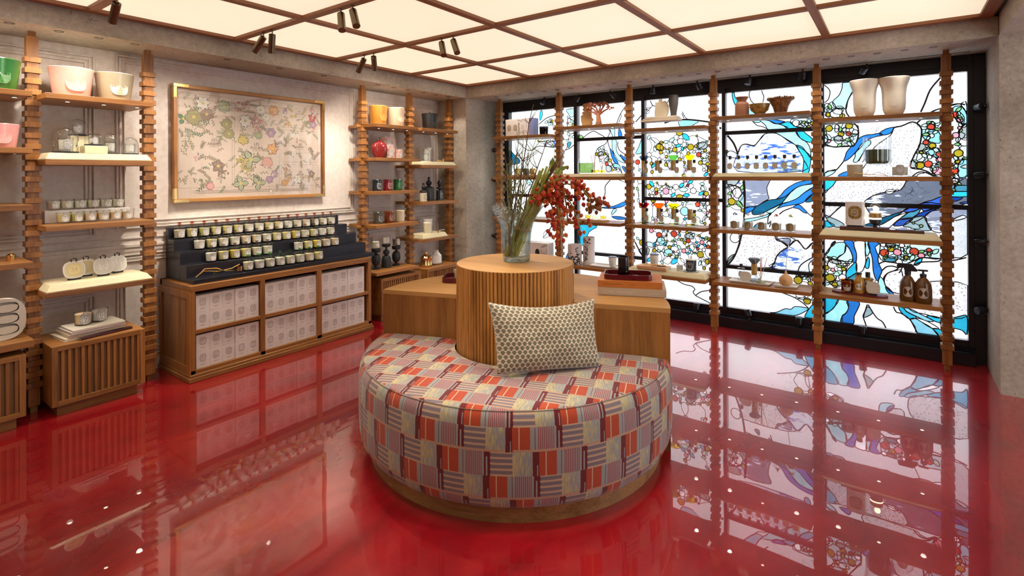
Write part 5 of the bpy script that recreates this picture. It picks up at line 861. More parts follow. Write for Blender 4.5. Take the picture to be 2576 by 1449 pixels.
def soup(pts_w, pts_h, n=36, e=2.7):
    out = []
    for k in range(n):
        a = 2*pi*k/n; c, s_ = cos(a), sin(a)
        out.append((pts_w/2*math.copysign(abs(c)**(2/e), c), pts_h/2*math.copysign(abs(s_)**(2/e), s_)))
    return out
TXT = {}
def glyph(s, size):
    if s in TXT: base = TXT[s]
    else:
        cu = bpy.data.curves.new('t', 'FONT'); cu.body = s; cu.size = 1; cu.align_x = 'CENTER'; cu.align_y = 'CENTER'; cu.resolution_u = 2
        o = bpy.data.objects.new('t', cu); me = bpy.data.meshes.new_from_object(o)
        base = ([tuple(v.co[:2]) for v in me.vertices], [tuple(p.vertices) for p in me.polygons]); TXT[s] = base
        bpy.data.objects.remove(o); bpy.data.meshes.remove(me); bpy.data.curves.remove(cu)
    return [(x*size, y*size) for x, y in base[0]], base[1]
class Flat:
    """flat printed marks laid on a plane or wrapped on a vertical cylinder, facing -Y"""
    def __init__(s, R=None, R2=None): s.b = MB(); s.R = R
    def P(s, x, z, d):
        if s.R: a = x/s.R; return ((s.R+d)*sin(a), -(s.R+d)*cos(a), z)
        return (x, -d, z)
    def poly(s, pts, d, m):
        f = s.b.bm.faces.new([s.b.bm.verts.new(s.P(x, z, d)) for x, z in pts]); f.material_index = m
    def fan(s, pts, c, d, m):
        cv_ = s.b.bm.verts.new(s.P(*c, d)); vs = [s.b.bm.verts.new(s.P(x, z, d)) for x, z in pts]
        for i in range(len(vs)): s.b.bm.faces.new([cv_, vs[i], vs[(i+1) % len(vs)]]).material_index = m
    def ring(s, w, h, t, cz, d, m, cx_=0):
        A_ = soup(w, h); B_ = soup(w-2*t, h-2*t)
        va = [s.b.bm.verts.new(s.P(cx_+x, cz+z, d)) for x, z in A_]; vb = [s.b.bm.verts.new(s.P(cx_+x, cz+z, d)) for x, z in B_]
        n = len(va)
        for i in range(n): s.b.bm.faces.new([va[i], va[(i+1) % n], vb[(i+1) % n], vb[i]]).material_index = m
    def text(s, t, size, x0, z0, d, m, rot=0):
        vs, fs = glyph(t, size); V_ = [s.b.bm.verts.new(s.P(x0+x*cos(rot)-y*sin(rot), z0+x*sin(rot)+y*cos(rot), d)) for x, y in vs]
        for f in fs:
            try: s.b.bm.faces.new([V_[i] for i in f]).material_index = m
            except ValueError: pass
    def line(s, a, b, t, d, m):
        dx, dz = b[0]-a[0], b[1]-a[1]; l = hypot(dx, dz) or 1; nx, nz = -dz/l*t/2, dx/l*t/2
        s.poly([(a[0]+nx, a[1]+nz), (b[0]+nx, b[1]+nz), (b[0]-nx, b[1]-nz), (a[0]-nx, a[1]-nz)], d, m)
    def oval(s, w, h, word, cz=0, d0=.0003, plate=True, pm=0, im=1, cx_=0, big=1.0):
        if plate: s.fan([(cx_+x, cz+z) for x, z in soup(w, h)], (cx_, cz), d0, pm)
        d = d0+.0003
        s.ring(w*.97, h*.97, w*.022, cz, d, im, cx_); s.ring(w*.66, h*.68, w*.028, cz, d, im, cx_)
        for k in range(24):
            a = 2*pi*k/24; O_ = soup(w*.90, h*.90, 48)[(k*2) % 48]; I_ = soup(w*.76, h*.78, 48)[(k*2) % 48]
            s.line((cx_+O_[0], cz+O_[1]), (cx_+I_[0], cz+I_[1]), w*.035, d, im)
        rows = [word] if len(word) <= 2 else ([word[:2], word[2:]] if len(word) <= 4 else ([word[:2], word[2:4], word[4:]] if len(word) <= 6 else [word[:3], word[3:5], word[5:]]))
        rn = random.Random(word); sz = h*.21*big*(1.35 if len(rows) == 1 else 1)
        for i, r_ in enumerate(rows):
            for j, ch in enumerate(r_):
                if ch == ' ': continue
                s.text(ch, sz, cx_+(j-(len(r_)-1)/2)*w*.175+rn.uniform(-.02, .02)*w, cz+((len(rows)-1)/2-i)*h*.185+rn.uniform(-.03, .03)*h, d, im, rn.uniform(-.3, .3))
    def mesh(s, name, mats): return s.b.mesh(name, mats, sharp=0, normals=False)
LBL = {}
def label_mesh(w, h, word, R, mats=('paper', 'ink')):
    k = (w, h, word, R, mats)
    if k not in LBL: f = Flat(R); f.oval(w, h, word); LBL[k] = f.mesh('label', mats)
    return LBL[k]
GL = {}
def cup_mesh(rt, rb, h, mat, t=.0025, foot=.010, n=28):
    k = (rt, rb, h, mat)
    if k not in GL:
        GL[k] = MB().lathe([(0, 0), (rb*.93, 0), (rb, .003), (rb+(rt-rb)*.5, h*.5), (rt, h), (rt-t, h), (rb+(rt-rb)*.5-t, h*.5), (rb-t, foot), (0, foot)], n, cap=False).mesh('glass_cup', mat)
    return GL[k]
def wax_mesh(rt, rb, h, mat):
    k = ('w', rt, rb, h, mat)
    if k not in GL: GL[k] = MB().lathe([(0, .011), (rb-.004, .011), (rt-.004, h), (0, h-.002)], 22, cap=False).mesh('wax', mat)
    return GL[k]
W_ICK = MB().tube([(0, 0, 0), (.001, 0, .012)], .0008, 5).mesh('wick', 'ink')
def candle(name, label, loc, rot, rt=.041, rb=.036, h=.088, glass='clear_glass', wax='wax_cream', word='BAIES', lw=.046, lmat=('paper', 'ink'), fill=.80, group=None, cat='candle', z=None):
    t = thing(name, label, cat, loc, rot, group)
    link('glass_cup', cup_mesh(rt, rb, h, glass), t)
    link('wax', wax_mesh(rb+(rt-rb)*fill, rb, h*fill, wax), t); link('wick', W_ICK, t, (0, 0, h*fill-.003))
    if word: link('label', label_mesh(lw, lw*1.28, word, (rt+rb)/2+.0012, lmat), t, (0, 0, h*.47), (radians(-math.degrees(math.atan((rt-rb)/h))*.9), 0, 0))
    return t
RX = pi/2     # label turned towards +X for the left wall

# ---------------------------------------------------------------- 49 lidded candles on the black stand
LID = MB().lathe([(0, 0), (.043, 0), (.043, .004), (.036, .006), (0, .006)], 26, cap=False).mesh('glass_lid', 'clear_glass')
def knob(mat): return MB().lathe([(0, 0), (.006, .0), (.005, .008), (.011, .014), (.016, .036), (.013, .036), (.0, .020)], 8, cap=False).mesh('goblet_knob', mat)
KN = {1: knob('pink_acrylic'), 2: knob('lilac_acrylic'), 3: knob('lilac_acrylic'), 4: knob('green_acrylic')}
rows_ = [(1, -4.545, 1.0015, [1.793+.0914*i for i in range(16)], 'CYPRES FIGUIER MOUSSES MUGUET MYRRHE CHENE SANTAL BAIES FIGUE PIN MUSC MIEL GENET OUD IRIS TUBER'.split(), 'wax_cream wax_yellow wax_green wax_yellow wax_yellow wax_yellow wax_cream wax_cream wax_yellow wax_yellow wax_white wax_cream wax_peach wax_olive wax_cream wax_cream'.split(), 'top'),
         (2, -4.44, .9135, [1.894+.0917*i for i in range(14)], 'MIMOSA CHOISYA FRESIA METEL JASMIN CANNE LYS OLIVE VERVE AMBRE ORANGE GARDEN NARD MENTHE'.split(), 'wax_white wax_yellow wax_cream wax_cream wax_peach wax_peach wax_cream wax_yellow wax_yellow wax_gold wax_cream wax_yellow wax_white wax_cream'.split(), 'second'),
         (3, -4.33, .8215, [1.932, 2.025, 2.116, 2.205, 2.297, 2.39, 2.677, 2.774, 2.865, 2.961, 3.054], 'BAIES OYEDO ORAGE COING EVENT ENCENS POMME ROSA MIMA NEROLI AMBRE'.split(), 'wax_white wax_yellow wax_gold wax_yellow wax_cream wax_cream wax_white wax_yellow wax_gold wax_peach wax_peach'.split(), 'third'),
         (4, -4.225, .728, [2.17+.0914*i for i in range(8)], 'EVRES MENTHE VETYV MAQUIS SAUGE LIERRE VIOLET THYM'.split(), 'wax_cream wax_white wax_cream wax_white wax_cream wax_cream wax_peach wax_yellow'.split(), 'bottom')]
for rn_, x, z, ys, words, wx, nm in rows_:
    for i, y in enumerate(ys):
        t = candle('lidded_candle', 'lidded candle marked %s, %s from left on the %s black step' % (words[i], ORD[i], nm), (x, y, z), RX, rt=.0435, rb=.038, wax=wx[i], word=words[i], lw=.050, group='lidded candles on the black stepped stand')
        l = link('glass_lid', LID, t, (0, 0, .088)); link('knob', KN[rn_], l, (0, 0, .005), .4*i)

# ---------------------------------------------------------------- 60 candle boxes in the oak cabinet
def box_face(word):
    f = Flat(); w_ = .047
    f.oval(w_, w_*1.25, word, .012, .0002, False, 0, 0)
    f.line((-.02, -.034), (.02, -.034), .0014, .0005, 0); f.line((-.011, -.039), (.011, -.039), .001, .0005, 0)
    return f.mesh('printed_oval', ['grey_ink'])
BX = MB().box(-.0465, 0, 0, .0465, .095, .1225, bev=.0012).mesh('candle_box', 'white')
bw = ['ROSES FRESIA MIMOSA FIGUIER JASMIN'.split(), 'METEL SPRING CANNELLE LYS CHOISYA'.split(), 'SANTAL MUSC GENEVR MYRRHE IRIS'.split(), 'PIN GARDEN OPOPO VETYV ORANGE'.split(), 'OUD SAUGE MOUSSE VIOLET THYM'.split(), 'MAQUIS NEROLI OEILLET FLEUR COING'.split()]
by_ = [1.734, 2.252, 2.770]; BF = {}
for bay in range(3):
    for lvl in range(2):
        for col in range(5):
            word = bw[bay*2+lvl][col]
            if word not in BF: BF[word] = box_face(word)
            for st_ in range(2):
                z = (.3705 if lvl == 0 else .0825)+.123*st_
                y = by_[bay]+.0465+.0942*col
                o = link('candle_box', BX, None, (-4.125-.003*((col*7+st_*3) % 3), y, z), RX)
                tag(o, 'white %s candle box, %s of its pair, %s cabinet bay, %s shelf' % (word, 'upper' if st_ else 'lower', ('left', 'middle', 'right')[bay], ('upper', 'lower')[lvl]), 'box', 'white candle boxes in the oak cabinet')
                link('printed_oval', BF[word], o, (0, -.0003, .0612))
# wick tool on the stand's base
t = thing('wick_trimmer', 'polished brass wick trimmer lying across the bottom step of the black stand', 'tool', (-4.205, 1.93, .7385), RX)
MB().tube([(-.15, .02, .002), (-.10, .0, .055), (-.02, -.01, .05), (.05, 0, .018), (.14, .03, .004)], .0045, 8).build('upper_arm', 'brass', t)
MB().tube([(-.165, -.005, .002), (-.12, -.02, .045), (.0, .01, .02), (.10, .0, .03), (.165, .01, .052)], .0045, 8).build('lower_arm', 'brass', t)
MB().lathe([(.020, 0), (.020, .035), (.017, .035), (.017, .003)], 20, (.165, .012, .001)).build('snuffer_cup', 'brass', t)
MB().tube([(-.04, 0, -.009), (-.02, 0, .04)], .003, 6).build('rivet', 'brass', t)

# ---------------------------------------------------------------- framed botanical print
t = thing('framed_print', 'wide oak framed botanical print with brass corners above the candle stand', 'picture', (-4.655, 2.4575, 1.757), RX)
w_, h_ = .681, .474
MB().box(-w_+.012, -.022, -h_+.012, w_-.012, .0, h_-.012).build('backing', 'page', t)
for nm, a in (('top_rail', (-w_, -.055, h_-.030, w_, 0, h_)), ('bottom_rail', (-w_, -.055, -h_, w_, 0, -h_+.030))): MB().box(*a, bev=.003).build(nm, wood('fw_'+nm, (.30, .13, .03), (.48, .24, .07), 'X'), t)
for nm, a in (('left_stile', (-w_, -.0545, -h_+.03, -w_+.030, 0, h_-.03)), ('right_stile', (w_-.030, -.0545, -h_+.03, w_, 0, h_-.03))): MB().box(*a, bev=.003).build(nm, 'oak_z', t)
for sx_ in (-1, 1):
    for sz_ in (-1, 1):
        b_ = MB(); x0, z0 = sx_*(w_+.001), sz_*(h_+.001)
        b_.box(x0, -.0575, z0, x0-sx_*.115, -.003, z0-sz_*.026, bev=.002); b_.box(x0, -.0575, z0-sz_*.026, x0-sx_*.026, -.003, z0-sz_*.115, bev=.002)
        b_.build('brass_corner', 'brass', t)
FL = Flat(); mats_ = ['print_paper', 'print_ink', 'print_green', 'print_olive', 'print_pink', 'print_red', 'print_violet', 'print_orange', 'print_yellow', 'print_brown', 'print_white', 'print_deepgreen']
for n, c in zip(mats_, [(.60, .49, .42), (.13, .10, .085), (.36, .40, .29), (.34, .31, .17), (.62, .34, .32), (.50, .12, .16), (.40, .28, .42), (.64, .34, .17), (.55, .44, .16), (.30, .21, .17), (.70, .66, .61), (.12, .24, .14)]): M[n] = plain(n, c, .7)
PWX, PWZ = w_-.028, h_-.028
FL.poly([(-PWX, -PWZ), (PWX, -PWZ), (PWX, PWZ), (-PWX, PWZ)], 0, 0)
zt_, zb_ = PWZ-.035, -PWZ+.085
secs = [(-PWX+.02, -.215, zb_, zt_), (-.195, .215, zb_, zt_), (.235, PWX-.035, .19, zt_), (.235, PWX-.035, -.135, .165), (.235, PWX-.035, zb_, -.16)]
for (a, b2, c_, d2) in secs:
    for p, q in (((a, c_), (b2, c_)), ((b2, c_), (b2, d2)), ((b2, d2), (a, d2)), ((a, d2), (a, c_))): FL.line(p, q, .0016, .0004, 1)
rp = random.Random(11)
def leafshape(x, z, a, l, w, m, d, out=True):
    ca, sa = cos(a), sin(a); pts = []
    for k in range(6): t_ = k/5; pts.append((t_*l, w*sin(pi*t_)))
    for k in range(4, 0, -1): t_ = k/5; pts.append((t_*l, -w*sin(pi*t_)))
    P2 = [(x+px*ca-pz*sa, z+px*sa+pz*ca) for px, pz in pts]
    if out: FL.fan([(x+(px*1.06-.03*l)*ca-pz*1.35*sa, z+(px*1.06-.03*l)*sa+pz*1.35*ca) for px, pz in pts], (x+l*.5*ca, z+l*.5*sa), d, 1)
    FL.fan(P2, (x+l*.5*ca, z+l*.5*sa), d+.00012, m); FL.line((x, z), (x+l*ca, z+l*sa), .0008, d+.0002, 1)
def bloom(x, z, r_, m, n=8, d=.001, c=8):
    for k in range(n): leafshape(x, z, 2*pi*k/n+rp.random()*.3, r_, r_*.28, m, d+.00001*k)
    FL.fan([(x+r_*.22*cos(k), z+r_*.22*sin(k)) for k in range(6)], (x, z), d+.0004, c)
def sprig(x, z, s_, a, m, n=7):
    FL.line((x, z), (x+s_*cos(a), z+s_*sin(a)), .0016, .0006, 1)
    for k in range(n):
        t_ = (k+1)/n; sd = 1 if k % 2 else -1
        leafshape(x+s_*t_*cos(a), z+s_*t_*sin(a), a+sd*(.9-.3*t_), s_*.30, s_*.05, m, .0007+.00001*k)
def bunch(x, z, r_, m, n=22):
    for k in range(n):
        a = rp.random()*6.28; q = r_*rp.random()**.5; rr_ = r_*.14; X_, Z_ = x+q*cos(a), z+q*sin(a)
        FL.fan([(X_+rr_*1.3*cos(j*.9), Z_+rr_*1.3*sin(j*.9)) for j in range(7)], (X_, Z_), .0011+.00001*k, 1); FL.fan([(X_+rr_*cos(j*.9), Z_+rr_*sin(j*.9)) for j in range(7)], (X_, Z_), .0012+.00001*k, m)
voids = [(-.36, .02, .075, .035), (-.0, .0, .075, .05), (.42, .335, .06, .035), (.43, .02, .06, .035), (.43, -.245, .06, .035)]
def free(x, z): return not any(abs(x-a) < c_ and abs(z-b2) < d2 for a, b2, c_, d2 in voids)
for (a, b2, c_, d2), dens, gm in zip(secs, (95, 70, 24, 30, 22), ((3, 9, 2, 3, 11), (2, 2, 3, 11), (2, 3, 8), (3, 2, 9), (3, 9, 2))):
    for k in range(dens):
        x = rp.uniform(a+.01, b2-.01); z = rp.uniform(c_+.01, d2-.01)
        if free(x, z): sprig(x, z, rp.uniform(.035, .085), rp.uniform(0, 6.28), rp.choice(gm), rp.choice((5, 7, 9)))
for x, z, r_, m, n in [(-.155, .34, .05, 5, 0), (-.10, .33, .05, 4, 0), (.04, .33, .05, 10, 9), (.09, .27, .04, 10, 9), (.165, .335, .055, 7, 7), (-.10, .22, .06, 10, 8), (.0, .235, .04, 4, -1), (.02, .19, .055, 4, -1), (.135, .13, .05, 6, 6), (.02, .1, .04, 2, 9), (.15, -.02, .06, 7, 6), (-.12, .05, .05, 8, 7), (-.13, -.13, .05, 8, -2), (-.10, -.2, .045, 8, -2), (.10, -.145, .055, 4, 12), (.17, -.25, .04, 6, 6), (.12, -.30, .04, 6, 6), (-.14, -.33, .07, 2, 4), (.02, -.33, .07, 2, 3), (-.05, -.12, .09, 2, 3), (.27, .34, .03, 6, -3), (.29, .27, .022, 7, 0), (.30, .23, .03, 7, 0), (.36, .30, .035, 8, 2), (.56, .30, .05, 5, 5), (.57, .235, .045, 6, 5), (.56, .37, .03, 4, 5), (.57, .18, .03, 4, 0), (.30, -.22, .035, 7, 0), (.31, -.30, .04, 7, 0), (.27, -.33, .035, 7, 8), (.40, -.30, .05, 10, 6), (.55, -.25, .04, 9, 5), (-.60, .2, .05, 11, 3), (-.45, .34, .06, 10, 7), (-.28, .33, .06, 2, 8), (-.33, -.18, .06, 9, 5), (-.29, -.25, .055, 9, 0), (-.42, .25, .06, 9, 9), (-.52, .22, .07, 3, 11), (-.26, .18, .05, 3, 9), (-.24, .10, .05, 3, 9), (-.5, -.12, .03, 4, 0)]:
    if n == -1: bunch(x, z, r_, m, 40)
    elif n < 0: bunch(x, z, r_, m, 30)
    elif n == 0: bunch(x, z, r_*.8, m, 18)
    else: bloom(x, z, r_, m, n)
for k in range(38):
    a, b2, c_, d2 = secs[rp.choice((0, 0, 1, 1, 2, 3, 4))]; x = rp.uniform(a+.03, b2-.03); z = rp.uniform(c_+.03, d2-.03)
    if free(x, z): FL.oval(.020, .026, rp.choice(('BA', 'RO', 'FI', 'LY', '34')), z, .0018, True, 10, 1, x, 1.4)
FL.fan([(-.395+.032*cos(k*.45), zb_+.012+.032*sin(k*.45)) for k in range(14)], (-.395, zb_+.012), .0022, 5)
FL.fan([(-.395+.027*cos(k*.45), zb_+.012+.027*sin(k*.45)) for k in range(14)], (-.395, zb_+.012), .0024, 4)
for (a1, a2), (x, z) in zip((('LES', 'ARBRES'), ('LES', 'FLEURS'), ('LES', 'FRUITS'), ('LES', 'LIANES'), ('LES', 'EPICES')), [(v[0], v[1]) for v in voids]):
    s_ = .034 if a2 in ('ARBRES', 'FLEURS') else .026
    FL.text(a1, s_, x, z+s_*.55, .002, 1); FL.text(a2, s_, x, z-s_*.45, .002, 1)
    for p, q in (((-.035, -.033), (.035, -.033)), ((-.035, -.040), (.035, -.040)), ((-.035, -.033), (-.035, -.040)), ((.035, -.033), (.035, -.040))): FL.line((x+p[0], z+p[1]), (x+q[0], z+q[1]), .0012, .002, 1)
for r_ in range(4):
    x = -.53+.03*(r_ % 2)
    while x < .5:
        l = rp.uniform(.008, .03); FL.line((x, zb_-.024-.008*r_), (x+l, zb_-.024-.008*r_), .0022, .0006, 1); x += l+.004
me = FL.mesh('print', mats_); link('printed_sheet', me, t, (0, -.024, 0))
thin_glass('picture_glass', (.985, .99, .985), .0, 1.52, 1.15)
MB().box(-PWX-.002, -.046, -PWZ-.002, PWX+.002, -.044, PWZ+.002).build('glazing', 'picture_glass', t)

# ---------------------------------------------------------------- ceiling track spots in pairs
cyl = MB(); cyl.lathe([(.019, -.135), (.0235, -.135), (.0235, 0), (.018, .004), (.0, .004)], 24, (0, 0, 0)); mcyl = cyl.mesh('lamp_barrel', 'bronze')
mfc = MB().lathe([(.0, -.128), (.0205, -.128)], 20, cap=False).mesh('lamp_face', 'lamp_glow')
mstem = MB().lathe([(.0045, 0), (.0045, .03)], 10).lathe([(.014, .028), (.014, .032)], 14).mesh('stem', 'bronze')
def track(x, y, tgt, e, label):
    t = thing('track_spotlight', label, 'spotlight', (x, y, 2.516), 0, 'paired bronze spotlights on the ceiling battens')
    link('stem', mstem, t)
    d = (Vector(tgt)-Vector((x, y, 2.50))).normalized()
    b_ = link('barrel', mcyl, t, (0, 0, 0)); b_.rotation_euler = d.to_track_quat('-Z', 'Y').to_euler(); link('lamp_face', mfc, b_)
    ld = bpy.data.lights.new('lamp', 'SPOT'); ld.energy = e; ld.spot_size = radians(96 if tgt[0] < -4 else 54); ld.spot_blend = .9; ld.color = (1, .88, .74); ld.shadow_soft_size = .02
    lo = bpy.data.objects.new('lamp', ld); COL.objects.link(lo); lo.parent = b_; lo.location = (0, 0, -.145)
TS = [(-3.754, 2.05, (-4.6, 1.7, 1.3), 'left one of the pair nearest the framed print'), (-3.635, 2.05, (-4.3, 2.3, .5), 'right one of the pair nearest the framed print'),
      (-2.831, 2.052, (-1.9, 1.5, .5), 'left one of the pair over the near middle panels'), (-2.712, 2.052, (-1.5, 1.6, .5), 'right one of the pair over the near middle panels'),
      (-3.763, 2.965, (-4.6, 2.9, 1.3), 'left one of the farther pair near the framed print'), (-3.636, 2.965, (-4.6, 3.9, 1.3), 'right one of the farther pair near the framed print'),
      (-2.831, 2.965, (-1.9, 2.35, .8), 'left one of the pair above the glass vase'), (-2.709, 2.965, (-1.7, 2.5, .9), 'right one of the pair above the glass vase'),
      (-.95, 2.047, (-1.5, 1.9, .5), 'left one of the pair cut by the top photo edge'), (-.83, 2.047, (-1.1, 2.2, .4), 'right one of the pair cut by the top photo edge')]
for x, y, tg, lb in TS: track(x, y, tg, TRACK_E if tg[0] < -4 else TRACK_E*.7, 'bronze cylinder ceiling spotlight, '+lb)
for n_i, (x, y, tg) in enumerate(((-3.7, 1.13, (-4.7, 1.2, 1.5)), (-2.8, 1.13, (-1.9, 1.9, .4)), (-3.7, .21, (-4.5, 1.0, 1.5)), (-1.8, 1.13, (-1.7, 2.0, .4)), (-3.0, 3.88, (-4.5, 3.9, 1.2)), (-.4, 1.13, (-1.2, 2.2, .4)))):  # out-of-view spots added to brighten the left wall and ottoman
    if y > 3: continue
    track(x, y, tg, TRACK_E*.55, 'added unseen bronze fill spotlight on a ceiling batten above the photo edge, %s from the left' % ORD[n_i])
# ---------------------------------------------------------------- cream resin plinth slabs
def slab(w, d, h, name, label, loc, rot, bev=.022):
    b_ = MB(); P_ = []
    for z, k in ((0, 0), (h, bev)):
        P_.append([b_.bm.verts.new(p) for p in ((-w/2+k, -d/2+k, z), (w/2-k, -d/2+k, z), (w/2-k, d/2-k, z), (-w/2+k, d/2-k, z))])
    b_.bm.faces.new(P_[0][::-1]); b_.bm.faces.new(P_[1])
    for k in range(4): b_.bm.faces.new([P_[0][k], P_[0][(k+1) % 4], P_[1][(k+1) % 4], P_[1][k]])
    es = [e for e in b_.bm.edges]; bmesh.ops.bevel(b_.bm, geom=es, offset=.004, segments=2, affect='EDGES')
    o = b_.build(name, 'cream', None, loc, rot); tag(o, label, 'slab'); return o
slab(.575, .30, .044, 'resin_slab', 'cream bevelled resin slab under the ribbed glass domes, left shelves', (-4.36, 1.203, 1.6015), RX)
slab(.575, .33, .042, 'resin_slab', 'cream bevelled resin slab under the four oval ceramic discs', (-4.37, 1.203, .7785), RX, .03)
slab(.56, .26, .040, 'resin_slab', 'cream resin slab on the farthest left-wall shelf, under the domed candle', (-4.34, 4.375, 1.6015), RX)
slab(.40, .26, .048, 'resin_slab', 'short cream resin slab under two white candles in the far left bay', (-4.35, 4.32, .7785), RX, .026)
slab(.79, .26, .034, 'resin_slab', 'cream resin slab under the big clear bottle, second window bay', (-2.655, 5.11, 1.4625), 0)
slab(.79, .26, .034, 'resin_slab', 'cream resin slab under the row of eight perfume bottles', (-.962, 5.11, 1.4625), 0)
slab(.79, .27, .044, 'resin_slab', 'cream resin slab at the bottom of the third window bay', (-1.812, 5.115, .5045), 0, .028)
slab(.79, .27, .044, 'resin_slab', 'cream resin slab under the white fragrance diffuser, rightmost window bay', (-.112, 5.115, .9845), 0, .028)

# ---------------------------------------------------------------- large tapered vessels
def vessel(name, label, loc, rot, rt, rb, h, mat, word='ROSES', inner=None, lid=False, lab=True, emb=None, cat='candle', lw=None, group=None):
    t = thing(name, label, cat, loc, rot, group)
    MB().lathe([(0, 0), (rb*.96, 0), (rb, .006), (rb+(rt-rb)*.5, h*.5), (rt, h-.003), (rt-.003, h)], 48, cap=False).build('outer_shell', mat, t)
    MB().lathe([(rt-.003, h), (rt-.008, h-.003), (rt-.011, h*.86), (0, h*.84)], 40, cap=False).build('inside', inner or 'wax_white', t)
    if lab:
        w_ = lw or rt*.95; link('embossed_label', label_mesh(w_, w_*1.28, word, (rt+rb)/2+.001, (mat, emb or mat)), t, (0, 0, h*.48), (-math.atan((rt-rb)/h), 0, 0))
    if lid:
        MB().lathe([(0, 0), (rt+.002, 0), (rt+.002, .008), (0, .010)], 40, cap=False).build('lid', mat, t, (0, 0, h)); MB().box(-.004, -.009, 0, .004, .009, .022, bev=.002).build('lid_tab', mat, t, (0, 0, h+.009))
    return t
for n, c in (('emb_pink', (.90, .58, .50)), ('emb_grey', (.55, .50, .40)), ('emb_amber', (.72, .46, .16)), ('emb_light', (.78, .70, .60)), ('emb_green', (.12, .36, .09)), ('emb_white', (.75, .75, .72)), ('emb_dark', (.06, .06, .065))): gloss(n, c, .2)
vessel('giant_candle', 'very large pink ceramic candle embossed ROSES on the top left shelf', (-4.38, 1.086, 2.014), RX, .119, .095, .190, 'glaze_pink', 'ROSES', 'wax_white', emb='emb_pink')
vessel('giant_candle', 'very large grey-green ceramic candle embossed FEU DE BOIS on the top left shelf', (-4.38, 1.322, 2.014), RX, .112, .090, .190, 'glaze_grey', 'FEUDEBOIS', 'wax_cream', emb='emb_grey')
vessel('giant_candle', 'very large green glazed candle cut by the left photo edge, top shelf', (-4.37, .725, 2.014), RX, .112, .090, .19, 'glaze_green', 'FIGUIER', emb='emb_green')
vessel('giant_candle', 'large pink candle cut by the left photo edge, second shelf', (-4.37, .740, 1.671), RX, .090, .074, .145, 'glaze_pink2', 'ROSES', emb='emb_pink')
vessel('large_candle', 'large amber ceramic candle with embossed oval beside the beige one', (-4.40, 3.645, 2.014), RX, .096, .082, .205, 'glaze_amber', 'AMBRE', emb='emb_amber')
vessel('large_candle', 'large beige ceramic candle right of the amber one on the top shelf', (-4.38, 3.870, 2.014), RX, .096, .082, .205, 'glaze_beige', 'BAIES', emb='emb_light')
vessel('large_candle', 'large matt black candle with a tabbed lid on the farthest top shelf', (-4.38, 4.385, 2.014), RX, .094, .080, .180, 'matt_black', 'BAIES', lid=True, emb='emb_dark')
# ---------------------------------------------------------------- ribbed glass domes on the slab
def dome(label, loc, r, h, tw, word, base='matt_black', wax=True, group='ribbed glass domes over candles', flute=.022):
    t = thing('domed_candle', label, 'candle', loc, RX, group)
    MB().lathe([(0, 0), (r*1.02, 0), (r*1.02, .009), (0, .009)], 36, cap=False).build('base', base, t)
    pr = [(r, .009), (r*1.0, h*.25), (r*1.0, h*.52)]+[(r*cos(a)**.8 if a < pi/2 else 0, h*.55+(h*.42)*sin(a)) for a in [pi/2*k/7 for k in range(1, 7)]]+[(r*.14, h*.985)]
    MB().lathe(pr, 72, cap=True, flute=flute, fn=16, twist=tw).build('glass_dome', 'ribbed_glass', t)
    if wax:
        rr = r*.62; link('cup', cup_mesh(rr, rr*.92, h*.55, 'clear_glass'), t, (0, 0, .009)); link('wax', wax_mesh(rr*.97, rr*.92, h*.45, 'wax_white'), t, (0, 0, .009))
        link('label', label_mesh(r*.75, r*.98, word, rr+.002, ('paper', 'ink')), t, (0, 0, h*.29+.009))
    return t
dome('largest swirled glass dome over a candle, left end of the cream slab', (-4.30, 1.035, 1.6465), .066, .165, 22, 'MIMOSA')
dome('swirled glass dome with a black base raised on a cream block behind the largest dome', (-4.46, 1.139, 1.7705), .050, .115, 22, 'NARD')
dome('small ribbed glass dome on a low cream block, middle of the slab', (-4.33, 1.190, 1.7), .050, .085, 0, 'LYS')
dome('tall ribbed glass dome over a candle, fourth on the cream slab', (-4.38, 1.295, 1.6465), .050, .150, 0, 'ROMANS')
dome('ribbed glass dome over a candle, right end of the cream slab', (-4.36, 1.405, 1.6465), .050, .125, 0, 'IRIS')
tag(MB().box(-.050, -.045, 0, .050, .045, .1225, bev=.003).build('resin_block', 'cream', None, (-4.46, 1.139, 1.6465), RX), 'tall cream resin block lifting a swirled glass dome', 'block')
tag(MB().box(-.062, -.052, 0, .062, .052, .0525, bev=.003).build('resin_block', 'cream', None, (-4.33, 1.190, 1.6465), RX), 'low cream resin block lifting the small ribbed dome', 'block')
# ---------------------------------------------------------------- two rows of six small candles
tag(MB().box(-.225, -.04, 0, .245, .04, .082, bev=.002).build('riser_box', 'white', None, (-4.50, 1.19, 1.1905), RX), 'long white riser box under the back row of small candles', 'riser')
W6 = ['BAIES', 'FIGUI', 'ROSES', 'SPA', 'JASMIN', 'MUSC']
for k in range(6):
    candle('small_candle', 'small glass candle, %s from the left in the back row on the white riser' % ORD[k], (-4.495, 1.018+.0712*k, 1.2735), RX, .040, .034, .070, wax='wax_cream' if k % 2 else 'wax_white', word=W6[k], lw=.040, group='small candles on the left shelf')
    candle('small_candle', 'small glass candle, %s from the left in the front row before the white riser' % ORD[k], (-4.385, 1.044+.0705*k, 1.1905), RX, .041, .035, .074, wax=['wax_yellow', 'wax_green', 'wax_peach', 'wax_peach', 'wax_peach', 'wax_peach'][k], word=W6[::-1][k], lw=.043, group='small candles on the left shelf')
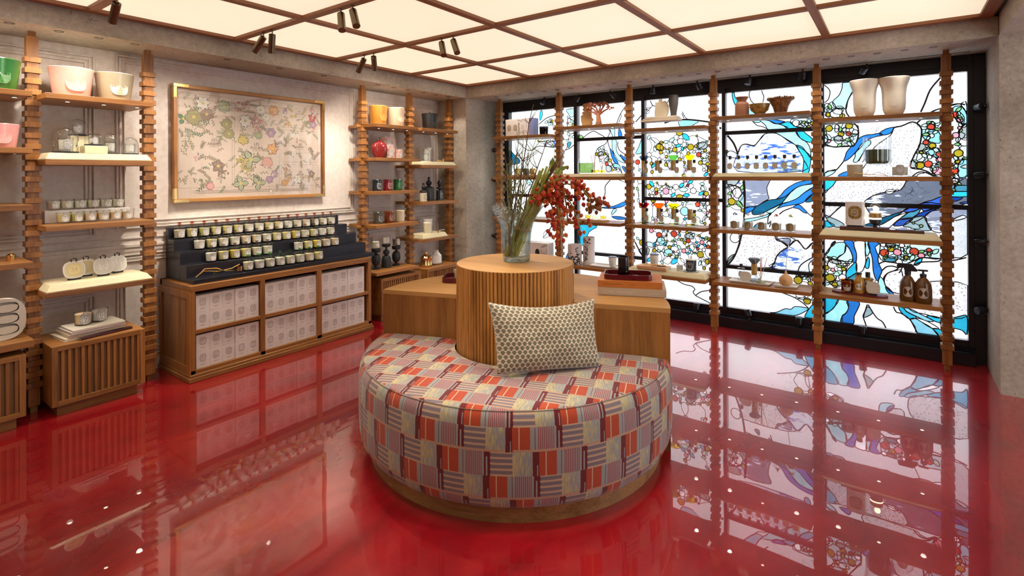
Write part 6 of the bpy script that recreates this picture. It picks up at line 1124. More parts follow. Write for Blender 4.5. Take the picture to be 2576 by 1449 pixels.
# ---------------------------------------------------------------- oval ceramic discs
def disc(label, loc, rot, w, h, word, mat='ceramic', cen=None, stand='matt_black', group='oval scented ceramic discs', tilt=12, cat='ceramic disc', ribbon=True):
    t = thing('ceramic_disc', label, cat, loc, rot, group)
    R_ = Matrix.Rotation(radians(-tilt), 4, 'X')
    b_ = MB(); b_.prism(soup(w, h, 40), -.006, .006, 'Y'); bmesh.ops.bevel(b_.bm, geom=[e for e in b_.bm.edges if abs(e.verts[0].co.y-e.verts[1].co.y) < 1e-6], offset=.003, segments=2, affect='EDGES')
    o = b_.build('disc', mat, t, (0, 0, h/2+.008), (radians(-tilt), 0, 0))
    f = Flat()
    if cen: f.fan([(x, z) for x, z in soup(w*.68, h*.70)], (0, 0), .0003, 1)
    f.ring(w*.86, h*.88, w*.015, 0, .0006, 0); f.ring(w*.70, h*.72, w*.02, 0, .0006, 0)
    f.oval(w*.9, h*.9, word, 0, .0006, False, 0, 0, 0, 1.5)
    link('relief', f.mesh('relief', [cen[1] if cen else 'disc_line', cen[0] if cen else mat]), o, (0, -.0062, 0))
    MB().box(-w*.28, -.014, 0, w*.28, .012, .008, bev=.001).box(-w*.28, -.014, .008, w*.28, -.010, .014).box(-w*.2, .010, .006, w*.2, .014, .05).build('stand', stand, t)
    if ribbon: MB().tube([(-.012, .002, h+.004), (-.016, .006, h+.020), (0, .006, h+.026), (.016, .006, h+.018), (.010, .002, h+.004)], .0035, 6).build('ribbon', 'ink', t)
    return t
M['disc_line'] = plain('relief_line', (.62, .59, .54), .6); M['disc_yellow'] = plain('pale_yellow_wax', (.80, .68, .36), .5); M['disc_sand'] = plain('sand_wax', (.66, .55, .38), .5); M['disc_yline'] = plain('yellow_line', (.66, .54, .24), .5)
disc('white oval ceramic disc with yellow centre marked 34 on a black stand', (-4.34, 1.085, .822), RX, .116, .112, '34', cen=('disc_yellow', 'disc_yline'))
disc('white oval ceramic disc with sand centre marked ROSES, behind two others', (-4.42, 1.170, .822), RX, .108, .108, 'ROSES', cen=('disc_sand', 'disc_yline'))
disc('plain white oval ceramic disc marked BAIES, third on the slab', (-4.345, 1.243, .822), RX, .112, .112, 'BAIES')
disc('plain white oval ceramic disc marked FIGUIER, right end of the slab', (-4.40, 1.340, .822), RX, .108, .112, 'FIGUIER')
# oval plaque at left edge
t = thing('oval_plaque', 'large cream oval plaque with looping black numerals, cut by the left photo edge', 'plaque', (-4.33, .725, .515), RX)
b_ = MB(); b_.prism(soup(.24, .25, 44), -.018, .018, 'Y'); b_.build('body', 'porcelain', t, (0, 0, .125))
f = Flat()
for cz in (.065, .0, -.065):
    for k in range(4): f.ring(.105+.006*k, .052+.004*k, .0022, cz+.002*k, .0004+.0001*k, 0, .035-.004*k)
link('numerals', f.mesh('numerals', ['ink']), t, (0, -.0185, .125))
t = thing('gold_snuffer', 'small gold candle snuffer cut by the left photo edge', 'tool', (-4.36, .785, .985), RX)
MB().lathe([(.020, 0), (.021, .035), (.014, .042), (.004, .044)], 20).build('cup', 'brass', t); MB().tube([(0, 0, .04), (0, 0, .06)], .003, 6).build('stem', 'brass', t)
# ---------------------------------------------------------------- books and two candles on the near cabinet
def book(label, loc, rot, w, d, h, cover='page', pages='page', text=None, tm='ink', group=None, ts=.010):
    t = thing('book', label, 'book', loc, rot, group)
    MB().box(-w/2, -d/2+.0, 0, w/2, d/2, .0022, bev=.0006).build('lower_cover', cover, t); MB().box(-w/2, -d/2, h-.0022, w/2, d/2, h, bev=.0006).build('upper_cover', cover, t)
    MB().box(-w/2, -d/2, .002, w/2, -d/2+.003, h-.002).build('spine', cover, t); MB().box(-w/2+.003, -d/2+.003, .0022, w/2-.003, d/2-.004, h-.0022).build('pages', pages, t)
    if text:
        f = Flat()
        for s_, x, z, sz, in text: f.text(s_, sz, x, z, .0004, 0)
        link('spine_lettering', f.mesh('spine_lettering', [tm]), t, (0, -d/2-.0001, h/2))
    return t
z = .4405
for k, (w_, d_, h_, c_, dx, a, lb) in enumerate([(.335, .24, .018, 'page', -.012, .10, 'bottom cream book'), (.31, .235, .020, 'beige_cloth', .0, .06, 'middle booklet stack'), (.30, .23, .016, 'white', .004, .08, 'white booklet'), (.29, .225, .012, 'porcelain', .008, .05, 'top pale booklet')]):
    book('%s in the stack on the near slatted cabinet, under two candles' % ['lowest cream book', 'beige cloth book', 'white booklet', 'topmost pale booklet'][k], (-4.40+.01*k, 1.185+dx, z), RX+a, w_, d_, h_, c_, group='books on the near slatted cabinet'); z += h_+.0005
candle('glass_candle', 'clear glass candle marked ENCRE on the book stack, left one', (-4.375, 1.140, z), RX, .050, .045, .092, wax='wax_peach', word='ENCRE', lw=.060)
candle('glass_candle', 'clear glass candle marked FLEUR on the book stack, right one', (-4.40, 1.235, z), RX, .050, .045, .092, wax='wax_white', word='FLEUR', lw=.060)
book('dark patterned thin folder lying in front of the book stack', (-4.265, 1.235, .4405), RX+.16, .30, .035, .014, 'oxblood', 'page')
# ---------------------------------------------------------------- bay right of the print
vb = MB().lathe([(0, 0), (.040, 0), (.052, .02), (.072, .07), (.079, .11), (.070, .145), (.040, .168), (.024, .176), (.026, .192), (.020, .192), (.018, .176)], 96, cap=False, flute=.045, fn=24)
tag(vb.build('ribbed_vase', 'glaze_red', None, (-4.38, 3.640, 1.671), RX), 'round ribbed red ceramic vase with a short neck', 'vase')
def pbox(label, loc, w, d, h):
    o = MB().box(-w/2, -d/2, 0, w/2, d/2, h, bev=.001).build('patterned_box', 'toile', None, loc, RX); tag(o, label, 'box', 'red and white patterned candle boxes')
    f = Flat(); f.oval(w*.55, w*.7, 'ROSES', h*.5, .0004); link('label', f.mesh('label', ['paper', 'grey_ink']), o, (0, -d/2-.0002, 0)); return o
pbox('lower patterned candle box beside the ribbed red vase', (-4.40, 3.775, 1.671), .105, .10, .110); pbox('upper patterned candle box stacked on another beside the red vase', (-4.42, 3.765, 1.7815), .112, .10, .118)
t = candle('patterned_candle', 'patterned white and red candle right of the boxes', (-4.37, 3.895, 1.671), RX, .049, .046, .100, glass='toile', word='ROSES', lw=.055)
LV = dict(group='coloured glass candles right of the framed print')
WI = ('glaze_darkblue', 'emb_white')
for (g_, y, lb, w_, gl_) in (('glaze_darkblue', 3.605, 'black glass candle with white oval print, left of the wine red one', 'BAIES', 'emb_white'), ('glaze_wine', 3.749, 'wine red glass candle between the black and green ones', 'ROSES', 'emb_pink'), ('glaze_emerald', 3.893, 'dark green glass candle right of the wine red one', 'FIGUIER', 'emb_green')):
    vessel('coloured_candle', lb, (-4.38, y, 1.328), RX, .050, .046, .116, g_, w_, 'wax_cream' if 0 else g_, emb=gl_, lw=.066, group='coloured glass candles right of the framed print')
for (g_, y, lb, w_, gl_) in (('glaze_smoke', 3.624, 'smoky grey glass candle, left on the fourth shelf', 'FEU', 'emb_white'), ('glaze_brown', 3.768, 'amber brown glass candle, middle of the fourth shelf', 'AMBRE', 'emb_amber'), ('wax_cream', 3.919, 'white glass candle, right on the fourth shelf', 'TUBER', 'wax_white')):
    vessel('coloured_candle', lb, (-4.38, y, .985), RX, .052, .047, .120, g_, w_, g_ if g_ != 'glaze_brown' else 'orange_cloth', emb=gl_, lw=.066, group='coloured glass candles right of the framed print')
def holder(label, loc, prof, cw, wx, word):
    tag(MB().lathe(prof, 32, cap=False).build('candle_holder', 'matt_black', None, loc, RX), label, 'candle holder', 'black turned candle holders')
    top = prof[-2][1]+.0005
    candle('glass_candle', 'glass candle standing on the %s black turned holder' % cw, (loc[0], loc[1], loc[2]+top), RX, .043, .038, .092, wax=wx, word=word, lw=.052, group='candles on the black holders')
holder('black turned candle holder with oval body, left of three', (-4.40, 3.605, .5065), [(0, 0), (.046, 0), (.046, .010), (.018, .024), (.014, .036), (.034, .050), (.046, .075), (.047, .115), (.038, .150), (.014, .162), (.014, .170), (.042, .176), (.048, .188), (.048, .214), (0, .214)], 'left', 'wax_cream', 'BAIES')
holder('black turned candle holder with bell body and ball neck, middle of three', (-4.40, 3.744, .5065), [(0, 0), (.053, 0), (.053, .06), (.047, .10), (.034, .122), (.014, .130), (.030, .140), (.036, .160), (.030, .180), (.010, .190), (.012, .214), (.040, .220), (.046, .228), (.046, .248), (0, .248)], 'middle', 'wax_white', 'ROSES')
holder('black turned candle holder with pedestal foot, right of three', (-4.40, 3.882, .5065), [(0, 0), (.044, 0), (.044, .012), (.016, .024), (.016, .034), (.036, .048), (.046, .080), (.044, .125), (.030, .150), (.012, .158), (.014, .172), (.042, .178), (.046, .190), (.046, .214), (0, .214)], 'right', 'wax_olive', 'CYPRES')
# ---------------------------------------------------------------- farthest left-wall bay
dome('glass dome over a candle on the farthest shelf beside the white vase', (-4.36, 4.300, 1.6425), .054, .160, 0, 'BAIES', 'wax_white')
tag(MB().lathe([(0, 0), (.036, 0), (.040, .01), (.042, .09), (.050, .15), (.056, .166), (.052, .168), (.040, .10), (.034, .02), (0, .02)], 40, cap=False).build('flared_vase', 'ceramic', None, (-4.47, 4.425, 1.6425), RX), 'white flared ceramic vase behind the glass dome', 'vase')
t = thing('brass_figures', 'small polished brass figures on the cream slab in the far bay', 'ornament', (-4.30, 4.47, 1.6425), RX)
for k, (x, r_, h_) in enumerate(((-.04, .010, .020), (-.02, .012, .030), (.0, .010, .018), (.03, .012, .022), (.05, .008, .042))): MB().lathe([(r_, 0), (r_*.6, h_*.4), (r_, h_*.6), (r_*.7, h_*.9), (0, h_)], 14).build('figure', 'brass', t, (x, .008*(k % 2), 0))
def bottle3(label, loc, prof, word, mats=('matt_black', 'matt_black'), split=None, lm=None):
    t = thing('stoppered_bottle', label, 'bottle', loc, RX, 'black stoppered bottles')
    body = [p for p in prof if p[1] <= split]; top = [p for p in prof if p[1] >= split]
    MB().lathe([(0, 0)]+body+[(0, split)], 32, cap=False).build('body', mats[0], t); MB().lathe([(0, split)]+top+[(0, top[-1][1]+.001)], 32, cap=False).build('stopper', mats[1], t)
    R_ = max(p[0] for p in body); link('label', label_mesh(R_*1.25, R_*1.6, word, R_+.001, lm or ('matt_black', 'emb_white')), t, (0, 0, split*.5)); return t
bottle3('small bottle with cream body and black bead stopper, left of three', (-4.36, 4.256, 1.191), [(.041, 0), (.042, .09), (.0425, .095), (.0425, .112), (.030, .124), (.010, .128), (.016, .142), (.021, .160), (.016, .180), (.008, .186), (.014, .196), (.012, .206)], 'BAIES', ('wax_cream', 'matt_black'), .095, ('wax_white', 'ink'))
bottle3('tallest matt black bottle with ball stopper, middle of three', (-4.40, 4.384, 1.191), [(.060, 0), (.061, .13), (.058, .150), (.030, .168), (.012, .172), (.026, .182), (.036, .205), (.026, .228), (.010, .236), (.014, .250), (.014, .268), (.006, .276)], 'SANTAL', ('matt_black', 'matt_black'), .168, ('matt_black', 'emb_dark'))
bottle3('glossy black bottle with egg stopper, right of three', (-4.36, 4.520, 1.191), [(.042, 0), (.042, .118), (.042, .140), (.034, .152), (.010, .158), (.018, .172), (.026, .198), (.022, .224), (.008, .238)], 'ROSES', ('glaze_darkblue', 'matt_black'), .120)
vessel('white_candle', 'small white candle on the short cream slab', (-4.32, 4.275, .827), RX, .046, .040, .120, 'wax_cream', 'BAIES', lab=False); vessel('white_candle', 'larger white candle behind the small one on the short slab', (-4.44, 4.395, .827), RX, .060, .050, .150, 'ceramic', 'BAIES', lab=False)
t = thing('brass_wick_dipper', 'tiny brass wick dipper in front of the white candles', 'tool', (-4.235, 4.365, .827), RX)
MB().lathe([(.010, 0), (.010, .022), (.006, .026)], 12).build('cup', 'brass', t); MB().tube([(0, 0, .022), (.09, .02, .026), (.14, .03, .022)], .003, 6).build('handle', 'wax_white', t)
tag(MB().lathe([(0, 0), (.054, 0), (.062, .008), (.066, .022), (.062, .03), (.062, .095), (.066, .102), (.046, .122), (.036, .128), (.024, .138), (.010, .142), (.018, .155), (.012, .168), (0, .168)], 72, cap=False, flute=.035, fn=18).build('gold_jar', 'brass', None, (-4.35, 4.285, .4405), RX), 'gold ribbed jar with a knob lid on the far slatted cabinet', 'jar')
tag(MB().lathe([(0, 0), (.050, 0), (.066, .012), (.068, .028), (.064, .034), (.064, .095), (.060, .108), (.044, .122), (.040, .134), (.028, .142), (.028, .160), (.0, .162)], 72, cap=False, flute=.012, fn=24).build('white_jar', 'glaze_white', None, (-4.38, 4.478, .4405), RX), 'white ribbed porcelain jar right of the gold jar', 'jar')
# ================================================================ window shelves
# ---- bay 1
t = thing('gift_box_set', 'white gift box set with round cutouts lettered NYMPHEES MERVEILLES', 'box', (-3.575, 5.10, 1.943), 0)
MB().box(-.20, -.05, 0, .135, .06, .205, bev=.002).build('box_body', 'white', t); MB().box(.135, -.045, 0, .20, .06, .205, bev=.002).build('blue_flap', 'blue_card', t)
f = Flat()
for x in (-.145, -.055): f.fan([(x+a, .10+b2) for a, b2 in soup(.055, .075)], (x, .10), .0005, 1); f.oval(.044, .06, 'BA', .10, .0008, True, 2, 0, x)
for i, (ch, x, z_) in enumerate([('N', -.01, .185), ('Y', .010, .178), ('M', .032, .172), ('P', .055, .190), ('H', .078, .180), ('E', .098, .165), ('E', .108, .140), ('S', .104, .112), ('M', -.005, .140), ('E', -.010, .115), ('R', .002, .092), ('V', -.004, .066), ('E', .014, .045), ('I', .034, .035), ('L', .050, .050), ('L', .066, .040), ('E', .086, .055), ('S', .108, .040)]): f.text(ch, .032, x, z_, .0005, 0, random.Random(i).uniform(-.3, .3))
f.oval(.040, .055, 'RO', .108, .0005, False, 0, 3, .05)
link('lettering', f.mesh('lettering', ['ink', 'kraft', 'beige_cloth', 'grey_ink']), t, (0, -.0505, 0))
t = candle('glass_candle', 'smoky glass candle with dark lid beside the blue flap of the gift box', (-3.262, 5.10, 1.943), 0, .052, .048, .085, glass='smoke_glass', wax='wax_peach', word=None); MB().lathe([(0, 0), (.054, 0), (.054, .012), (0, .014)], 28, cap=False).build('lid', 'slate_blue', t, (0, 0, .0855))
tag(MB().box(-.24, -.06, 0, .24, .06, .022, bev=.003).build('wooden_tray', 'pale_wood', None, (-3.50, 5.08, 1.463)), 'pale wooden tray behind the twigs, leftmost window bay', 'tray')
for k, (x, m_) in enumerate(((-3.62, 'wax_yellow'), (-3.50, 'glaze_smoke'), (-3.40, 'brass'))):
    tag(MB().lathe([(0, 0), (.036, 0), (.040, .05), (.036, .075), (.0, .078)], 24, cap=False).build('small_jar', m_, None, (x, 5.08, 1.4855)), ['pale yellow jar on the wooden tray behind the twigs', 'smoky jar on the wooden tray behind the twigs', 'brass jar on the wooden tray behind the twigs'][k], 'jar')
tag(MB().box(-.17, -.08, 0, .17, .08, .055, bev=.006).build('lacquer_box', 'glaze_red', None, (-3.62, 5.10, .985)), 'flat red lacquer box behind the vase rim', 'box')
t = thing('gift_box_set', 'white gift boxes with arched cutouts lettered TEMPLE DES MOUSSES', 'box', (-3.35, 5.09, .505), 0)
MB().box(-.20, -.05, 0, -.035, .08, .20, bev=.002).build('left_box', 'white', t); MB().box(-.033, -.05, 0, .17, .08, .20, bev=.002).build('right_box', 'white', t)
f = Flat()
for x in (-.12, .03): f.fan([(x+.030*cos(k*pi/10), .09+.042*sin(k*pi/10)) for k in range(11)]+[(x-.030, .03), (x+.030, .03)], (x, .08), .0005, 0)
for i, ch in enumerate('TEMPLE'): f.text(ch, .026, .085+.014*i, .150+.006*i, .0005, 0, .2)
for i, ch in enumerate('DES'): f.text(ch, .026, .152, .120-.028*i, .0005, 0, -.1)
for i, ch in enumerate('MOUSS'): f.text(ch, .026, .082, .115-.024*i, .0005, 0, .1)
f.oval(.04, .055, 'MO', .085, .0005, False, 0, 1, .118)
link('lettering', f.mesh('lettering', ['ink', 'grey_ink']), t, (0, -.0505, 0))
tag(MB().lathe([(.0, 0), (.08, 0), (.085, .03), (.07, .085), (.03, .115), (0, .12)], 32, cap=False).build('glass_dome', 'ribbed_glass', None, (-3.32, 4.99+.02, .505)), 'clear glass dome in front of the white gift boxes', 'dome') if False else None
# ---- bay 2
t = thing('tan_sculpture', 'flat tan clay sculpture with scalloped edge and small holes', 'sculpture', (-2.735, 5.15, 2.013), 0)
pl = [(-.045, 0), (.045, 0), (.070, .04), (.060, .055), (.082, .070), (.060, .10), (.058, .15), (.064, .20), (.050, .262), (.0, .255), (-.03, .250), (-.050, .235), (-.030, .205), (-.048, .195), (-.028, .165), (-.055, .160), (-.040, .135), (-.068, .120), (-.062, .06)]
MB().prism(pl, -.012, .012, 'Y').build('body', 'clay_tan', t); f = Flat()
for x, z_ in ((-.025, .232), (-.05, .15), (.052, .045)): f.fan([(x+.004*cos(k), z_+.004*sin(k)) for k in range(6)], (x, z_), .0003, 0)
link('holes', f.mesh('holes', ['ink']), t, (0, -.0122, 0))
t = thing('tree_sculpture', 'rust brown glazed ceramic tree sculpture with leafy crown', 'sculpture', (-2.56, 5.09, 2.013), 0)
MB().tube([(0, 0, 0), (.002, 0, .05), (-.004, 0, .10), (.002, 0, .135)], [.042, .028, .024, .02], 10).build('trunk', 'tree_glaze', t)
rt_ = random.Random(5)
for k, (a, l) in enumerate(((155, .14), (130, .15), (105, .13), (80, .13), (55, .15), (28, .15))):
    e = Vector((l*cos(radians(a)), rt_.uniform(-.02, .02), .12+l*.75*sin(radians(a)))); MB().tube([(0, 0, .11), (e.x*.5, e.y*.5, .12+(e.z-.12)*.55), e], [.014, .010, .006], 7).build('branch', 'tree_glaze', t)
    b_ = MB()
    for j in range(16):
        c_ = e+Vector((rt_.gauss(0, .022), rt_.gauss(0, .012), rt_.gauss(.008, .012))); b_.lathe([(0, -.010), (.012, 0), (0, .012)], 5, tuple(c_), cap=False)
    o = b_.build('leaf_cluster', 'tree_glaze', t, sharp=20); o['kind'] = 'stuff'
def perfume(label, loc, rot, w=.060, h=.105, d=.026, word='PHILO', capw=.013, liquid='clear_gem', group=None, caph=.030, lm=('tan_label', 'ink')):
    t = thing('perfume_bottle', label, 'perfume bottle', loc, rot, group)
    pl_ = soup(w, d, 28, 4.0)
    MB().prism(pl_, 0, h, 'Z').build('glass_body', 'clear_gem', t)
    if liquid != 'clear_gem': MB().prism([(x*.86, y*.8) for x, y in pl_], .012, h*.80, 'Z').build('perfume', liquid, t)
    MB().lathe([(.008, 0), (.008, .008)], 12).build('neck', 'brass', t, (0, 0, h)); MB().prism(soup(capw*2, capw*2, 20, 3), 0, caph, 'Z').build('cap', 'matt_black', t, (0, 0, h+.007))
    fl_ = Flat(); fl_.oval(w*.66, w*.90, word, 0); link('label', fl_.mesh('label', lm), t, (0, -d/2-.0004, h*.52)); return t
def diffuser(label, loc, r, h, nst, stl, liquid='pale_liquid', fill=.45, n=5, cat='diffuser'):
    t = thing('reed_diffuser', label, cat, loc, 0)
    MB().lathe([(0, 0), (r*.75, 0), (r, h*.25), (r, h*.55), (r*.62, h*.88), (r*.30, h*.95), (r*.34, h), (r*.26, h)], 60, cap=False, flute=.02, fn=12).build('glass_bottle', 'ribbed_glass', t)
    MB().lathe([(0, .006), (r*.7, .008), (r*.93, h*.25), (r*.93, h*fill), (0, h*fill)], 28, cap=False).build('liquid', liquid, t)
    rd = random.Random(int(r*1e4))
    for k in range(n):
        a = rd.uniform(0, 6.28); q = stl*.24; MB().tube([(-.006*cos(a), -.006*sin(a), .012), (q*cos(a), q*sin(a)*.5, stl)], .0022, 5).build('reed', 'pale_wood', t)
    return t
t = thing('apothecary_bottle', 'large ribbed clear glass bottle half full, with stopper', 'bottle', (-2.725, 5.11, 1.4975), 0)
MB().lathe([(0, 0), (.068, 0), (.086, .02), (.088, .11), (.078, .16), (.045, .195), (.028, .205), (.028, .225)], 84, cap=False, flute=.018, fn=18).build('glass_body', 'ribbed_glass', t); MB().lathe([(0, .006), (.066, .008), (.083, .022), (.084, .115), (0, .115)], 40, cap=False).build('liquid', 'green_liquid', t)
MB().lathe([(0, .215), (.020, .215), (.034, .236), (.036, .25), (.030, .262), (0, .264)], 10, cap=False).build('stopper', 'clear_gem', t)
diffuser('clear glass reed diffuser, left of two beside the big ribbed bottle', (-2.60, 5.07, 1.4975), .040, .088, 5, .20, 'yellow_liquid'); diffuser('clear glass reed diffuser, right of two beside the big ribbed bottle', (-2.52, 5.08, 1.4975), .038, .084, 5, .20, 'yellow_liquid')
tag(MB().prism(soup(.36, .13, 36, 3), 0, .018, 'Z').build('wooden_tray', 'pale_wood', None, (-2.63, 5.10, .985)), 'oval pale wooden tray carrying three small clear bottles', 'tray')
for k, (x, r_, lq) in enumerate(((-2.70, .034, 'yellow_liquid'), (-2.61, .038, 'pale_liquid'), (-2.515, .034, 'yellow_liquid'))):
    t = thing('small_bottle', 'small clear stoppered bottle on the oval wooden tray, %s' % ['left', 'middle', 'right'][k], 'bottle', (x, 5.10, 1.0035), 0, 'small bottles on the oval tray')
    MB().lathe([(0, 0), (r_*.85, 0), (r_, .012), (r_, .060), (r_*.6, .080), (r_*.35, .086), (r_*.38, .096)], 24, cap=False).build('glass_body', 'ribbed_glass', t); MB().lathe([(0, .005), (r_*.9, .012), (r_*.9, .045), (0, .045)], 20, cap=False).build('liquid', lq, t); MB().lathe([(0, .088), (r_*.45, .092), (r_*.5, .108), (0, .114)], 8, cap=False).build('stopper', 'clear_gem', t)
def drawn_vase(label, loc, r, h, sd):
    t = thing('drawn_vase', label, 'vase', loc, 0)
    MB().lathe([(0, 0), (r, 0), (r, h), (r-.004, h), (r-.004, .01), (0, .01)], 40, cap=False).build('porcelain_body', 'white', t)
    f = Flat(r); rd = random.Random(sd)
    for k in range(7):
        x = rd.uniform(-r*1.1, r*1.1); z_ = rd.uniform(0, h*.3); pts = [(x, z_)]
        for j in range(6): x += rd.uniform(-.02, .02); z_ += h*.11; pts.append((x, z_))
        for a, b2 in zip(pts, pts[1:]): f.line(a, b2, .0022, .0006, 0)
        for j in range(4): px, pz = rd.choice(pts); leafshape2(f, px, pz, rd.uniform(0, 6.28), .022, .006, 0)
    if sd == 3:
        for k in range(60): x, z_ = rd.uniform(-r*1.3, r*1.3), rd.uniform(.005, h*.42); f.fan([(x+.009*cos(j), z_+.009*sin(j)) for j in range(6)], (x, z_), .0007, 0)
        for k in range(26): x, z_ = rd.uniform(-r*1.3, r*1.3), rd.uniform(.01, h*.4); f.fan([(x+.004*cos(j), z_+.004*sin(j)) for j in range(6)], (x, z_), .0010, 1)
    else:
        for k in range(9): x, z_ = rd.uniform(-r*1.2, r*1.2), rd.uniform(h*.5, h*.95); f.fan([(x+.009*cos(j), z_+.011*sin(j)) for j in range(6)], (x, z_), .0007, 0)
    link('ink_drawing', f.mesh('ink_drawing', ['ink', 'white']), t)
def leafshape2(f, x, z, a, l, w, m):
    ca, sa = cos(a), sin(a); pts = [(t_*l, w*sin(pi*t_)) for t_ in (0, .25, .5, .75, 1)]+[(t_*l, -w*sin(pi*t_)) for t_ in (.75, .5, .25)]
    f.fan([(x+px*ca-pz*sa, z+px*sa+pz*ca) for px, pz in pts], (x+l/2*ca, z+l/2*sa), .0008, m)
drawn_vase('short white porcelain vase with black ink garden drawing', (-2.852, 5.08, .505), .076, .215, 3); drawn_vase('tall white porcelain vase with black ink flower drawing', (-2.705, 5.13, .505), .064, .300, 8)
def tray(label, loc, w, d, rot=0, mat='ceramic', edge='pale_wood'):
    t = thing('serving_tray', label, 'tray', loc, rot); MB().prism([(-w/2+.015, -d/2+.015), (w/2-.015, -d/2+.015), (w/2-.015, d/2-.015), (-w/2+.015, d/2-.015)], 0, .003, 'Z').build('base', edge, t)
    b_ = MB(); o_ = [(-w/2, -d/2), (w/2, -d/2), (w/2, d/2), (-w/2, d/2)]; i_ = [(x*.90, y*.86) for x, y in o_]
    A_ = [b_.bm.verts.new((x, y, .017)) for x, y in o_]; B_ = [b_.bm.verts.new((x*.97, y*.94, .0175)) for x, y in o_]; C_ = [b_.bm.verts.new((*p, .0045)) for p in i_]; D_ = [b_.bm.verts.new((*p, .0010)) for p in i_]
    for k in range(4):
        j = (k+1) % 4; b_.bm.faces.new([A_[k], A_[j], B_[j], B_[k]]); b_.bm.faces.new([B_[k], B_[j], C_[j], C_[k]]); b_.bm.faces.new([D_[k], D_[j], A_[j], A_[k]])
    b_.bm.faces.new(C_); b_.bm.faces.new(D_[::-1]); b_.build('dish', mat, t); return t
tray('white porcelain tray with a lidded cup, second window bay', (-2.475, 5.09, .505), .33, .17)
t = vessel('lidded_cup', 'small white cup with black lid rim and printed oval on the white tray', (-2.41, 5.10, .5105), 0, .042, .036, .105, 'ceramic', 'BAIES', emb='ink', lw=.045); MB().lathe([(0, .1055), (.044, .1055), (.044, .110), (0, .111)], 28, cap=False).build('lid', 'slate_blue', t)
tag(MB().lathe([(0, 0), (.030, 0), (.030, .007), (0, .009)], 24, cap=False).build('loose_candle_lid', 'matt_black', None, (-2.385, 5.04, .5105)), 'round black candle lid in front of the lidded cup', 'lid')  # a candle lid resting loose beside the cup
# ---- bay 3
for k, (w_, d_, h_, c_, dx) in enumerate(((.36, .19, .014, 'page', -.01), (.335, .18, .014, 'beige_cloth', .0), (.31, .17, .014, 'page', .005))): book('book under the clay hut and dark vase, %s of three' % ['lowest', 'middle', 'topmost'][k], (-1.865+dx, 5.10, 2.013+.0145*k), .03*k, w_, d_, h_, c_, group='books on the third bay top shelf')
t = thing('clay_hut', 'beige stoneware house-shaped vessel with a small chimney neck', 'vessel', (-1.875, 5.09, 2.0565), .25)
MB().prism([(-.055, 0), (.055, 0), (.050, .05), (.058, .12), (.050, .155), (-.052, .140), (-.050, .10), (-.058, .05)], -.040, .040, 'Y').build('body', 'stone', t); MB().box(-.022, -.014, .145, .012, .014, .180, bev=.003).build('neck', 'stone', t); MB().prism([(.052, .0), (.074, .05), (.076, .11), (.052, .150)], -.036, .036, 'Y').build('side_panel', 'stone', t)
tag(MB().lathe([(0, 0), (.028, 0), (.032, .04), (.046, .12), (.048, .17), (.042, .205), (.036, .19), (.036, .13), (.02, .05), (0, .03)], 32, cap=False, sy=.7).build('dark_vase', 'clay_dark', None, (-1.745, 5.08, 2.0565)), 'dark grey flattened pod vase right of the clay hut', 'vase')
def hourglass(label, loc, gem, liquid, s_=1.0, group='hourglass diffusers with coloured tops'):
    t = thing('hourglass_diffuser', label, 'diffuser', loc, 0, group)
    MB().lathe([(0, 0), (.052*s_, 0), (.054*s_, .018), (.044*s_, .040), (.024*s_, .058), (.022*s_, .066)], 8, cap=False).build('faceted_base', 'clear_gem', t)
    MB().lathe([(0, .004), (.046*s_, .006), (.047*s_, .020), (0, .022)], 8, cap=False).build('perfume', liquid, t)
    MB().lathe([(.0235, .060), (.0245, .064), (.0245, .158), (.0235, .162)], 20).build('gilded_column', 'flakes', t)
    MB().lathe([(.020*s_, .156), (.030*s_, .166), (.056*s_, .196), (.056*s_, .204), (.048*s_, .212), (.0, .214)], 8, cap=False).build('gem_top', gem, t); return t
xs = (-2.067, -1.925, -1.764, -1.604); px_ = (-2.015, -1.868, -1.704, -1.540)
for k, (g_, c_) in enumerate((('blue_lid', 'dark blue'), ('clear_gem', 'clear'), ('green_gem', 'green'), ('yellow_gem', 'yellow'))):
    hourglass('hourglass diffuser with %s faceted top, upper middle shelf of third window bay' % c_, (xs[k], 5.12, 1.463), g_, 'pale_liquid', .88+.04*(k > 1)); perfume('perfume bottle right of the %s topped hourglass diffuser, upper shelf' % c_, (px_[k], 5.055, 1.463), 0, word=['DOSON', 'ROSE', 'SENS', 'OYEDO'][k], group='perfume bottles of the third window bay', h=.125, w=.066)
for k, (g_, c_) in enumerate((('red_gem', 'red'), ('orange_gem', 'orange'), ('yellow_gem', 'golden yellow'), ('clear_gem', 'colourless'))):
    hourglass('hourglass diffuser with %s faceted top on the third shelf, third window bay' % c_, ((-2.069, -1.911, -1.762, -1.603)[k], 5.12, .985), g_, 'yellow_liquid', 1.0); perfume('perfume bottle right of the %s topped hourglass diffuser, lower shelf' % c_, ((-2.012, -1.860, -1.706, -1.540)[k], 5.055, .985), 0, word=['BAIES', 'FIG', 'CHYPR', '34'][k], group='perfume bottles of the third window bay', h=.125, w=.064, liquid='pale_liquid')
book('tan book lying on the bottom slab of the third window bay', (-1.945, 5.06, .549), 0, .30, .15, .026, 'pale_wood')
t = vessel('lidded_cup', 'white candle cup with dark blue lid and brass tool in front', (-1.955, 5.10, .5755), 0, .042, .036, .105, 'ceramic', 'BAIES', emb='ink', lw=.05); MB().lathe([(0, .1055), (.046, .1055), (.046, .111), (0, .112)], 28, cap=False).build('lid', 'slate_blue', t)
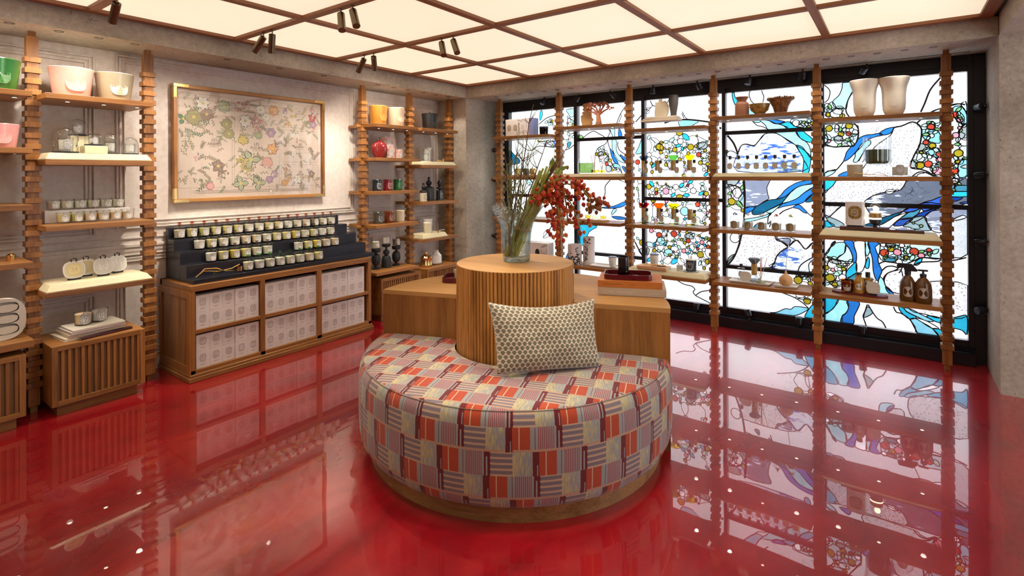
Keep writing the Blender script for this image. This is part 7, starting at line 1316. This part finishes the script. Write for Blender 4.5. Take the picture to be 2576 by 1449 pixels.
t = thing('wick_trimmer', 'brass wick trimmer lying on the tan book', 'tool', (-1.90, 5.02, .582), 0); MB().tube([(-.14, 0, .004), (-.10, 0, .018), (-.02, 0, .008), (.05, 0, .024), (.12, -.01, .006)], .003, 6).build('upper_arm', 'brass', t); MB().tube([(-.12, -.01, .003), (0, -.006, .016), (.13, .006, .005)], .003, 6).build('lower_arm', 'brass', t)
tag(MB().lathe([(0, 0), (.044, 0), (.044, .006), (0, .008)], 28, cap=False).build('loose_candle_lid', 'matt_black', None, (-1.872, 5.085, .5755)), 'round black candle lid lying on the tan book', 'lid')  # a loose candle lid on the book
t = thing('glass_carafe', 'small clear glass bottle with conical ribbed stopper and printed oval', 'bottle', (-1.695, 5.09, .549), 0); MB().lathe([(0, 0), (.030, 0), (.032, .070), (.024, .078)], 28, cap=False).build('glass_body', 'ribbed_glass', t); MB().lathe([(.0, .005), (.028, .006), (.029, .055), (0, .055)], 24, cap=False).build('liquid', 'wax_white', t); MB().lathe([(.028, .079), (.016, .11), (.010, .13), (.006, .14), (.012, .155), (.006, .172), (0, .176)], 24, cap=False).build('stopper', 'ribbed_glass', t); link('label', label_mesh(.034, .042, 'ROSE', .0335, ('paper', 'ink')), t, (0, 0, .036))
t = vessel('black_candle', 'glossy black candle with pale lid and finial on a marbled dish', (-1.585, 5.09, .558), 0, .050, .048, .104, 'glaze_darkblue', 'BAIES', 'glaze_darkblue', emb='emb_white', lw=.062); MB().lathe([(0, .1045), (.052, .1045), (.052, .112), (.020, .118), (.006, .120), (.012, .134), (.006, .148), (0, .150)], 32, cap=False).build('lid', 'emb_white', t)
tag(MB().lathe([(0, 0), (.070, 0), (.072, .008), (0, .006)], 32, cap=False).build('marbled_dish', 'marbled', None, (-1.585, 5.09, .549)), 'round grey marbled dish under the black candle', 'dish')
# ---- bay 4
tag(MB().lathe([(0, 0), (.058, 0), (.060, .02), (.060, .105), (.056, .118), (.038, .130), (.038, .140), (.055, .168), (.058, .174), (.050, .174), (.032, .140), (0, .13)], 40, cap=False).build('terracotta_vase', 'terra', None, (-1.122, 5.10, 2.013)), 'reddish brown ridged stoneware vase with flared lip', 'vase')
tag(MB().lathe([(0, 0), (.036, 0), (.040, .012), (.072, .040), (.080, .066), (.086, .098), (.080, .099), (.07, .06), (.03, .02), (0, .018)], 40, cap=False).build('ochre_bowl', 'tortoise', None, (-.972, 5.09, 2.013)), 'ochre and brown mottled footed bowl', 'bowl')
t = thing('gnarled_vase', 'brown glazed flaring vase with gnarled lumpy rim', 'vase', (-.805, 5.10, 2.013)); MB().lathe([(0, 0), (.046, 0), (.050, .01), (.062, .06), (.084, .105), (.106, .130), (.098, .130), (.07, .09), (.03, .02), (0, .02)], 72, cap=False, flute=.02, fn=15).build('body', 'bark_glaze', t)
b_ = MB(); rg = random.Random(3)
for k in range(34): a = 2*pi*k/34; b_.sphere((.102*cos(a), .102*sin(a), .130+rg.uniform(-.004, .008)), rg.uniform(.007, .011), 0, 6, 4)
o = b_.build('beaded_rim', 'bark_glaze', t); o['kind'] = 'stuff'
pw = ['DOSON', 'ROSE', 'OYEDO', 'PHILO', 'FLEUR', 'TAMDAO', '34', 'SENS']
for k in range(8): perfume('perfume bottle, %s from the left in the row of eight on the slab' % ORD[k], (-1.227+.0752*k, 5.10, 1.4975), 0, .064, .120, .028, pw[k], liquid='clear_gem' if k < 6 else 'pale_liquid', group='row of eight perfume bottles')
fcol = [('violet', (.12, .08, .32)), ('white', (.75, .75, .78)), ('white and blue', (.55, .58, .70)), ('coral', (.62, .12, .10)), ('yellow green', (.42, .44, .08))]
for k, x in enumerate((-1.188, -1.073, -.959, -.843, -.731)):
    t = candle('domed_candle', 'white candle under a ribbed dome topped by a %s flower, fourth window bay' % fcol[k][0], (x, 5.10, .985), 0, .044, .040, .082, wax='wax_white', word=['ROSE', 'METEL', 'BAIES', 'ROSES', 'MIMOSA'][k], lw=.056, lmat=('kraft', 'ink'), group='flower topped candles of the fourth window bay')
    MB().lathe([(.044, 0), (.042, .012), (.032, .030), (.014, .038), (0, .040)], 60, cap=False, flute=.02, fn=14).build('glass_dome', 'ribbed_glass', t, (0, 0, .0825))
    M['fl%d' % k] = plain('flower_%d' % k, fcol[k][1], .5); b_ = MB(); rf = random.Random(k)
    for j in range(9): a = j*.7; b_.lathe([(0, -.007), (.006, 0), (0, .008)], 5, (.016*cos(a)*rf.random()*1.4, .010*sin(a), .010+.004*(j % 4)), cap=False)
    fo = b_.build('flower', 'fl%d' % k, t, (0, 0, .123), sharp=20); MB().tube([(-.016, 0, .002), (0, 0, .008), (.018, 0, .004)], .0016, 5).build('stalk', 'leaf_green', fo)
tray('long white porcelain tray with a perfume bottle and diffusers', (-1.055, 5.10, .505), .345, .165)
tray('small square white porcelain tray under the round wooden diffuser', (-.765, 5.10, .505), .18, .14)
perfume('perfume bottle with black cap on the long white tray', (-1.142, 5.13, .5105), 0, .062, .115, .028, 'FLEUR'); disc('oval cream scented disc leaning on the perfume bottle', (-1.092, 5.07, .5105), 0, .092, .088, 'BAIES', 'ceramic_warm', stand='ceramic', ribbon=False)
t = hourglass('hourglass diffuser with slate blue ceramic top on the long white tray', (-1.035, 5.15, .5105), 'slate_blue', 'clear_gem', .9)
t = diffuser('round ribbed glass reed diffuser with tall reeds on the long tray', (-.968, 5.08, .5105), .050, .100, 5, .235, 'pale_liquid', .3, 5); f = Flat(.05); f.oval(.026, .032, 'RO', 0); link('label', f.mesh('label', ['paper', 'ink']), t, (0, 0, .04))
t = thing('wooden_ball_diffuser', 'round pale wooden diffuser ball with a single tall stem', 'diffuser', (-.768, 5.09, .5105)); MB().lathe([(0, 0), (.024, .002), (.046, .016), (.056, .045), (.050, .075), (.028, .096), (.012, .105), (.008, .13), (0, .132)], 36, cap=False).build('ball', 'pale_wood', t); MB().tube([(0, 0, .125), (.004, 0, .20), (.020, .02, .355)], .0035, 6).build('stem', 'wax_white', t); f = Flat(.056); f.oval(.020, .026, 'O', 0, plate=False, pm=0, im=0); link('branded_oval', f.mesh('branded_oval', ['clay_red']), t, (0, 0, .052))
# ---- bay 5
for k, x in enumerate((-.195, -.003)):
    t = thing('tall_urn', 'tall cream flared urn with a small oval medallion, %s of two on the top shelf' % ['left', 'right'][k], 'vase', (x, 5.10, 1.943), 0, 'cream flared urns')
    MB().lathe([(0, 0), (.042, 0), (.060, .012), (.073, .045), (.077, .10), (.078, .17), (.084, .22), (.100, .268), (.104, .292), (.100, .296), (.090, .26), (.070, .17), (.060, .05), (0, .03)], 48, cap=False).build('body', 'porcelain', t)
    f = Flat(.079); f.fan([(a, b2) for a, b2 in soup(.040, .044)], (0, 0), .003, 0); f.ring(.044, .048, .003, 0, .0045, 0); f.ring(.030, .034, .002, 0, .0045, 0); f.fan([(a, b2) for a, b2 in soup(.014, .007, 12, 2)], (0, 0), .005, 0); link('medallion', f.mesh('medallion', ['porcelain']), t, (0, 0, .092))
t = thing('giant_tumbler', 'large ribbed clear glass tumbler on a foot, half full of dark green wax', 'candle', (-.113, 5.11, 1.463)); MB().lathe([(0, 0), (.078, 0), (.080, .02), (.060, .060), (.056, .085), (.080, .100), (.092, .125), (.095, .315), (.090, .315), (.086, .125), (.05, .098), (0, .095)], 120, cap=False, flute=.03, fn=20).build('ribbed_glass_body', 'ribbed_glass', t)
M['green_wax'] = gloss('green_wax', (.008, .055, .006)); M['green_top'] = plain('green_wax_top', (.03, .25, .02), .4); MB().lathe([(0, .102), (.072, .104), (.080, .13), (.082, .215), (0, .215)], 48, cap=False).build('wax', 'green_wax', t); MB().lathe([(0, .2155), (.081, .2155)], 40, cap=False).build('wax_surface', 'green_top', t)
vessel('ribbed_cup', 'small sand coloured ribbed cup with a brass trimmer in front', (-.262, 5.10, 1.463), 0, .056, .054, .098, 'stone', lab=False, inner='stone')
t = thing('ribbed_candle', 'square ribbed clear glass candle jar with a paper label', 'candle', (.033, 5.11, 1.463)); MB().lathe([(0, 0), (.060, 0), (.066, .012), (.066, .11), (.050, .135), (.044, .150), (.040, .150)], 64, cap=False, flute=.02, fn=22).build('glass_jar', 'ribbed_glass', t); MB().lathe([(0, .008), (.050, .01), (.050, .075), (0, .075)], 28, cap=False).build('wax', 'wax_white', t); link('label', label_mesh(.060, .070, 'BAIES', .0675, ('paper', 'ink')), t, (0, 0, .058))
t = thing('wick_trimmer', 'thin brass wick trimmer in front of the sand cup and green tumbler', 'tool', (-.16, 5.0, 1.464)); MB().tube([(-.11, 0, .004), (-.10, 0, .030), (0, 0, .012), (.06, 0, .034), (.12, 0, .003)], .0022, 6).build('upper_arm', 'brass', t); MB().tube([(-.10, .004, .03), (-.02, .004, .020), (.11, .006, .006)], .0022, 6).build('lower_arm', 'brass', t)
tag(MB().box(-.165, -.06, 0, .165, .06, .030, bev=.002).build('display_block', 'walnut', None, (-.20, 5.10, 1.0285)), 'dark wooden block under the white electric diffuser', 'block'); tag(MB().box(-.125, -.055, 0, .125, .055, .020, bev=.002).build('display_block', 'walnut', None, (.055, 5.09, 1.0285)), 'low dark wooden block under three clear oval capsules', 'block')
t = thing('electric_diffuser', 'white electric fragrance diffuser with a bronze oval grille on a black foot', 'diffuser', (-.262, 5.10, 1.0585)); MB().prism(soup(.115, .08, 30, 5), 0, .012, 'Z').build('foot', 'matt_black', t); MB().prism(soup(.134, .10, 36, 4), .012, .200, 'Z').build('housing', 'glaze_white', t)
f = Flat(); f.fan([(a, b2) for a, b2 in soup(.094, .108)], (0, 0), .0008, 0); f.ring(.100, .114, .004, 0, .0016, 1); link('grille', f.mesh('grille', ['tortoise', 'glaze_white']), t, (0, -.0502, .115)); f = Flat(); f.oval(.05, .06, 'BA', 0, .0012, False, 0, 0); link('printed_oval', f.mesh('printed_oval', ['emb_white']), t, (0, -.0515, .115))
t = thing('globe_lamp', 'small lit lamp of two stacked glass globes, the lower one gold flecked', 'lamp', (-.128, 5.10, 1.0585)); MB().lathe([(0, 0), (.014, 0), (.014, .018), (.036, .030), (.042, .060), (.040, .064)], 28, cap=False).build('foot', 'matt_black', t); MB().lathe([(.0, .060), (.038, .062), (.044, .085), (.040, .112), (0, .118)], 32, cap=False).build('gold_globe', 'flakes', t)
b_ = MB(); b_.sphere((0, 0, .155), .036, 0, 24, 14); b_.build('glass_globe', 'ribbed_glass', t); M['bulb'] = emis('globe_bulb', (1, .82, .55), 6); b_ = MB(); b_.sphere((.006, -.004, .148), .020, 0, 16, 8); b_.build('bulb', 'bulb', t); MB().lathe([(.041, .064), (.0435, .070), (.041, .076)], 28, cap=False).build('light_band', 'bulb', t)
for k in range(3):
    t = thing('oval_capsule', 'clear oval scent capsule, %s of three on the low dark block' % ORD[k], 'capsule', (-.020+.074*k, 5.08, 1.0490), 0, 'clear oval capsules'); MB().prism(soup(.070, .050, 24), 0, .012, 'Z').build('shell', 'clear_gem', t, (0, 0, 0)); MB().prism(soup(.046, .030, 20), .0122, .0150, 'Z').build('insert', 'emb_dark', t)
t = thing('serving_board', 'dark red wooden board with a wavy cut-out outline', 'board', (-.235, 5.11, .505)); pl = [(-.19, -.01), (-.15, -.045), (-.09, -.055), (-.02, -.045), (.03, -.065), (.10, -.07), (.16, -.06), (.19, -.03), (.165, -.015), (.185, .01), (.14, .035), (.05, .03), (-.02, .05), (-.10, .045), (-.15, .06), (-.19, .04)]; MB().prism(pl, 0, .014, 'Z').build('board', 'lacquer', t)
t = candle('amber_candle', 'amber glass candle with tan oval label on the dark red board', (-.318, 5.10, .520), 0, .047, .042, .098, glass='amber_thin', wax='wax_gold', word='CUIR', lw=.058, lmat=('beige_cloth', 'ink'))
def amb_bottle(label, loc, prof, cap, word, lr, lz, lw, mat='amber_glass', lm=('paper', 'ink')):
    t = thing('amber_bottle', label, 'bottle', loc); MB().lathe(prof, 36, cap=False).build('glass_body', mat, t); MB().lathe(cap, 24, cap=False).build('cap', 'matt_black', t); link('label', label_mesh(lw, lw*1.2, word, lr, lm), t, (0, 0, lz)); return t
amb_bottle('light amber bottle with short black cap and oval label', (-.238, 5.10, .520), [(0, 0), (.036, 0), (.038, .01), (.038, .09), (.030, .118), (.018, .130), (.018, .148), (0, .148)], [(0, .1485), (.020, .1485), (.020, .166), (0, .167)], 'VIN', .0388, .055, .046, 'amber_glass2')
amb_bottle('square shouldered amber bottle with tall black cap behind the oval disc', (-.180, 5.155, .520), [(0, 0), (.038, 0), (.038, .118), (.016, .126), (0, .126)], [(0, .1265), (.017, .1265), (.017, .165), (0, .166)], 'LAIT', .0388, .075, .048, 'amber_glass2')
disc('cream oval soap disc on a small black stand, right end of the red board', (-.142, 5.065, .520), 0, .092, .098, 'OO', 'ceramic_warm', tilt=6)
t = amb_bottle('dark amber spray bottle with black trigger head', (.079, 5.09, .505), [(0, 0), (.050, 0), (.054, .01), (.054, .10), (.048, .145), (.030, .180), (.019, .192), (.019, .200), (0, .200)], [(0, .2005), (.021, .2005), (.021, .226), (0, .227)], 'NET', .0546, .075, .066, lm=('ceramic_warm', 'ink'))
MB().prism([(-.070, .262), (-.060, .284), (.025, .284), (.060, .240), (.058, .228), (-.020, .226), (-.026, .250), (-.066, .250)], -.012, .012, 'Y').build('spray_head', 'matt_black', t); MB().tube([(-.035, 0, .252), (-.042, 0, .225), (-.056, 0, .205)], .005, 6).build('trigger', 'matt_black', t)
t = amb_bottle('dark amber pump bottle with black pump head', (.172, 5.07, .505), [(0, 0), (.050, 0), (.055, .01), (.055, .10), (.049, .145), (.031, .178), (.020, .188), (.020, .196), (0, .196)], [(0, .1965), (.021, .1965), (.021, .216), (.008, .220), (.006, .240), (0, .240)], 'MAIN', .0556, .078, .068, lm=('ceramic_warm', 'ink'))
MB().box(-.034, -.009, .236, .030, .009, .250, bev=.004).build('pump_head', 'matt_black', t)

# ================================================================ centre island
vb = thing('glass_vase', 'heavy hand blown clear glass vase with a wide wavy flared rim', 'vase', (-1.812, 2.528, .9835))
def wav(mat, nm, prof, amp):
    b_ = MB(); n = 96; rings = []
    for r, z in prof:
        ring = []
        for k in range(n):
            a = 2*pi*k/n; w_ = amp*max(0, (z-.16)/.16)**1.5
            rr_ = r*(1+w_*(.16*cos(4*a+.6)+.06*cos(7*a))+.012*cos(3*a)); ring.append(b_.bm.verts.new((rr_*cos(a), rr_*sin(a), z+w_*.020*cos(4*a+.6))))
        rings.append(ring)
    for a_, b2 in zip(rings, rings[1:]):
        for k in range(n): f = b_.bm.faces.new([a_[k], a_[(k+1) % n], b2[(k+1) % n], b2[k]]); f.smooth = True
    return b_.build(nm, mat, vb)
m, nt, b = new_mat('vase_glass'); M['vase_glass'] = m; out = nt.nodes['Material Output']; nt.nodes.remove(b)
tcn = N(nt, 'ShaderNodeTexCoord'); nn = N(nt, 'ShaderNodeTexNoise'); nn.inputs['Scale'].default_value = 16; nn.inputs['Detail'].default_value = 2; nn.inputs['Distortion'].default_value = 1.5; L(nt, tcn.outputs['Object'], nn.inputs['Vector'])
bp = N(nt, 'ShaderNodeBump'); bp.inputs['Strength'].default_value = .9; bp.inputs['Distance'].default_value = .02; L(nt, nn.outputs['Fac'], bp.inputs['Height'])
dt = N(nt, 'ShaderNodeVectorMath'); dt.operation = 'DOT_PRODUCT'; gg = N(nt, 'ShaderNodeNewGeometry'); L(nt, gg.outputs['Incoming'], dt.inputs[0]); L(nt, bp.outputs[0], dt.inputs[1]); cv2 = math_n(nt, 'ABSOLUTE', dt.outputs['Value'])
gl = N(nt, 'ShaderNodeBsdfGlass'); gl.inputs['Roughness'].default_value = .0; gl.inputs['IOR'].default_value = 1.45; gl.inputs['Color'].default_value = (.93, .96, .95, 1); L(nt, bp.outputs[0], gl.inputs['Normal']); tr = N(nt, 'ShaderNodeBsdfTransparent'); L(nt, mix(nt, math_n(nt, 'POWER', math_n(nt, 'SUBTRACT', 1, cv2), 2), (.96, .98, .97), (.45, .50, .48)), tr.inputs['Color'])
mx = N(nt, 'ShaderNodeMixShader'); mx.inputs[0].default_value = .28; L(nt, tr.outputs[0], mx.inputs[1]); L(nt, gl.outputs[0], mx.inputs[2]); L(nt, mx.outputs[0], out.inputs['Surface'])
wav('vase_glass', 'outer_wall', [(.066, 0), (.078, .006), (.080, .02), (.082, .10), (.088, .17), (.104, .225), (.130, .275), (.155, .312), (.158, .318), (.152, .317), (.126, .275), (.100, .226), (.083, .17), (.077, .10), (.072, .03), (.001, .024)], 1.0)
MB().lathe([(0, 0), (.068, 0), (.076, .008), (.070, .022), (0, .024)], 48, cap=False).build('base', 'vase_glass', vb)
MB().lathe([(0, .215), (.095, .215), (.078, .16), (.074, .04), (0, .03)], 40, cap=False).build('water', 'clear_glass', vb)
UX, UY = cos(radians(36.096)), sin(radians(36.096)); FX, FY = -UY, UX
def VP(u, z, d=0): return (-1.812+UX*u+FX*d, 2.528+UY*u+FY*d, z)      # u to the right of the vase, d away from the room centre
t = thing('stalk_bundle', 'bundle of thick green stalks tied with twine leaning in the glass vase', 'plant', VP(0, 0), 0); t.location = (0, 0, 0)
rs = random.Random(9)
for k in range(7):
    o_ = (k-3)*.012; d_ = .012*((k*2) % 3-1)
    pts = [VP(-.035+o_*.9, 1.012+abs(o_)*.1, d_), VP(.005+o_, 1.10, d_), VP(.042+o_*.85, 1.19, d_*.7), VP(.095+o_*1.0, 1.30, d_), VP(.150+o_*1.3, 1.42, d_*1.5), VP(.205+o_*1.8, 1.555-abs(o_), d_*2)]
    c_ = []
    for a_, b2 in zip(pts, pts[1:]):
        for j in range(4): t_ = j/4; c_.append(tuple(a_[i]+(b2[i]-a_[i])*t_+rs.uniform(-.0012, .0012) for i in range(3)))
    c_.append(pts[-1]); MB().tube(c_, [.0105*(1+.12*sin(j*1.7)) if j < 12 else .0095-.0003*(j-12) for j in range(len(c_))], 8).build('stalk', 'stalk' if k % 3 else 'stalk2', t)
for k in range(3): 
    b_ = MB(); ring = [VP(.030+.050*cos(a), 1.168+.004*k-.012*cos(a), .026*sin(a)) for a in [2*pi*j/20 for j in range(21)]]; b_.tube(ring, .0035, 6); b_.build('twine', 'twine', t)
def leaf3(par, p, a, l, w, mat='leaf_green', tw=.0, nm='leaf'):
    b_ = MB(); L2 = []
    for j in range(7):
        t_ = j/6; u = p[0]+l*t_*cos(a); z = p[1]+l*t_*sin(a)-.12*l*t_*t_; w_ = w*sin(pi*min(1, t_*.93+.05))
        L2.append([b_.bm.verts.new(VP(u-s_*w_*sin(a), z+s_*w_*cos(a), p[2]+.25*abs(s_)*w_+tw*t_)) for s_ in (-1, 0, 1)])
    for a_, b2 in zip(L2, L2[1:]):
        for j in (0, 1): f = b_.bm.faces.new([a_[j], a_[j+1], b2[j+1], b2[j]]); f.smooth = True
    return b_.build(nm, mat, par, sharp=0)
for p, a, l, w_, m_ in (((.205, 1.50, 0), 1.45, .11, .017, 'leaf_green'), ((.22, 1.50, .01), .55, .11, .014, 'leaf_green'), ((.19, 1.47, -.01), 1.15, .12, .011, 'berry_brown'), ((.17, 1.42, 0), 1.3, .10, .009, 'leaf_green')): leaf3(t, p, a, l, w_, m_)
# berries
bt = thing('berry_branch', 'drooping branch crowded with red and orange berries right of the vase', 'plant', (0, 0, 0))
B0 = (.16, 1.42); arms = [[(.10, 1.36), (.18, 1.44), (.27, 1.475), (.36, 1.44), (.42, 1.36), (.45, 1.28)], [(.10, 1.34), (.20, 1.42), (.30, 1.44), (.40, 1.40), (.47, 1.35), (.51, 1.31)], [(.12, 1.34), (.20, 1.38), (.24, 1.32), (.26, 1.22), (.265, 1.12)], [(.12, 1.34), (.19, 1.36), (.22, 1.28), (.21, 1.18)], [(.15, 1.40), (.24, 1.41), (.32, 1.33), (.36, 1.24), (.38, 1.17)], [(.16, 1.42), (.26, 1.50), (.29, 1.54)], [(.18, 1.42), (.28, 1.42), (.30, 1.32), (.31, 1.20)]]
rb_ = random.Random(21); BS = []
for k, ar in enumerate(arms):
    d_ = (k-3)*.018; MB().tube([VP(u, z, d_*min(1, j/2)) for j, (u, z) in enumerate(ar)], [.0065-.0009*j for j in range(len(ar))], 6).build('branch', 'berry_brown' if k % 2 else 'stalk2', bt)
    for j in range(len(ar)-1):
        (u0, z0), (u1, z1) = ar[j], ar[j+1]
        if u1 < .17: continue
        for q in range(11 if k != 5 else 5):
            t_ = rb_.random(); u = u0+(u1-u0)*t_; z = z0+(z1-z0)*t_; l = rb_.uniform(.012, .05); a = rb_.uniform(0, 6.28); e = (u+l*cos(a), z+l*sin(a)*.9-.012, d_+rb_.uniform(-.05, .05)); BS.append(((u, z, d_), e))
for pu, pz, r_ in [(.45, 1.30, 0), (.47, 1.27, 0), (.505, 1.33, 0), (.49, 1.31, 0), (.43, 1.22, 0), (.44, 1.19, 0), (.24, 1.08, 0), (.28, 1.10, 0), (.20, 1.14, 0), (.22, 1.12, 0)]: BS.append(((pu-.02, pz+.02, 0), (pu, pz, rb_.uniform(-.03, .03))))
b_ = MB()
for (p0, e) in BS: b_.tube([VP(p0[0], p0[1], p0[2]), VP(*[(p0[i]+e[i])/2+(.006 if i == 1 else 0) for i in (0, 1)], (p0[2]+e[2])/2), VP(e[0], e[1], e[2])], .0011, 4, cap=False)
o = b_.build('berry_stems', 'berry_brown', bt); o['kind'] = 'stuff'
bms = [MB().lathe([(0, -.0125), (.007, -.011), (.0115, -.003), (.0118, .003), (.007, .011), (.002, .0130), (.003, .0165)], 10, cap=True).mesh('berry', m_) for m_ in ('berry_red', 'berry_orange', 'berry_brown', 'berry_red')]
for k, (p0, e) in enumerate(BS[:290]):
    right = e[0] > .40; o = link('berry', bms[2 if (right and rb_.random() < .6) else rb_.choice((0, 0, 1, 3, 1))], bt, VP(e[0], e[1], e[2]), (rb_.uniform(-.6, .6)+pi, rb_.uniform(-.6, .6), 0)); s_ = rb_.uniform(.8, 1.12); o.scale = (s_, s_, s_)
# twigs
tw = thing('twig_spray', 'spray of fine bare brown and green twigs rising from the vase', 'plant', (0, 0, 0)); rw = random.Random(4)
tips = [(.10, 1.90), (.02, 1.80), (-.03, 1.70), (-.075, 1.62), (.05, 1.76), (.12, 1.72), (.19, 1.70), (.28, 1.62), (-.10, 1.50), (.0, 1.62), (.07, 1.66), (-.05, 1.56), (.30, 1.66)]
for k, (u, z) in enumerate(tips):
    u0 = rw.uniform(-.055, .0); d_ = rw.uniform(-.05, .05); pts = []
    for j in range(9): t_ = j/8; pts.append((u0+(u-u0)*t_**1.25+rw.uniform(-.008, .008)*(j > 0), 1.02+(z-1.02)*t_, d_*(1+t_)))
    MB().tube([VP(*p) for p in pts], [.0052-.00045*j if k % 3 else .0068-.0006*j for j in range(9)], 5).build('twig', 'twig' if k % 3 == 0 else 'twig_green', tw)
    b_ = MB()
    for q in range(9):
        i_ = rw.randrange(3, 8); p = pts[i_]; a = rw.uniform(.5, 2.6); l = rw.uniform(.05, .15); b_.tube([VP(*p), VP(p[0]+l*.5*cos(a), p[1]+l*.5*sin(a), p[2]+.01), VP(p[0]+l*cos(a*.92), p[1]+l*sin(a*.92), p[2]+rw.uniform(-.02, .02))], [.0026, .0020, .0012], 4, cap=False)
    o = b_.build('twiglets', 'twig_green' if k % 2 else 'twig', tw); o['kind'] = 'stuff'
# left tray + candle on the low table
def lac_tray(label, loc, rot, w, d, h, mat):
    t = thing('lacquer_tray', label, 'tray', loc, rot); MB().prism(soup(w, d, 40, 6), 0, .004, 'Z').build('base', mat, t)
    b_ = MB(); o_ = soup(w, d, 48, 6); i_ = [(x*.965, y*.94) for x, y in o_]; A_, B_, C_, D_ = [[b_.bm.verts.new((x, y, z)) for x, y in pl_] for pl_, z in ((o_, .001), (o_, h), (i_, h), (i_, .004))]; n = len(o_)
    for a_, b2 in ((A_, B_), (B_, C_), (C_, D_)):
        for k in range(n): b_.bm.faces.new([a_[k], a_[(k+1) % n], b2[(k+1) % n], b2[k]])
    b_.build('rim', mat, t); return t
lac_tray('dark red lacquer tray on the low table left of the pedestal', (-2.36, 2.74, .7715), radians(32), .36, .22, .030, 'lacquer')
vessel('olive_candle', 'large olive glass candle on the dark red tray left of the pedestal', (-2.395, 2.80, .7765), radians(36), .054, .050, .125, 'glaze_smoke', 'FEU', 'glaze_smoke', lab=False)
candle('glass_candle', 'narrow clear glass candle beside the olive one on the dark red tray', (-2.43, 2.69, .7765), radians(36), .026, .024, .085, wax='wax_cream', word=None)
AR2 = radians(19.4)+.06
book('thick beige book lettered CLAIRE TABOURET under the orange book', (-1.315, 3.055, .7715), AR2, .395, .28, .044, 'beige_cloth', 'page', [('CLAIRE TABOURET', -.075, -.002, .022), ('ALMINE RECH', .125, -.004, .010)], 'porcelain')
book('orange cloth book under the dark red tray, right side of the island', (-1.325, 3.055, .8160), AR2-.02, .375, .27, .040, 'orange_cloth', 'page', [('The Sunlit Interior of Blue Houses', -.10, .0, .008), ('Essays', .02, .0, .008)], 'ink')
f = Flat(); 
lac_tray('dark red textured rectangular tray on top of the orange book', (-1.330, 3.03, .8565), AR2, .285, .175, .032, 'croc')
t = thing('black_glass_candle', 'tall black glass candle on the textured red tray', 'candle', (-1.362, 3.035, .8612), AR2); MB().lathe([(0, 0), (.030, 0), (.0325, .008), (.0325, .118), (.029, .120), (.0285, .04), (0, .038)], 36, cap=False).build('glass_body', 'glaze_black', t); MB().lathe([(.033, .004), (.0335, .010), (.0335, .034), (.033, .036)], 36, cap=False).build('clear_foot', 'amber_thin', t)
t = thing('loose_candle_lid', 'round black candle lid beside the tall black glass candle', 'lid', (-1.285, 3.035, .8612), AR2); MB().lathe([(0, 0), (.030, 0), (.031, .010), (.026, .012), (0, .010)], 30, cap=False).build('disc', 'matt_black', t); f = Flat(); f.b.lathe([(.018, .0125), (.016, .0125)], 30, cap=False); link('printed_ring', f.b.mesh('printed_ring', 'emb_white', sharp=0), t)  # a loose candle lid on the tray
